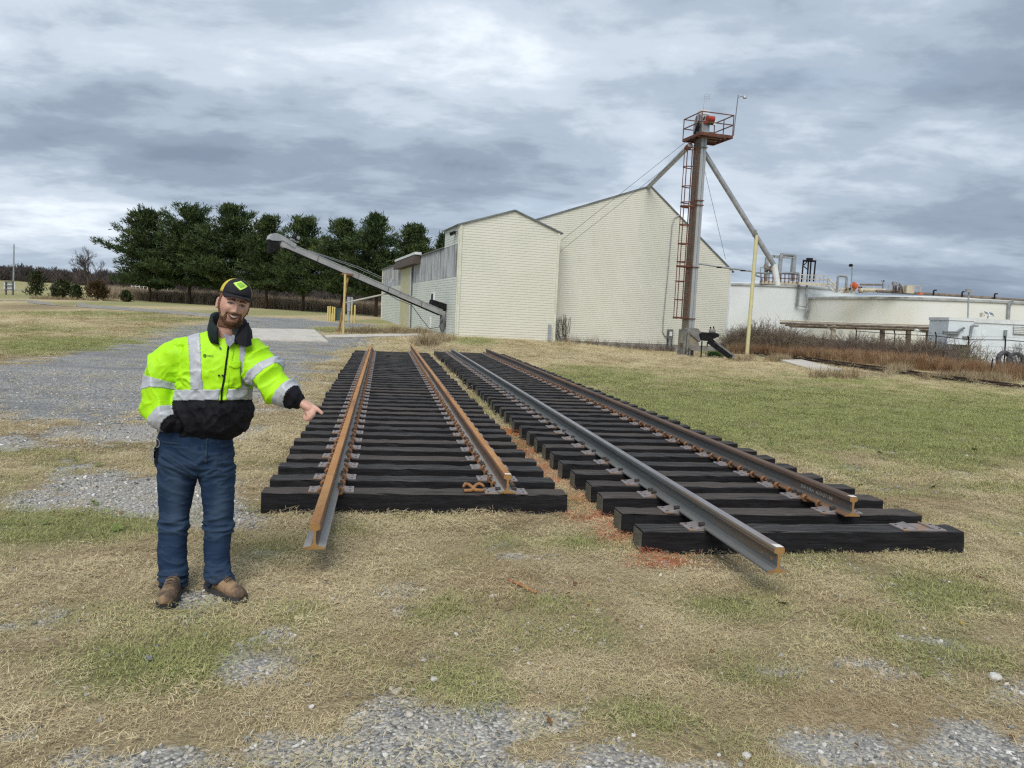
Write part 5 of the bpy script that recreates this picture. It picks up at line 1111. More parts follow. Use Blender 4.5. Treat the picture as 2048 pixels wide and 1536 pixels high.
# fence with angled tops
fe = empty('security_fence', at(1872, 710, 53)); tag(fe, 'black security fence with angled post tops before the tanks', 'fence')
fposts = [(1713, 662, 692, 60), (1790, 668, 700, 57), (1872.5, 672, 706, 54.5), (1937.5, 679.5, 730, 52), (2011, 680, 730, 49.5), (2084, 686, 738, 47)]; tops = []
for px, y0, y1, Y in fposts:
    t_ = at(px, y0, Y); b = at(px-2, y1, Y); b[2] = min(b[2], gz1(b[0], b[1])-.1); m = MB(); m.tube([b, t_, t_+np.array([-.14, -.1, .26])], .042, 6); m.build('post', M_BLACK, fe); tops.append(t_)
for dz_, r_ in ((0, .026), (-.9, .008), (-.45, .008), (.2, .006)):
    m = MB(); m.tube([p+ZU*dz_+(np.array([-.1, -.08, 0]) if dz_ > 0 else 0) for p in tops], r_, 5); m.build('top_rail' if dz_ == 0 else 'wire', M_BLACK, fe)
# two old tyres and a stake
def tyre(px, py, Y, r, rz, lab):
    c = at(px, py, Y); m = MB(); n = 28; prof = [(.62, -.14), (.80, -.2), (.95, -.19), (1.0, -.12), (1.0, .12), (.95, .19), (.80, .2), (.62, .14)]
    d = np.array([math.cos(rz), math.sin(rz), 0]); ax = np.array([-math.sin(rz), math.cos(rz), 0]); rr = []
    for k in range(n+1):
        a = 2*math.pi*k/n; bump_ = 1.0+(.035 if k % 2 else 0); rr.append([c+d*math.cos(a)*r*p*(bump_ if p > .9 else 1)+ZU*math.sin(a)*r*p*(bump_ if p > .9 else 1)+ax*q*r*1.3 for p, q in prof])
    m.rings(rr, cap=False); o = m.build('old_tyre', pm('tyre_grey', (.055, .055, .06), (.10, .10, .105), 5, rough=.9, coord='Position'), org=c-ZU*r); tag(o, lab, 'tyre', 'old tyres in the brush')
tyre(2008, 719, 46.5, .52, .25, 'weathered grey tyre standing in brush, left one of the pair'); tyre(2032, 721, 46.2, .50, -.2, 'dark tyre standing in brush, right one of the pair')
m = MB(); m.tube([at(1982, 741, 43), at(1985.5, 717, 43)], .035, 5); tag(m.build('stake', M_BLACK, org=at(1982, 741, 43)), 'thin dark leaning stake in the brush before the fence', 'stake')

# ================================================================ THE OLD RAILWAY LINE
rp = [gpt(x, y, -.3) for x, y in ((1480, 703.5), (1510, 707), (1600, 718), (1760, 740), (1900, 759), (2048, 779), (2300, 812))]
rp = [np.array([p[0], p[1], gz1(p[0], p[1])]) for p in rp]
cum = np.r_[0, np.cumsum([np.linalg.norm((b-a)[:2]) for a, b in zip(rp[:-1], rp[1:])])]
def rpos(s): return np.array([np.interp(s, cum, [p[k] for p in rp]) for k in range(3)])
rw = empty('railway_track', rpos(cum[-1]*.5)); tag(rw, 'old railway track half buried in dry grass along the brown brush', 'railway track')
M_OLDRAIL = pm('old_rail_brown', (.045, .030, .025), (.075, .048, .035), 6, rough=.8, coord='Position')
M_OLDTIE = pm('old_tie_grey', (.10, .085, .072), (.16, .14, .12), 6, rough=.9, coord='Position')
S_ = np.linspace(0, cum[-1], 40)
for off in (0, 1.5):
    m = MB(); pts = []
    for s in S_:
        p = rpos(s); d = nrm(rpos(min(s+.5, cum[-1]))-rpos(max(s-.5, 0))); n_ = np.array([-d[1], d[0], 0]); n_ = n_*np.sign(-n_[1]) if abs(n_[1]) > 1e-6 else n_
        pts.append(p+n_*off+ZU*.09)
    prof = [(-.075, -.09), (.075, -.09), (.075, -.07), (.016, -.05), (.016, .06), (.045, .07), (.045, .115), (-.045, .115), (-.045, .07), (-.016, .06), (-.016, -.05), (-.075, -.07)]
    rr = []
    for i, p in enumerate(pts):
        d = nrm(pts[min(i+1, len(pts)-1)]-pts[max(i-1, 0)]); X = nrm(np.cross(d, ZU)); rr.append([p+X*a+ZU*b for a, b in prof])
    m.rings(rr); m.build('rail', M_OLDRAIL, rw)
rn = random.Random(2)
for s in np.arange(.4, cum[-1]-.3, .62):
    p = rpos(s); d = nrm(rpos(min(s+.5, cum[-1]))-rpos(max(s-.5, 0))); n_ = np.array([-d[1], d[0], 0]); n_ = n_*np.sign(-n_[1]); c = p+n_*.75
    m = MB(); m.box((c[0], c[1], gz1(c[0], c[1])-.03+rn.uniform(-.02, .02)), (2.5, .22, .1), (n_, d, ZU)); m.build('tie', M_OLDTIE, rw)
# ================================================================ TREES
M_BARK = pm('bark_dark', (.045, .032, .024), (.085, .062, .045), 3, rough=.95, coord='Position', st=(3, 3, .6), bump=.4)
M_BARKG = pm('bark_grey', (.10, .085, .075), (.17, .145, .13), 3, rough=.95, coord='Position', st=(3, 3, .6))
M_BARKD = pm('bark_brown_grey', (.055, .045, .042), (.09, .075, .068), 3, rough=.95, coord='Position')
def needle_material(name, a, b, c3):
    t = NT(name); r = t.n('ShaderNodeNewGeometry').outputs['Random Per Island']; nz = t.noise(t.co('Position'), .55, 4); c = t.mix(r, a, b); c = t.mix(t.lohi(nz, .5, .68), c, c3); return t.fin(c, .7, 0, .25)
M_NEEDLE = needle_material('pine_needles', (.026, .050, .018), (.056, .085, .026), (.09, .118, .034))
M_CEDAR = needle_material('cedar_foliage', (.022, .036, .012), (.045, .06, .02), (.06, .058, .022))
M_REDBUSH = needle_material('bush_bronze', (.055, .032, .014), (.09, .05, .02), (.05, .045, .016))
def sprays(P, D, n, size, wid, rn, vs, fs):
    """flat needle sprays around points P along directions D (vectorised)"""
    P = np.repeat(np.array(P), n, 0); D = np.repeat(np.array(D), n, 0); k = len(P); un = lambda a: a/np.maximum(np.linalg.norm(a, axis=1, keepdims=True), 1e-9)
    q = P+rn.normal(0, size*.55, (k, 3))*np.array([1, 1, .7]); dd = un(D+rn.normal(0, .65, (k, 3))+np.array([0, 0, .25])); s = un(np.cross(dd, rn.normal(size=(k, 3))))*wid*rn.uniform(.6, 1.2, (k, 1)); L = size*rn.uniform(.7, 1.5, (k, 1))
    V = np.stack([q-s*.5, q+s*.5, q+dd*L*.6+s*.55, q+dd*L, q+dd*L*.6-s*.55], 1).reshape(-1, 3); vs += V.tolist(); fs += [(5*i, 5*i+1, 5*i+2, 5*i+3, 5*i+4) for i in range(k)]
def pine(px, py, Y, x0, x1, ytop, seed, label, ybot=None, name='pine_tree'):
    rn = np.random.default_rng(seed); b = at(px, py, Y); b[2] = gz1(b[0], b[1])-.2; H = (at(px, ytop, Y)[2]-b[2])*.945; sc = Y/FPX
    wl, wr = (px-x0)*sc, (x1-px)*sc; root = empty(name, b); tag(root, label, 'tree', 'row of pines beyond the driveway')
    zb_ = (at(px, ybot, Y)[2]-b[2]) if ybot else H*.14
    lean = rn.normal(0, .012, 2); tr = MB(); pts = []; rs = []
    for k in range(9):
        f = k/8; pts.append(b+np.array([lean[0]*H*f+.12*math.sin(f*5+seed), lean[1]*H*f, H*.97*f])); rs.append((.032*H)*(1-f)**.8*.55+.03)
    tr.tube(pts, rs, 8); limbs = MB(); vs = []; fs = []; P = []; D = []
    nz = max(14, int(H/.52)); z = zb_
    for i in range(nz):
        f = i/(nz-1); z = zb_+(H*.985-zb_)*f
        prof = ((1-f)**.76*min(1, .62+1.7*f)*1.74+.02)*(1+.22*math.sin(i*1.9+seed)*(.4+.6*f))
        c = np.array([np.interp(z/H, np.linspace(0, .97, 9), [p[k] for p in pts]) for k in (0, 1)])
        nb = rn.integers(4, 7)
        for j in range(nb):
            a = rn.uniform(0, 2*math.pi); hor = wl if math.cos(a) < 0 else wr; side = abs(math.cos(a)); w = hor*side+.5*(wl+wr)*(1-side); L = w*prof*rn.uniform(.55, 1.12)
            if rn.random() < .1: L *= .45
            if L < .25: L = .25
            up = .08+.35*f+.9*max(0, f-.7)/.3+rn.normal(0, .08); dr_ = np.array([math.cos(a), math.sin(a), up]); p0 = np.array([c[0], c[1], b[2]+z]); m_ = max(3, int(L/.42))
            bp = [p0+dr_*L*k/m_+np.array([0, 0, -.16*L*math.sin(min(1, k/m_)*2.2)*(1-f)*.6+ .10*L*(k/m_)**2]) for k in range(m_+1)]
            limbs.tube(bp, [max(.012, .06*(1-k/(m_+1))*(1-.6*f)) for k in range(m_+1)], 4, cap=False)
            for k in range(1, m_+1):
                if k/m_ < .25 and rn.random() < .6: continue
                nn = 2 if k < m_ else 3
                for _ in range(nn):
                    lat = np.array([-math.sin(a), math.cos(a), 0])*rn.normal(0, .22+.12*L*(k/m_)); P.append(bp[k]+lat+rn.normal(0, .08, 3)); D.append(nrm(dr_+lat*.8+np.array([0, 0, .35])))
    sprays(P, D, 13, .50, .10, rn, vs, fs)
    tr.build('trunk', M_BARK, root, smooth=True); limbs.build('limbs', M_BARK, root, fix=False)
    cr = MB(); cr.v = [tuple(v) for v in vs]; cr.f = fs; cr.m = [0]*len(fs); cr.build('crown', M_NEEDLE, root, fix=False); return root
pine(298, 603, 125, 232, 346, 418, 1, 'leftmost dark pine of the row, next to the bare tree', 572)
pine(378, 606.5, 123, 318, 436, 410, 2, 'second pine from the left, with a forked low trunk', 568)
pine(458, 612, 121, 398, 520, 408, 3, 'tall pine directly behind the man in the yellow jacket', 572)
pine(534, 618, 117, 490, 582, 430, 4, 'fourth pine from the left, behind the conveyor head', 576)
pine(607, 623, 113, 556, 660, 437, 5, 'fifth pine from the left, under the conveyor top', 580)
pine(682, 628, 109, 628, 722, 438, 6, 'sixth pine from the left, behind the yellow conveyor post', 582)
pine(750, 631, 106, 700, 800, 426, 7, 'seventh pine, tall, at the far end of the shed', 586)
pine(828, 634, 108, 776, 872, 448, 8, 'pine rising behind the low shed wing', 586)
pine(884, 636, 116, 862, 915, 468, 9, 'rightmost pine tip showing beside the shed gable', 586)
def bare(name, px, py, Y, Hpx, seed, label, mat, depth=5, spread=.55, r0=.02, group=None, lean=0.0):
    rn = np.random.default_rng(seed); b = at(px, py, Y); b[2] = gz1(b[0], b[1])-.15; H = Hpx*Y/FPX; root = empty(name, b); tag(root, label, 'tree', group)
    trunk = MB(); twigs = MB()
    def grow_(p, d, L, r, lv):
        n = 4; pts = [p]; q = p; dd = d
        for k in range(n):
            dd = nrm(dd+rn.normal(0, .13, 3)+np.array([0, 0, .05])); q = q+dd*L/n; pts.append(q)
        (trunk if lv == 0 else twigs).tube(pts, [r*(1-.35*k/n) for k in range(n+1)], 5 if lv < 2 else 3, cap=False)
        if lv >= depth: return
        for k in range(rn.integers(2, 4) + (1 if lv == 0 else 0) + (1 if lv > 2 else 0)):
            i = rn.integers(2, n+1); ax = rn.normal(size=3); ax = nrm(ax-dd*(ax@dd)); nd = nrm(dd+ax*spread*rn.uniform(.7, 1.4)+np.array([0, 0, .06])); grow_(pts[i], nd, L*rn.uniform(.62, .82), r*.6, lv+1)
    grow_(b, nrm((lean, 0, 1)), H*.30, H*r0, 0); trunk.build('trunk', mat, root, smooth=True, fix=False); twigs.build('crown', mat, root, fix=False); return root
bare('bare_tree', 176, 581, 150, 122, 24, 'leafless spreading tree left of the pines', M_BARKD, 6, .66, .026, None, -.15)
bare('bare_tree', 2047, 722, 46, 95, 31, 'leafless young tree by the equipment building at the right edge', M_BARKG, 5, .5, .012)
bare('bare_tree', 1978, 728, 45, 50, 33, 'thin leafless sapling before the white equipment building', M_BARKG, 4, .5, .012)
def shrub(px, y0, y1, hw, Y, seed, mat, label, name='cedar_shrub', shape=1.0):
    rn = np.random.default_rng(seed); b = at(px, y1, Y); b[2] = gz1(b[0], b[1])-.1; H = at(px, y0, Y)[2]-b[2]; w = hw*Y/FPX; root = empty(name, b); tag(root, label, 'shrub', 'evergreen shrubs at the lawn edge')
    P = []; D = []; st = MB()
    for k in range(90):
        f = rn.random()**.8; r_ = w*(1-f**(1.3*shape))**.6*rn.random()**.5; a = rn.uniform(0, 6.283); p = b+np.array([r_*math.cos(a), r_*math.sin(a), .12*H+f*H*.86]); P.append(p); D.append(nrm(np.array([math.cos(a)*.6, math.sin(a)*.6, .9])))
        if k % 9 == 0: st.tube([b, b*.5+p*.5+np.array([0, 0, .05*H]), p], [.05, .03, .012], 4)
    vs = []; fs = []; sprays(P, D, 12, w*.28+.12, .11, rn, vs, fs); st.build('stem', M_BARK, root); c = MB(); c.v = [tuple(v) for v in vs]; c.f = fs; c.m = [0]*len(fs); c.build('foliage', mat, root, fix=False); return root
shrub(72, 545, 588, 15, 118, 1, M_CEDAR, 'upright dark green cedar by the left signboard')
shrub(125, 564, 596, 18, 112, 2, M_CEDAR, 'broad dark green cedar shrub before the second signboard', shape=1.6)
shrub(153, 572, 598, 9, 110, 3, M_CEDAR, 'small dark cedar between the two larger shrubs', shape=1.4)
shrub(195, 566, 602, 19, 108, 4, M_REDBUSH, 'round bronze brown bush below the bare tree', 'bronze_bush', 1.9)
shrub(252, 584, 601, 9, 108, 5, M_CEDAR, 'small cedar shrub left of the first pine trunk', shape=1.5)
# signboards, utility pole, white rail fence
M_SIGNP = pm('sign_posts_grey', (.16, .15, .14), (.11, .10, .095), 3, rough=.85, coord='Position')
def sign(x0, x1, y0, y1, yb, Y, lab, bars=True):
    b = at((x0+x1)/2, yb, Y); b[2] = gz1(b[0], b[1]); r_ = empty('signboard', b); tag(r_, lab, 'sign', 'white signboards by the far road'); m = MB(); a0, a1 = at(x0, y0, Y), at(x1, y1, Y); m.box(((a0[0]+a1[0])/2, Y, (a0[2]+a1[2])/2), (a1[0]-a0[0], .06, abs(a0[2]-a1[2]))); m.build('board', M_WHITE, r_)
    for f in (.2, .82):
        p = at(x0+(x1-x0)*f, y0-1, Y); q = at(x0+(x1-x0)*f, yb+1, Y); q[2] = min(q[2], gz1(q[0], q[1])-.1); m = MB(); m.beam(p-np.array([0, .1, 0]), q-np.array([0, .1, 0]), .22); m.build('post', M_SIGNP, r_)
    if bars:
        for f in (.0, .5, 1.0):
            y = y0+(y1-y0)*f; m = MB(); m.beam(at(x0+3, y, Y)-np.array([0, .22, 0]), at(x1-3, y, Y)-np.array([0, .22, 0]), .14); m.build('cross_bar', M_SIGNP, r_)
sign(8, 30.5, 563.5, 579, 586.5, 128, 'white signboard with back framing by the far left edge'); sign(104, 111, 568, 584, 588, 126, 'white signboard edge beside the broad cedar shrub', False)
p0 = at(26.5, 575, 170); p0[2] = gz1(p0[0], p0[1])-.2; p1 = at(28, 488.5, 170); m = MB(); m.tube([p0, p1], [.18, .12], 8); tag(m.build('utility_pole', M_PIPEG, org=p0), 'slender grey pole standing against the sky at far left', 'pole')
wf0 = at(310, 575, 200); wf = empty('rail_fence', wf0); tag(wf, 'white rail fence far behind the first two pines', 'fence')
for y in (571.2, 573.6): m = MB(); m.beam(at(262, y-1.5, 200), at(338, y+2.0, 200), .12, .16); m.build('rail', M_WHITE, wf)
for x in range(263, 340, 8): m = MB(); a = at(x, 570+(x-262)*.046, 200); m.beam(a, a-ZU*1.2, .14); m.build('post', M_WHITE, wf)
# far pale road strip behind the signboard
fr = MB(); a = [at(-120, 581, 160), at(62, 584.5, 160), at(62, 584, 175), at(-120, 580, 175)]; fr.prism([(p[0], p[1], gmz(p[0], p[1])-.3) for p in a], (0, 0, .36)); kind(fr.build('road', M_LANE), 'structure')

# ================================================================ uncountable growth
def twig_mesh(seed, n, H, w, r, mat, lv=2):
    rn = np.random.default_rng(seed); mb = MB()
    for _ in range(n):
        a = rn.uniform(0, 6.283); p = np.array([rn.normal(0, w*.25), rn.normal(0, w*.25), 0]); d = nrm((math.cos(a)*rn.uniform(.1, .75), math.sin(a)*rn.uniform(.1, .75), 1)); h = H*rn.uniform(.5, 1.05); pts = [p]
        for k in range(4): d = nrm(d+rn.normal(0, .2, 3)); pts.append(pts[-1]+d*h/4)
        mb.tube(pts, [r, r*.8, r*.6, r*.45, r*.25], 3, cap=False)
        for _ in range(lv*2):
            i = rn.integers(1, 4); q = pts[i]; e = nrm(d+rn.normal(0, .7, 3)); mb.tube([q, q+e*h*.17, q+nrm(e+rn.normal(0, .4, 3))*h*.32], [r*.5, r*.4, r*.2], 3, cap=False)
    return mb.mesh('twigs', mat)
def tint_mat(name, stops, rough=.9):
    t = NT(name); c = t.ramp(t.attr('tint', 'INSTANCER'), stops); i = t.n('ShaderNodeNewGeometry').outputs['Random Per Island']; c = t.mix(t.math('MULTIPLY', i, .5), c, (.06, .045, .035)); return t.fin(c, rough, 0, .15)
M_TWIG = tint_mat('brush_twigs', [(0, (.15, .12, .10)), (.5, (.23, .185, .15)), (.85, (.27, .21, .155)), (1, (.24, .22, .10))])
M_BROOM = tint_mat('broom_grass', [(0, (.22, .12, .065)), (.45, (.34, .195, .105)), (.8, (.42, .28, .16)), (1, (.52, .41, .26))])
M_TAN = tint_mat('tan_grass', [(0, (.30, .22, .125)), (.6, (.42, .33, .20)), (1, (.50, .42, .28))])
M_CORN = tint_mat('corn_stalk', [(0, (.34, .26, .18)), (.5, (.48, .38, .27)), (1, (.62, .52, .38))])
M_WOODS = tint_mat('far_woods', [(0, (.085, .075, .078)), (.5, (.11, .095, .095)), (1, (.14, .118, .108))])
BUSH = src_collection('brush_bushes', [twig_mesh(s, 34, 2.3, 1.0, .022, M_TWIG) for s in range(5)])
BROOM = src_collection('broom_clumps', [blade_mesh('broom', 70, .22, .5, 1.1, .008, .018, (.05, .45), 60+s, M_BROOM, .6) for s in range(4)])
TANG = src_collection('tan_clumps', [blade_mesh('tan', 60, .25, .35, .85, .008, .018, (.1, .8), 80+s, M_TAN, 1.0) for s in range(4)])
CORN = src_collection('corn_rows', [blade_mesh('corn', 60, .6, 1.4, 2.3, .03, .07, (.0, .16), 90+s, M_CORN, .25) for s in range(4)])
def woods_mesh(seed):
    rn = np.random.default_rng(seed); mb = MB()
    for _ in range(170):
        a = rn.uniform(0, 6.283); f = rn.random(); r_ = 2.6*math.sin(math.pi*(.15+.8*f))*rn.random()**.5; p = np.array([r_*math.cos(a), r_*math.sin(a), -1.0+f*8.6]); d = nrm((math.cos(a)*.5, math.sin(a)*.5, 1)); s = nrm(np.cross(d, rn.normal(size=3)))*.16; mb.add([p-s, p+s, p+d*2.2+s*.3, p+d*2.2-s*.3], [(0, 1, 2, 3)])
    mb.tube([(0, 0, -1), (0, 0, 4), (0, 0, 8)], [.2, .15, .05], 4); return mb.mesh('crown', M_WOODS)
WOODS = src_collection('woods_crowns', [woods_mesh(s) for s in range(4)])
def place(name, pts, coll, ns, smin, smax, zs=1.0, dz=0.0):
    P = np.array(pts); n = len(P); P = np.c_[P, gz(P[:, 0], P[:, 1])+dz]; s = rng.uniform(smin, smax, n); return scatter(name, P, coll, {'tint': rng.random(n)}, rng.integers(0, ns, n), np.stack([rng.normal(0, .08, n), rng.normal(0, .08, n), rng.uniform(0, 6.28, n)], 1), np.stack([s, s, s*zs*rng.uniform(.8, 1.15, n)], 1))
def band(px0, px1, Ya, Yb, n, jit=1.0, p=None):
    out = []
    for _ in range(n):
        f = rng.random(); px = px0+(px1-px0)*f; Y = (Ya[0]+(Ya[1]-Ya[0])*f)+(Yb[0]-Ya[0]+((Yb[1]-Yb[0])-(Ya[1]-Ya[0]))*f)*rng.random(); q = at(px, 650, Y); out.append((q[0], q[1]))
    return out
b1 = band(1466, 1900, (59.5, 53), (64, 56.5), 150); b1 += band(1466, 1600, (59, 57), (63, 60), 80); b3 = band(1500, 1600, (60, 58), (63, 60), 12); b1 += band(1880, 2100, (50, 46), (53, 49), 9)
place('brush', b1, BUSH, 5, .55, 1.0); place('brush', b3, BUSH, 5, 1.0, 1.35)
b2 = band(1455, 1890, (58.5, 46), (61.5, 52), 900); b2 += band(1890, 2140, (44.5, 39.5), (49, 43.5), 420); b2 += band(1700, 1900, (50.5, 45.5), (54, 48), 160)
place('broom_grass', b2, BROOM, 4, .55, 1.15)
cl = []
for (px, py, rx, ry, n) in ((1560, 722, 22, 4, 40), (1800, 744, 22, 5, 60), (1920, 758, 60, 4, 60), (1990, 764, 50, 4, 60), (872, 684, 24, 6, 70), (850, 690, 20, 4, 30), (820, 668, 34, 4, 60), (770, 664, 40, 3, 55), (720, 665, 30, 3, 30), (1130, 690, 30, 3, 12), (1280, 693, 14, 3, 14), (1490, 722, 14, 4, 24), (1700, 757, 90, 3, 16),
                       (90, 590, 25, 5, 60), (140, 598, 40, 4, 60), (215, 600, 30, 3, 30)):
    for _ in range(n):
        q = gpt(px+rng.normal(0, rx*.6), py+rng.normal(0, ry*.5), 0.0)
        if py < 610: q = at(px+rng.normal(0, rx*.6), 590, 108+rng.uniform(-5, 6))
        cl.append((q[0], q[1]))
place('dry_weeds', cl, TANG, 4, .55, 1.05)
cn = []
for _ in range(1500):
    f = rng.random(); px = 203+(770-203)*f; Y = 131-16*f+rng.uniform(0, 16); q = at(px, 600, Y); cn.append((q[0], q[1]))
place('corn_field', cn, CORN, 4, .85, 1.15, .85)
wd = []
for _ in range(900):
    px = rng.uniform(-250, 1050); Y = 430+rng.uniform(0, 60); q = at(px, 560, Y); wd.append((q[0], q[1]))
place('distant_woods', wd, WOODS, 4, .8, 1.25, .85, -.5)
# vine and weeds against the warehouse wall
def vine(px0, px1, y0, y1, seed, lab):
    rn = np.random.default_rng(seed); o = bpt((px0+px1)/2, y1, .09); m = MB()
    for _ in range(26):
        px = rn.uniform(px0, px1); py = y1; pts = [bpt(px, py, .1)]
        for k in range(8): px = np.clip(px+rn.normal(0, 2.2), px0-3, px1+3); py -= (y1-y0)/8*rn.uniform(.4, 1.25); pts.append(bpt(px, max(py, y0),   .09+.03*rn.random()))
        m.tube(pts, .012, 3, cap=False)
    tag(m.build('bare_vine', M_BARK, org=o, fix=False), lab, 'vine')
vine(1113, 1137, 626, 681, 1, 'dark leafless vine climbing the warehouse wall beside the shed corner')
wl = []
for _ in range(90):
    px = rng.uniform(1112, 1350); q = bpt(px, 690, .35+rng.uniform(0, .4)); wl.append((q[0], q[1]))
place('wall_weeds', wl, src_collection('wall_weed_twigs', [twig_mesh(70+s, 9, 1.0, .5, .010, M_TWIG, 1) for s in range(3)]), 3, .35, 1.0)
gw = []
for _ in range(60): q = at(1428+rng.normal(0, 5), 712, 52.5+rng.uniform(-.5, .8)); gw.append((q[0], q[1]))
M_LUSH = tint_mat('lush_green', [(0, (.02, .07, .015)), (1, (.04, .11, .02))]); place('green_weeds', gw, src_collection('lush', [blade_mesh('lush', 60, .2, .2, .5, .012, .03, (.1, .9), 120+s, M_LUSH, .9) for s in range(2)]), 2, .7, 1.3)
# ================================================================ THE MAN IN THE YELLOW JACKET
PYD = 4.5
man_g = at(392, 1188, 4.42); man_loc = (man_g[0], man_g[1], 0.0)
man = empty('person', man_loc); tag(man, 'bearded man in yellow and black safety jacket, jeans and cap pointing at the track', 'person')
def evaluated(mb, mats, voxel, smooth=3, sf=.5, name='tmp'):
    me = mb.mesh(name, mats); bm = bmesh.new(); bm.from_mesh(me); bmesh.ops.recalc_face_normals(bm, faces=bm.faces); bm.to_mesh(me); bm.free()
    o = bpy.data.objects.new('tmp', me); COL.objects.link(o); r = o.modifiers.new('r', 'REMESH'); r.mode = 'VOXEL'; r.voxel_size = voxel; r.use_smooth_shade = True
    if smooth: s = o.modifiers.new('s', 'SMOOTH'); s.factor = sf; s.iterations = smooth
    dg = bpy.context.evaluated_depsgraph_get(); m2 = bpy.data.meshes.new_from_object(o.evaluated_get(dg)); bpy.data.objects.remove(o); return m2
def verts_of(me): a = np.empty(len(me.vertices)*3, np.float32); me.vertices.foreach_get('co', a); return a.reshape(-1, 3).astype(float)
def norms_of(me): a = np.empty(len(me.vertices)*3, np.float32); me.vertices.foreach_get('normal', a); return a.reshape(-1, 3).astype(float)
def set_verts(me, v): me.vertices.foreach_set('co', v.astype(np.float32).ravel()); me.update()
def oval(c, X, Y_, rx, ry, n=44, p=2.3):
    out = []
    for k in range(n):
        a = 2*math.pi*k/n; ca, sa = math.cos(a), math.sin(a); out.append(np.asarray(c)+np.asarray(X)*rx*np.sign(ca)*abs(ca)**(2/p)+np.asarray(Y_)*ry*np.sign(sa)*abs(sa)**(2/p))
    return out
EX, EY = np.array([1.0, 0, 0]), np.array([0, 1.0, 0])
def hrings(tab, n=44, p=2.4):        # (py, xl, xr, Y, half depth) horizontal rings
    out = []
    for py, xl, xr, Y, d in tab: c = at((xl+xr)/2, py, Y); out.append(oval(c, EX, EY, (xr-xl)/2*Y/FPX, d, n, p))
    return out
def limb(mb, tab, n=26, p=2.1, m=0, flat=1.0, sub=4):      # (px, py, Y, r_px) -> smooth tube
    P = np.array([np.r_[at(a, b, Y), r*Y/FPX] for a, b, Y, r in tab]); k = len(P); tt = np.linspace(0, k-1, (k-1)*sub+1); Q = []
    for t in tt:      # catmull rom
        i = min(int(t), k-2); f = t-i; p0, p1, p2, p3 = P[max(i-1, 0)], P[i], P[i+1], P[min(i+2, k-1)]
        Q.append(.5*((2*p1)+(-p0+p2)*f+(2*p0-5*p1+4*p2-p3)*f*f+(-p0+3*p1-3*p2+p3)*f**3))
    Q = np.array(Q); mb.tube([q[:3] for q in Q], [max(q[3], .003) for q in Q], n, m, asp=flat); return Q
def seg_param(V, Q):
    """nearest position along polyline Q (x,y,z,r): returns arc param 0..1, distance/r"""
    A, B = Q[:-1, :3], Q[1:, :3]; d = B-A; L = np.linalg.norm(d, axis=1); cum_ = np.r_[0, np.cumsum(L)]; best = np.full(len(V), 1e9); tp = np.zeros(len(V))
    for i in range(len(A)):
        t = np.clip(((V-A[i])@d[i])/max(L[i]**2, 1e-9), 0, 1); q = A[i]+t[:, None]*d[i]; r = Q[i, 3]+(Q[i+1, 3]-Q[i, 3])*t; dist = np.linalg.norm(V-q, axis=1)/np.maximum(r, 1e-4)
        k = dist < best; best[k] = dist[k]; tp[k] = ((cum_[i]+t*L[i])/cum_[-1])[k]
    return tp, best
def link_part(me, name, mats, parent, org=None):
    me.materials.clear()
    for x in (mats if isinstance(mats, (list, tuple)) else [mats]): me.materials.append(x)
    v = verts_of(me)-np.array(WLOC[man.name]); set_verts(me, v); me.polygons.foreach_set('use_smooth', [True]*len(me.polygons)); return link(name, me, parent, None, WLOC[man.name])
def extract(me, fmask, off, name, mats, parent, smooth_edge=0):
    """faces of a garment lifted off as a layer of their own, with thickness"""
    v = verts_of(me); nn = norms_of(me); fs = [tuple(p.vertices) for p, k in zip(me.polygons, fmask) if k]
    if not fs: return None
    used = sorted(set(i for f in fs for i in f)); ix = {a: b for b, a in enumerate(used)}; top = v[used]+nn[used]*off; bot = v[used]-nn[used]*.002; n = len(used); F = [tuple(ix[i] for i in f) for f in fs]; ed = {}
    for f in F:
        for a, b in zip(f, f[1:]+f[:1]): ed[(a, b)] = 1
    rim = [(a, b) for a, b in ed if (b, a) not in ed]
    mm = bpy.data.meshes.new(name); mm.from_pydata([tuple(p) for p in np.r_[top, bot]], [], F+[(b, a, a+n, b+n) for a, b in rim]); mm.update(); return link_part(mm, name, mats, parent)
# ---------------------------------------------------------------- materials
def cloth(name, c, c2, scale=14, rough=.65, bump=.15, spec=.3, bs=None):
    t = NT(name); v = t.co('Object'); n = t.noise(v, scale, 5); k = t.mix(t.lohi(n, .3, .7), c, c2); t.bump(t.noise(v, bs or 90, 4), bump, .004); return t.fin(k, rough, 0, spec)
M_HIVIS = cloth('hi_vis_yellow', (.42, .80, .008), (.36, .72, .006), 8, .55, .12)
M_NAVY = cloth('jacket_black', (.007, .007, .010), (.012, .012, .016), 8, .75, .3, .15)
M_SILVER = cloth('reflective_tape', (.47, .49, .52), (.38, .40, .43), 20, .4, .1, .5)
M_COLLAR = cloth('collar_fleece', (.008, .016, .016), (.016, .024, .022), 30, .9, .5)
def denim():
    t = NT('denim_blue'); v = t.co('Object'); n = t.noise(v, 5, 5); wv = t.noise(t.co('Object', (220, 220, 40)), 1, 2)
    c = t.mix(t.lohi(n, .35, .7), (.010, .026, .062), (.017, .040, .088)); w = t.attr('wear'); c = t.mix(t.math('MULTIPLY', w, .75), c, (.06, .095, .15)); c = t.mix(t.math('MULTIPLY', wv, .35), c, (.008, .015, .03)); t.bump(wv, .15, .002); return t.fin(c, .85, 0, .2)
M_DENIM = denim()
M_SKIN = cloth('skin', (.50, .27, .20), (.60, .36, .275), 22, .5, .05, .4); M_SKIN.node_tree.nodes['Principled BSDF'].inputs['Subsurface Weight'].default_value = .12; M_SKIN.node_tree.nodes['Principled BSDF'].inputs['Subsurface Radius'].default_value = (.012, .005, .003)
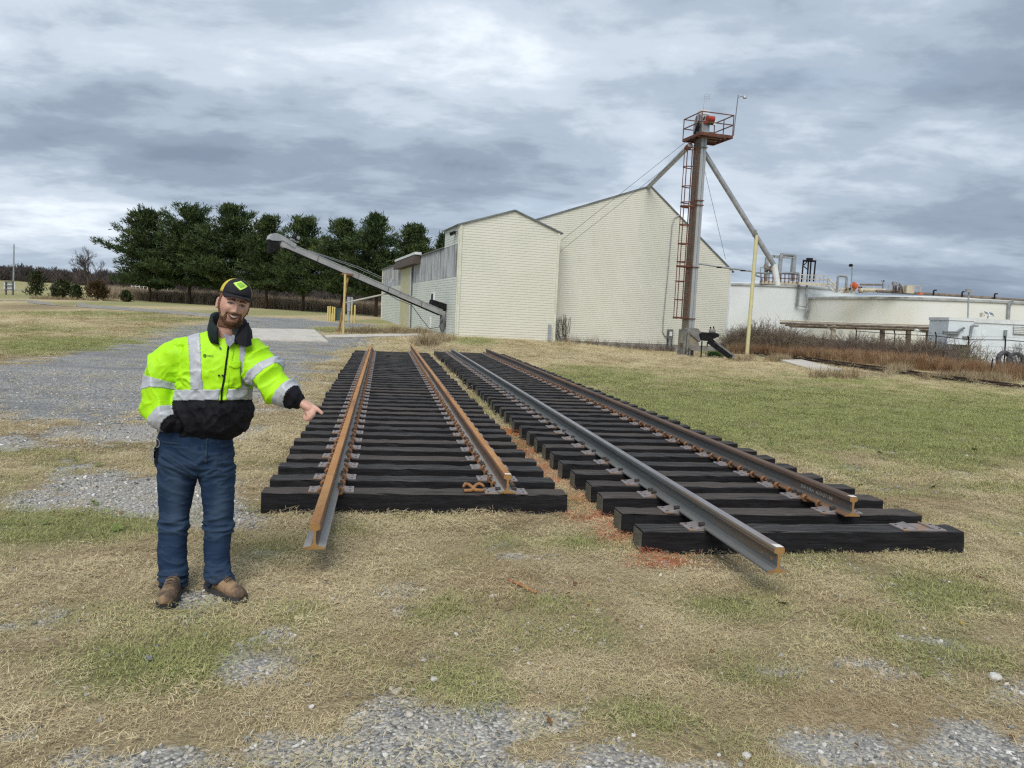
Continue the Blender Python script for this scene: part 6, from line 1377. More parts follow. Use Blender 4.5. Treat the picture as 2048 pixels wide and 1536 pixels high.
M_HAIR = cloth('hair_brown', (.115, .056, .03), (.20, .10, .055), 70, .7, .8, .3, 250)
M_BOOT = pm('boot_leather', (.30, .195, .11), (.17, .112, .068), 16, rough=.75, bump=.3, bscale=60, c3=(.09, .062, .042), s3=11, lo3=.47, hi3=.62)
M_BOOTD = pm('boot_dark_leather', (.075, .052, .038), (.11, .08, .06), 16, rough=.75, bump=.3)
M_SOLE = pm('boot_sole', (.03, .03, .032), (.05, .05, .052), 10, rough=.8)
M_CAPB = cloth('cap_black', (.012, .012, .016), (.02, .02, .025), 40, .85, .3); M_CAPY = cloth('cap_yellow', (.62, .50, .07), (.52, .41, .05), 120, .8, .4)
M_LOGO = cloth('logo_lime', (.55, .85, .14), (.50, .78, .12), 40, .7, .1); M_LOGOD = cloth('logo_green', (.22, .42, .05), (.28, .50, .07), 40, .7, .1)
M_TEETH = pm('teeth', (.58, .54, .48), rough=.35); M_LIP = pm('lips', (.42, .17, .14), (.36, .14, .12), 40, rough=.5); M_MOUTH = pm('mouth_dark', (.06, .02, .02), rough=.7); M_EYEW = pm('eye_white', (.42, .40, .38), rough=.3); M_IRIS = pm('iris_dark', (.03, .028, .026), rough=.25)
M_SHIRT = cloth('shirt_grey', (.26, .27, .31), (.18, .19, .23), 60, .8, .2); M_PRINT = pm('print_green_black', (.02, .08, .02), rough=.7); M_SNAP = pm('snap_black', (.01, .012, .01), rough=.4)

# ---------------------------------------------------------------- jacket
jt = [(874, 352, 462, 4.57, .10), (868, 330, 477, 4.57, .135), (852, 318, 493, 4.56, .165), (832, 321, 499, 4.555, .178), (812, 334, 500, 4.55, .172), (796, 350, 498, 4.55, .165), (770, 354, 500, 4.55, .165), (742, 354, 505, 4.55, .165), (716, 350, 510, 4.55, .150), (697, 352, 512, 4.55, .13), (682, 366, 511, 4.55, .108), (672, 390, 505, 4.555, .085), (664, 418, 494, 4.56, .06)]
J = MB(); J.rings(hrings(jt, 56))
RS = limb(J, [(388, 700, 4.56, 30), (364, 712, 4.55, 37), (341, 729, 4.54, 38), (324, 756, 4.53, 37), (319, 784, 4.51, 35.5), (323, 810, 4.48, 33), (335, 835, 4.44, 29), (350, 853, 4.41, 24)], 36)
LS = limb(J, [(478, 700, 4.56, 30), (500, 712, 4.55, 36), (523, 738, 4.52, 35), (545, 764, 4.48, 32), (566, 784, 4.45, 26), (584, 795, 4.43, 21.5), (591, 799.5, 4.43, 19)], 36)
jm = evaluated(J, M_HIVIS, .0058, 6)
V = verts_of(jm); N = norms_of(jm); px_, py_ = proj(V)
tR, dR = seg_param(V, RS); tL, dL = seg_param(V, LS)
zt_ax = np.array([[*at((a[1]+a[2])/2, a[0], a[3]), max((a[2]-a[1])/2*a[3]/FPX*.8, .05)] for a in jt]); tT, dT = seg_param(V, zt_ax)
inR = (dR < dT*1.02) & (tR > .12) & (px_ < 372); inL = (dL < dT*1.02) & (tL > .10) & (px_ > 490)
# cloth folds: ridged noise stretched around the sleeves and draped down the body
fold = np.zeros(len(V))
def ridge(n): return 1-np.abs(2*n-1)
u1 = ridge(fbm(V[:, 0]*5+V[:, 2]*3, V[:, 1]*4, V[:, 2]*11-V[:, 0]*7, seed=2, octv=1)); u2 = ridge(fbm(V[:, 0]*20, V[:, 1]*18, V[:, 2]*9, seed=8, octv=2)); u3 = ridge(fbm(V[:, 0]*13-V[:, 2]*12, V[:, 1]*10, V[:, 2]*13+V[:, 0]*12, seed=14, octv=2))
arm = (inR | inL).astype(float)
fold += arm*((u1**3-.33)*.040*(.4+.85*np.exp(-((np.where(inR, tR, tL)-.62)/.3)**2))+(u3**3-.3)*.007)
fold += (1-arm)*((u2**3-.3)*.004+(u3**3-.3)*.011*sstep(690, 780, py_))
low = sstep(800, 815, py_)*(1-sstep(858, 872, py_))*(1-arm); fold += low*(ridge(fbm(V[:, 0]*16+V[:, 2]*7, V[:, 1]*9, V[:, 2]*5, seed=22, octv=2))**2-.3)*.020
arpit = np.exp(-(((px_-362)/20)**2+((py_-760)/30)**2))+np.exp(-(((px_-500)/14)**2+((py_-755)/30)**2)); fold += arpit*(ridge(fbm(V[:, 0]*22, V[:, 1]*10, V[:, 2]*26, seed=33, octv=2))**2-.4)*.018
fold -= .016*np.exp(-((dR-dT)/.16)**2)*(px_ < 385)*(py_ > 690)+.014*np.exp(-((dL-dT)/.16)**2)*(px_ > 480)*(py_ > 700)
V2 = V+N*fold[:, None]; set_verts(jm, V2)
F = [list(p.vertices) for p in jm.polygons]; fc = np.array([V[f].mean(0) for f in F]); fpx, fpy = proj(fc); fn = np.array([p.normal for p in jm.polygons])
ftR, fdR = seg_param(fc, RS); ftL, fdL = seg_param(fc, LS); _, fdT = seg_param(fc, zt_ax); fR = (fdR < fdT*1.02) & (ftR > .12) & (fpx < 372); fL = (fdL < fdT*1.02) & (ftL > .10) & (fpx > 490); fT = ~(fR | fL)
zipx = 461-(fpy-672)*.155
black = (fT & (fpy > 800+(fpx-420)*-.012)) | (fR & (ftR > .915)) | (fL & (ftL > .915))
midx = jm.polygons; mi = np.where(black, 1, 0); 
jacket = link_part(jm, 'jacket', [M_HIVIS, M_NAVY], man); jm.polygons.foreach_set('material_index', mi.astype(np.int32)); jm.update()
def jx(mask, off, name, mats): set_back = WLOC; return extract_abs(mask, off, name, mats)
_jabs = jm.copy(); set_verts(_jabs, V2)
def extract_abs(mask, off, name, mats): return extract(_jabs, mask, off, name, mats, jacket)
vs1 = fT & ~black & (np.abs(fpx-(387+(fpy-650)*.055)) < 11.5) & (fpy > 630); vs2 = fT & ~black & (np.abs(fpx-(489.5-(fpy-690)*.030)) < 10.5) & (fpy > 640)
hz = fT & ~black & (fpy > 779+(fpx-420)*-.012)
extract_abs(vs1 & ~hz, .0035, 'reflective_strip', M_SILVER); extract_abs(vs2 & ~hz, .0035, 'reflective_strip', M_SILVER); extract_abs(hz & (np.abs(fpx-zipx) > 4) | (hz & (fn[:, 1] > .2)), .003, 'reflective_strip', M_SILVER)
extract_abs(fR & (np.abs(ftR-.50) < .062), .0035, 'reflective_strip', M_SILVER); extract_abs(fR & (ftR > .80) & (ftR < .915), .0035, 'reflective_strip', M_SILVER)
extract_abs(fL & (np.abs(ftL-.48) < .055), .0035, 'reflective_strip', M_SILVER); extract_abs(fL & (ftL > .80) & (ftL < .915), .0035, 'reflective_strip', M_SILVER)
extract_abs(fT & (fpx > zipx+3.5) & (fpx < zipx+11) & (fpy > 672) & (fpy < 800) & (fn[:, 1] < 0), .0045, 'storm_flap', M_HIVIS)
extract_abs(fT & (fpx > 459) & (fpx < 481) & (fpy > 733) & (fpy < 775) & (fn[:, 1] < 0), .006, 'chest_pocket', M_HIVIS)
extract_abs(fT & (fpx > 458) & (fpx < 482) & (fpy > 722) & (fpy < 737-np.abs(fpx-470)*.3) & (fn[:, 1] < 0), .010, 'pocket_flap', M_HIVIS)
def front_point(px, py, off=.006):
    k = fT & (fn[:, 1] < -.1); j = np.argmin((fpx-px)**2+(fpy-py)**2+(~k)*1e6); return np.array(fc[j])+fn[j]*(off+fold[F[j][0]]), fn[j]
zp = [front_point(461-(y_-672)*.155, y_, .004)[0] for y_ in np.linspace(672, 806, 14)]
m = MB(); m.tube(zp, .0055, 6); m.build('zipper', M_NAVY, jacket, smooth=True)
for px, py in ((441, 698), (439, 751), (446, 751)):
    p, n = front_point(px, py); m = MB(); m.tube([p, p+n*.004], .0062, 8); m.build('snap', M_SNAP, jacket)
p, n = front_point(411, 712.5, .005); X = nrm(np.cross((0, 0, 1), n)); X = X*np.sign(X[0]); Z = np.cross(X, -n); Z = Z*np.sign(Z[2])
m = MB(); k = 18; rr_ = []
for (r_, d_) in ((.0045, 0), (.0090, 0), (.0090, .002), (.0045, .002)): rr_.append([p+X*r_*math.cos(2*math.pi*i/k)+Z*r_*math.sin(2*math.pi*i/k)+n*d_ for i in range(k)])
m.rings(rr_+[rr_[0]], cap=False); m.build('logo_ring', M_PRINT, jacket)
tm = text_mesh('NEDX', .014, M_PRINT, 'logo_letters'); o = link('logo_letters', tm, jacket, None, WLOC[man.name]); q = p+X*.013-Z*.005+n*.0015-np.array(man_loc); o.matrix_local = Matrix(((X[0], Z[0], n[0], q[0]), (X[1], Z[1], n[1], q[1]), (X[2], Z[2], n[2], q[2]), (0, 0, 0, 1)))
# elastic cuff of the left sleeve
m = MB(); limb(m, [(588, 798, 4.43, 19), (594, 801, 4.43, 18), (600, 804.5, 4.43, 15.5), (603, 806, 4.43, 13.5)], 26); m.build('cuff', M_NAVY, jacket, smooth=True)
# ---------------------------------------------------------------- collar
m = MB(); cs = []; nA = 46
for i in range(nA):
    a = R(-164)+(R(308))*i/(nA-1)                   # 0 = back of the neck
    s_, c_ = math.sin(a), math.cos(a)
    def cp(px, py, Y, rx, ry): c = at(px, py, Y); return c+EX*s_*rx+EY*c_*ry
    back = .5+.5*c_; left_ = max(0, -s_)
    b = cp(462, 688-16*back, 4.53, .122, .128); t_ = cp(457, 659-26*back-left_*17, 4.52, .100, .110); mid_ = (b+t_)/2+np.array([s_, c_, 0])*.012
    nO = np.array([s_, c_*.9, .15]); cs.append([b, mid_, t_, t_-nO*.018-ZU*.004, mid_-nO*.022, b-nO*.02])
m.rings(cs); col_ = m.build('collar', M_COLLAR, man, smooth=True)
m = MB(); P4 = [(470, 676, 4.405), (481, 652, 4.42), (497, 645, 4.46), (503, 690, 4.425), (492, 694, 4.395), (478, 690, 4.39)]; lap = [at(*p) for p in P4]; nn_ = np.array([.2, -1, .1]); m.prism(lap, nrm(nn_)*-.022); m.build('collar_lapel', M_NAVY, man)
m = MB(); P4 = [(452, 686, 4.405), (448, 668, 4.43), (461, 672, 4.43), (470, 668, 4.42), (468, 684, 4.40), (459, 694, 4.395)]; lap = [at(p[0], p[1], p[2]+.01) for p in P4]; m.prism(lap, (0, .02, 0)); m.build('shirt', M_SHIRT, man)
# ---------------------------------------------------------------- jeans
G = MB()
G.rings(hrings([(852, 322, 462, 4.56, .12), (872, 318, 463, 4.565, .135), (900, 316, 465, 4.57, .138), (925, 316, 467, 4.575, .135), (942, 320, 465, 4.58, .11), (952, 350, 436, 4.58, .06)], 50))
G_R = limb(G, [(357, 905, 4.57, 37), (356, 945, 4.565, 37.5), (353, 975, 4.56, 35), (350, 1005, 4.55, 31), (347.5, 1050, 4.53, 26.5), (344.5, 1100, 4.50, 28), (346, 1145, 4.46, 25), (345, 1170, 4.44, 24)], 36)
G_L = limb(G, [(427, 905, 4.57, 36.5), (431, 945, 4.575, 36), (434, 975, 4.575, 33), (437, 1005, 4.57, 30), (437, 1050, 4.56, 27.5), (434, 1098, 4.53, 25), (437, 1145, 4.50, 23.5), (440, 1167, 4.47, 23.5)], 36)
gm = evaluated(G, M_DENIM, .006, 6); V = verts_of(gm); N = norms_of(gm); px_, py_ = proj(V)
tR, dR = seg_param(V, G_R); tL, dL = seg_param(V, G_L); tt = np.where(dR < dL, tR, tL)
hem = sstep(.80, .95, tt); knee = np.exp(-((tt-.56)/.07)**2); hip = np.exp(-((py_-935)/26)**2)
fold = (ridge(fbm(V[:, 0]*7, V[:, 1]*7, V[:, 2]*30, seed=41, octv=2))**2-.35)*(.004+.026*hem+.022*knee)+(ridge(fbm(V[:, 0]*9+V[:, 2]*9, V[:, 1]*8, V[:, 2]*26-V[:, 0]*11*np.sign(px_-395), seed=45, octv=2))**2-.35)*(.004+.020*hip)
crotch = np.exp(-((px_-397)/5)**2)*sstep(940, 960, py_); fold -= .01*crotch
V2 = V+N*fold[:, None]; set_verts(gm, V2)
wear = np.clip((np.exp(-(((px_-352)/17)**2+((py_-1000)/60)**2))+np.exp(-(((px_-440)/15)**2+((py_-1010)/60)**2)))*(N[:, 1] < .1)*(.55+.7*fbm(V[:, 0]*14, V[:, 1]*9, V[:, 2]*22, seed=6))+.35*(fold > .004), 0, 1)
a_ = gm.attributes.new('wear', 'FLOAT', 'POINT'); a_.data.foreach_set('value', wear.astype(np.float32))
Fg = [list(p.vertices) for p in gm.polygons]; gfc = np.array([V[f].mean(0) for f in Fg]); gpx, gpy = proj(gfc); gfn = np.array([p.normal for p in gm.polygons]); gtR, gdR = seg_param(gfc, G_R); gtL, gdL = seg_param(gfc, G_L); gabs = gm.copy(); set_verts(gabs, V2)
jeans = link_part(gm, 'jeans', M_DENIM, man)
M_STITCH = cloth('denim_seam', (.03, .05, .085), (.02, .035, .065), 60, .85, .2)
extract(gabs, (gtR > .965) & (gdR < gdL), .0035, 'hem', M_STITCH, jeans); extract(gabs, (gtL > .965) & (gdL < gdR), .0035, 'hem', M_STITCH, jeans)
extract(gabs, (np.abs(gpx-(414-(gpy-880)*.05)) < 2.2) & (gpy > 874) & (gpy < 925) & (gfn[:, 1] < 0), .004, 'fly_seam', M_STITCH, jeans)
extract(gabs, (np.abs(gpy-(885+(gpx-330)*.10)) < 1.6) & (gpx > 326) & (gpx < 362) & (gfn[:, 1] < 0), .003, 'pocket_seam', M_STITCH, jeans)
# ---------------------------------------------------------------- boots
def boot(ax, ay, aY, tx, ty, tY, lab):
    A = at(ax, ay, aY); T = at(tx, ty, tY); zg_ = gmz(*((A+T)/2)[:2])+.012; A[2] = zg_; T[2] = zg_; d = nrm(T-A); s = np.cross(d, ZU); L = np.linalg.norm(T-A)
    BLOCK.append([tuple((A-d*.10+s*.10)[:2]), tuple((A-d*.10-s*.10)[:2]), tuple((T+d*.12-s*.10)[:2]), tuple((T+d*.12+s*.10)[:2])])
    hl = A-d*.02; up = MB(); rr_ = []
    prof = [(-.045, .030, .06, .022), (-.03, .038, .085, .022), (.02, .042, .115, .022), (.07, .045, .105, .02), (.12, .048, .082, .02), (.17, .051, .068, .02), (.215, .049, .060, .02), (.245, .040, .050, .02), (.262, .022, .038, .022)]
    k = (L+.0)/.262
    for (f, w, h, b) in prof: rr_.append([hl+d*f*k+s*w*math.copysign(abs(math.cos(a))**.8, math.cos(a))+ZU*(b+(h)*max(0, math.sin(a))**.8) for a in [2*math.pi*i/22 for i in range(22)]])
    r_ = MB(); r_.rings(rr_); r_ = r_.build('boot', M_BOOT, man, smooth=True); r_['label'] = lab
    sh = MB(); sh.tube([hl+d*.02*k+ZU*.06, hl+d*.016*k+ZU*.10, hl+d*.012*k+ZU*.135], [.046, .045, .042], 18); sh.build('shaft', M_BOOTD, r_, smooth=True)
    so = MB(); o1 = []
    for (f, w, h, b) in prof: o1.append((f, w+.006))
    for zc, m_ in ((0.0, 0),):
        ring_lo = [hl+d*f*k+s*w+ZU*.0 for f, w in o1]+[hl+d*f*k-s*w for f, w in o1[::-1]]; so.rings([ring_lo, [p+ZU*.028 for p in ring_lo]])
    so.build('sole', M_SOLE, r_)
    lc = MB()
    for i in range(5):
        f = .055+.022*i; zz = .022+np.interp(f, [p[0] for p in prof], [p[2] for p in prof])+.004; c = hl+d*f*k+ZU*zz; lc.tube([c-s*.026-ZU*.012+d*.008, c+ZU*.002, c+s*.026-ZU*.012-d*.008], .0035, 5); lc.tube([c-s*.026-ZU*.012-d*.008, c+ZU*.002, c+s*.026-ZU*.012+d*.008], .0035, 5)
    lc.build('lace', M_BOOTD, r_)
boot(350, 1176, 4.46, 327, 1226, 4.15, 'brown work boot nearer the camera'); boot(431, 1174, 4.50, 490, 1205, 4.32, 'brown work boot turned toward the tracks')
# ---------------------------------------------------------------- body: head, neck, hand in one skin
HC = at(467.5, 608.5, 4.47); up_ = nrm((.20, .05, .98)); f0 = nrm((math.sin(R(31)), -math.cos(R(31)), .15)); FWD = nrm(f0-up_*(f0@up_)); SID = np.cross(up_, FWD) * -1.0
SID = nrm(np.cross(FWD, up_)); SID = SID*np.sign(SID[0])      # toward image right
a_h, b_h, c_h = .084, .103, .132
def head_local(D):
    x, y, z = a_h*D[:, 0], b_h*D[:, 1], c_h*D[:, 2]; t = np.clip(-z/c_h, 0, 1); fr = sstep(-.02, .05, y)
    x = x*(1-.30*t**1.7); y = np.where(y < 0, y*(1-.5*t), y*(1-.10*t)); x = x*(1-.05*np.clip(z/c_h, 0, 1))
    ax = np.abs(x); g = lambda u, s: np.exp(-(u/s)**2)
    dy = .006*g(z-.024, .010)*g(x, .05)-.012*g(ax-.032, .016)*g(z-.002, .012)
    nh = np.interp(z, [-.050, -.042, -.036, .0, .016, .03], [0, .022, .027, .012, .006, 0]); dy = dy+nh*g(x, .0105)+.010*g(ax-.013, .007)*g(z+.040, .008)
    dy = dy+.010*g(ax-.045, .019)*g(z+.030, .019)-.005*g(ax-.036, .007)*g(z+.055, .018)+.005*g(z+.071, .013)*g(x, .028)+.010*g(x, .026)*g(z+.114, .018)-.004*g(z+.093, .008)*g(x, .02)
    return np.stack([x, y+dy*fr, z], 1)
def to_w(P): return HC+P[:, 0:1]*SID+P[:, 1:2]*FWD+P[:, 2:3]*up_
def sph(nu, nv):
    D = []
    for i in range(nv+1):
        th = math.pi*i/nv
        for j in range(nu): a = 2*math.pi*j/nu; D.append((math.sin(th)*math.sin(a), math.sin(th)*math.cos(a), math.cos(th)))
    return np.array(D)
nu, nv = 120, 90; HL = head_local(sph(nu, nv)); HW = to_w(HL); Bd = MB()
Bd.add([p for p in HW], [(i*nu+j, i*nu+(j+1) % nu, (i+1)*nu+(j+1) % nu, (i+1)*nu+j) for i in range(nv) for j in range(nu)])
for sd in (-1, 1):      # ears
    c = HC+SID*sd*.078+FWD*-.008+up_*-.012; X = nrm(SID*sd*.55-FWD*.8); e = [(oval(c+SID*sd*k_+0*X, nrm(FWD+SID*sd*-.25), up_, r1, r2, 20, 2)) for k_, r1, r2 in ((-.008, .010, .02), (.0, .016, .030), (.010, .020, .034), (.014, .017, .031), (.011, .008, .018))]; Bd.rings(e)
limb(Bd, [(452, 690, 4.56, 27), (456, 668, 4.53, 25), (461, 645, 4.51, 23), (464, 625, 4.50, 20)], 28)
Bd.rings(hrings([(875, 350, 440, 4.57, .07), (820, 350, 470, 4.56, .10), (760, 372, 485, 4.55, .11), (710, 372, 490, 4.55, .10), (690, 390, 490, 4.55, .08), (676, 425, 480, 4.55, .05)], 40))
limb(Bd, [(375, 700, 4.56, 18), (345, 715, 4.55, 19), (318, 775, 4.53, 17), (330, 828, 4.47, 12), (338, 840, 4.46, 9)], 20)
AL = limb(Bd, [(485, 700, 4.56, 18), (508, 710, 4.55, 19), (545, 764, 4.48, 15), (580, 793, 4.44, 11.5), (600, 804, 4.43, 10)], 20)
limb(Bd, [(357, 880, 4.57, 24), (358, 945, 4.57, 25), (348, 1050, 4.53, 17), (345, 1165, 4.45, 12), (347, 1182, 4.42, 11)], 20); limb(Bd, [(427, 880, 4.57, 24), (432, 945, 4.57, 25), (437, 1050, 4.56, 17), (440, 1165, 4.48, 12), (441, 1180, 4.46, 11)], 20)
limb(Bd, [(390, 870, 4.57, 28), (392, 900, 4.57, 30), (393, 930, 4.57, 24)], 20)
# left hand: back of hand toward the camera, index out, the others curled under
pal = [(599, 803.5, 4.43, 10.5), (606, 807, 4.428, 12), (614, 812, 4.425, 13.5), (620, 817, 4.42, 12.5), (623, 820, 4.42, 9)]; limb(Bd, pal, 22, flat=.75)
limb(Bd, [(616, 810, 4.425, 5.4), (625, 813, 4.42, 4.9), (633, 817.5, 4.415, 4.5), (640, 823, 4.41, 3.9), (645.5, 828, 4.405, 3.0)], 14)
limb(Bd, [(620, 815, 4.415, 5.6), (627, 823, 4.40, 5.2), (625, 831, 4.395, 4.8), (619, 832, 4.41, 4.4), (615, 827, 4.42, 4)], 14)
limb(Bd, [(617, 819, 4.41, 5.6), (623, 828, 4.393, 5.2), (620, 836, 4.39, 4.7), (614, 835, 4.405, 4.3), (611, 829, 4.42, 4)], 14)
limb(Bd, [(613, 821, 4.41, 5.2), (618, 831, 4.392, 4.7), (615, 839, 4.39, 4.2), (610, 837, 4.405, 3.9), (608, 830, 4.42, 3.6)], 14)
limb(Bd, [(605, 806, 4.45, 6), (613, 813, 4.462, 5.4), (622, 820, 4.46, 4.8), (627, 827, 4.45, 4.0)], 14)
bm_me = evaluated(Bd, M_SKIN, .0042, 2, .4)
body = link_part(bm_me, 'body', M_SKIN, man)
# face details laid on the surface
dens_ = head_local(sph(420, 320)); frn = dens_[dens_[:, 1] > .02]
def surf(x, z, off):
    j = np.argmin((frn[:, 0]-x)**2+(frn[:, 2]-z)**2); return to_w(np.array([[x, frn[j, 1]+off, z]]))[0]
def patch(name, fn, nu_, nv_, off, mat, parent=man, th=.004):
    g_ = [[surf(*fn(i/nu_*2-1, j/nv_), off) for j in range(nv_+1)] for i in range(nu_+1)]; m = MB(); w = nv_+1
    top = [p for r_ in g_ for p in r_]; bot = [p-FWD*th for p in top]; n = len(top); fs = [(i*w+j, (i+1)*w+j, (i+1)*w+j+1, i*w+j+1) for i in range(nu_) for j in range(nv_)]
    rim = [(i*w, (i+1)*w) for i in range(nu_)]+[((i+1)*w+nv_, i*w+nv_) for i in range(nu_)]+[(nu_*w+j, nu_*w+j+1) for j in range(nv_)]+[(j+1, j) for j in range(nv_)]
    m.add(top+bot, fs+[(a+n, b+n, b, a) for a, b in rim]); return m.build(name, mat, parent, smooth=True, fix=True)
zm = lambda s: -.073+.013*s*s
patch('lips', lambda s, t: (s*.032, zm(s)+(t-.55)*.026*(1-s*s*.85)), 16, 6, .0015, M_LIP); patch('mouth', lambda s, t: (s*.028, zm(s)+.001+(t-.5)*.016*(1-s*s)), 16, 4, .0028, M_MOUTH); patch('teeth', lambda s, t: (s*.024, zm(s)+.0030+(t-.45)*.0095*(1-s*s)), 16, 3, .0042, M_TEETH)
for sd in (-1, 1):
    patch('eye', lambda s, t: (sd*.032+s*.014, .0005+.0015*(1-s*s)+(t-.5)*.0058*(1-s*s)), 10, 3, .0025, M_EYEW); patch('iris', lambda s, t: (sd*.032+s*.0052+.002, .0015+(t-.5)*.0062*math.sqrt(max(0, 1-s*s*.8))), 6, 3, .004, M_IRIS)
    patch('eyelid', lambda s, t: (sd*.032+s*.017, .0045+.004*(1-s*s)+(t-.5)*.0045), 10, 2, .0045, M_HAIR if False else M_BOOTD); patch('eyebrow', lambda s, t: (sd*(.034+s*.020), .0225+.004*(1-s*s)-.002*s+(t-.5)*.008*(1-.5*s)), 10, 3, .004, M_HAIR)
# beard, moustache and hair as layers on the head
Vh = verts_of(bm_me)+np.array(man_loc); Fb = [list(p.vertices) for p in bm_me.polygons]; bc = np.array([Vh[f].mean(0) for f in Fb]); loc_ = np.stack([(bc-HC)@SID, (bc-HC)@FWD, (bc-HC)@up_], 1); x, y, z = loc_.T; nz_ = (fbm(bc[:, 0]*90, bc[:, 1]*90, bc[:, 2]*90, seed=3, octv=2)-.5)
head_ = (np.abs(x) < .1) & (np.abs(y) < .14) & (z > -.15) & (z < .15); babs = bm_me.copy(); set_verts(babs, Vh); ax = np.abs(x)
s_ = x/.032; inm = (ax < .036) & (np.abs(z-zm(np.clip(s_, -1.1, 1.1))) < .0155*(1.05-np.clip(s_*s_, 0, 1)*.6)); j_ = nz_*.012
beard = head_ & (y > -.03) & (z > -.142) & (((z+j_ < -.100) & (y > -.02)) | ((z+j_ < -.078) & (ax > .046) & (y < .07)) | ((ax > .064) & (ax < .085) & (y+j_ < .032) & (y > .010) & (z < .012)) | ((z+j_ < -.046) & (z > -.064) & (ax < .042)) | ((ax > .033) & (ax < .044) & (z < -.056) & (z > -.10))) & ~inm
extract(babs, beard, .0045, 'beard', M_HAIR, man)
hair = head_ & (((y < .02) & (z > -.055) & (z < .07) & (y+.4*z < .012) & ((ax < .066) | (y < -.045) | (z > .035))) | ((ax > .064) & (ax < .084) & (y > .012) & (y < .034) & (z > .0) & (z < .06)))
extract(babs, hair, .006, 'hair', M_HAIR, man)
# ---------------------------------------------------------------- cap
def cap_pt(az, el, r=1.0):       # az 0 = front; el 0 = band, 1 = crown
    e = el*math.pi/2; k = math.cos(e)**.85; return HC+up_*(.056+(.093*math.sin(e))*r)+SID*math.sin(az)*.0885*k*r+FWD*(math.cos(az)*.108*k*r-.004)
def panel(az0, az1, name, mat, parent=man):
    m = MB(); n_, q_ = 14, 10; top = [cap_pt(az0+(az1-az0)*i/n_, j/q_) for i in range(n_+1) for j in range(q_+1)]; bot = [cap_pt(az0+(az1-az0)*i/n_, j/q_, .96) for i in range(n_+1) for j in range(q_+1)]; w = q_+1; n = len(top)
    fs = [(i*w+j, (i+1)*w+j, (i+1)*w+j+1, i*w+j+1) for i in range(n_) for j in range(q_)]; m.add(top+bot, fs+[tuple(k+n for k in f[::-1]) for f in fs]+[(i*w+n, (i+1)*w+n, (i+1)*w, i*w) for i in range(n_)]); return m.build(name, mat, parent, smooth=True)
cap = panel(R(-66), R(66), 'cap', [M_CAPB]); 
for k in range(4): panel(R(66+57*k), R(66+57*(k+1)), 'mesh_panel', M_CAPY, cap)
m = MB(); top = []; nb_ = 20; nr_ = 7
for i in range(nb_+1):
    az = R(-68)+R(136)*i/nb_
    for j in range(nr_+1):
        f = j/nr_; p = cap_pt(az, 0)+FWD*(.078*f*math.cos(az*1.28)**.6 if abs(az*1.28) < 1.57 else 0)-up_*(.004*f+.020*(math.sin(az))**2*f)-SID*math.sin(az)*.012*f; top.append(p)
w = nr_+1; n = len(top); fs = [(i*w+j, (i+1)*w+j, (i+1)*w+j+1, i*w+j+1) for i in range(nb_) for j in range(nr_)]; rim = [(i*w+nr_, (i+1)*w+nr_) for i in range(nb_)]
m.add(top+[p-up_*.005 for p in top], fs+[tuple(k+n for k in f[::-1]) for f in fs]+[(a, b, b+n, a+n) for a, b in rim]); m.build('brim', M_CAPB, cap, smooth=True)
m = MB(); m.tube([cap_pt(0, 1.0)-up_*.002, cap_pt(0, 1.0)+up_*.006], .008, 10); m.build('button', M_CAPB, cap)
for sc_, off_, mt, nm in ((1.0, 1.035, M_LOGO, 'logo_patch'), (.58, 1.055, M_LOGOD, 'logo_mark')):
    m = MB(); G_ = []; q_ = 6
    for i in range(q_+1):
        for j in range(q_+1): u_ = i/q_*2-1; v_ = j/q_*2-1; a_, b_ = (u_+v_)/2, (u_-v_)/2; G_.append(cap_pt(R(33)*a_*sc_, .46+.235*b_*sc_, off_))
    w = q_+1; n = len(G_); fs = [(i*w+j, (i+1)*w+j, (i+1)*w+j+1, i*w+j+1) for i in range(q_) for j in range(q_)]; G2 = [p-(p-HC)*.03 for p in G_]; rim = [(i*w, (i+1)*w) for i in range(q_)]+[((i+1)*w+q_, i*w+q_) for i in range(q_)]+[(q_*w+j, q_*w+j+1) for j in range(q_)]+[(j+1, j) for j in range(q_)]
    m.add(G_+G2, fs+[(a+n, b+n, b, a) for a, b in rim]); m.build(nm, mt, cap, smooth=False)
# ---------------------------------------------------------------- key ring on the belt
kr = empty('key_ring', at(310, 885, 4.47)); tag(kr, 'silver key ring with keys hanging at the man\'s hip', 'keys'); M_CHROME = pm('key_metal', (.62, .60, .55), (.45, .42, .36), 40, rough=.3, metal=.8); K = lambda x, y: at(x, y, 4.46)
m = MB(); c = K(311.5, 886.5); m.tube([c+EX*.023*math.sin(2*math.pi*i/24)+ZU*.028*math.cos(2*math.pi*i/24) for i in range(25)], .0028, 6, cap=False); m.build('ring', M_CHROME, kr, smooth=True)
m = MB(); m.tube([K(319.5, 858), K(316, 868), K(312.5, 877)], .0035, 6); m.build('clip', M_CHROME, kr)
for (x0, y0, x1, y1, w_, mt) in ((306, 895, 302, 920, .007, M_CHROME), (309, 896, 306.5, 924, .008, M_CHROME), (312, 896, 311, 926, .010, M_BLACK), (310, 897, 309, 916, .006, M_CHROME)):
    m = MB(); m.beam(K(x0, y0), K(x1, y1), w_*1.6, .004, up=(0, 1, 0)); m.tube([K(x0, y0-1), K(x0-.4, y0+4)], w_*1.1, 8); m.build('key', mt, kr)
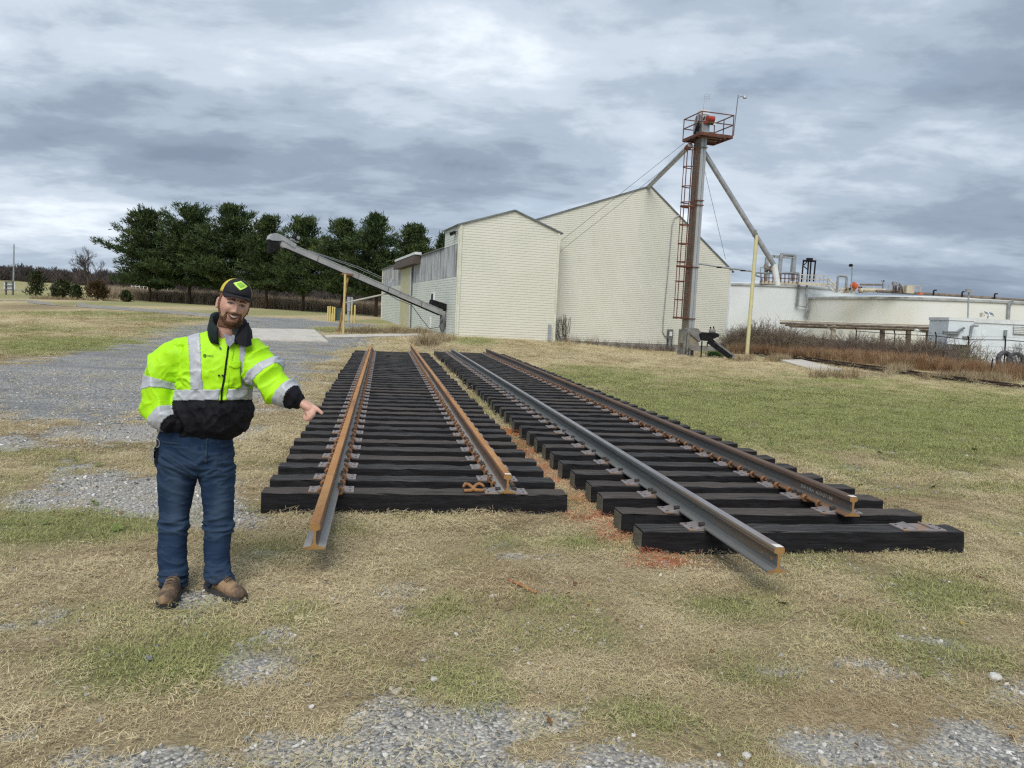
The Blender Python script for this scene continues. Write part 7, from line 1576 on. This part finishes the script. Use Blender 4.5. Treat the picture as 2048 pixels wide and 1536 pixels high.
# ================================================================ near ground cover
turf(13500, 1.9, 8.5, .75, 1.35, 'dry_grass')
turf(18000, 8.5, 17, 1.0, 1.9, 'dry_grass')
turf(15000, 17, 31, 1.5, 2.8, 'dry_grass', .8)
turf(13000, 31, 60, 2.6, 4.8, 'dry_grass', .5)
stones(80000, 1.9, 7.5, 'gravel', .009, .034)
stones(60000, 7.5, 18, 'gravel', .02, .045)
def litter(n, y0, y1, coll, ns, name, smin, smax, power=1.0, near_green=False):
    P = sample_frustum(n, y0, y1); x, y = P.T; z = gz(x, y); d, g, gr_, di_, pa_ = masks(x, y, z); u, v = panel_uv(x, y)
    k = (d < .5) & ~((v > -1) & (v < 4.7) & (u > 4.9) & (u < 30))
    if near_green: k &= (gr_ > .3)
    x, y, z = x[k], y[k], z[k]; n = len(x); s = smin+(smax-smin)*rng.random(n)**power
    z = z+(fbm(x*2.3, y*2.3, seed=5)-.5)*.05*np.clip(1-y/40, 0, 1)
    scatter(name, np.stack([x, y, z+.018], 1), coll, {'tint': rng.random(n)}, rng.integers(0, ns, n), np.stack([rng.normal(0, .3, n), rng.normal(0, .3, n), rng.uniform(0, 6.28, n)], 1), np.stack([s, s, s], 1))
M_LEAF = tint_mat('fallen_leaf', [(0, (.12, .06, .03)), (.5, (.24, .12, .05)), (.85, (.36, .24, .10)), (1, (.50, .38, .10))])
M_ROS = tint_mat('broadleaf_weed', [(0, (.09, .15, .035)), (.6, (.16, .22, .06)), (1, (.24, .26, .08))])
litter(420, 2, 14, src_collection('leaves', [leaf_mesh(1, M_LEAF)]), 1, 'fallen_leaves', .025, .055)
litter(240, 2, 13, src_collection('rosettes', [rosette_mesh(s, M_ROS) for s in range(3)]), 3, 'broadleaf_weeds', .03, .10, 2.0, True)

# a few larger stones and a stick that lie apart
M_STW = pm('stone_white', (.62, .60, .56), (.48, .46, .42), 20, rough=.85, bump=.3); M_STD = pm('stone_slate', (.12, .13, .14), (.19, .20, .205), 20, rough=.85, bump=.3)
for k, (px, py, s, mt, lab) in enumerate(((1988, 1362, .085, M_STW, 'single white stone in the grass at the right edge'), (869, 1358, .055, M_STW, 'pale angular stone in the grass below the first track panel'), (296, 1322, .06, M_STD, 'dark slate stone on the green patch below the man'),
        (985, 1196, .09, M_STW, 'white broken stone lying before the gap between the panels'), (583, 1221, .06, M_STD, 'dark stone to the right of the man\'s boots'), (1493, 1512, .06, M_STW, 'white pebble at the bottom edge right of centre'))):
    q = gpt(px, py); me = rock(40+k, mt, .55); o = link('stone', me, None, (q[0], q[1], gmz(q[0], q[1])+s*.16)); o.scale = (s, s*.8, s*.9); o.rotation_euler = (.1, .05, k*1.3); tag(o, lab, 'stone', 'larger stones lying apart in the grass')
a = gpt(1008, 1163); b = gpt(1072, 1190); a[2] = gmz(a[0], a[1])+.03; b[2] = gmz(b[0], b[1])+.025; m = MB(); m.tube([a, (a+b)/2+np.array([0, 0, .006]), b], [.010, .012, .008], 7)
tag(m.build('stick', pm('stick_orange_brown', (.42, .20, .08), (.30, .15, .07), 20, rough=.85), org=a, smooth=True), 'short orange brown stick lying in the foreground grass', 'stick')
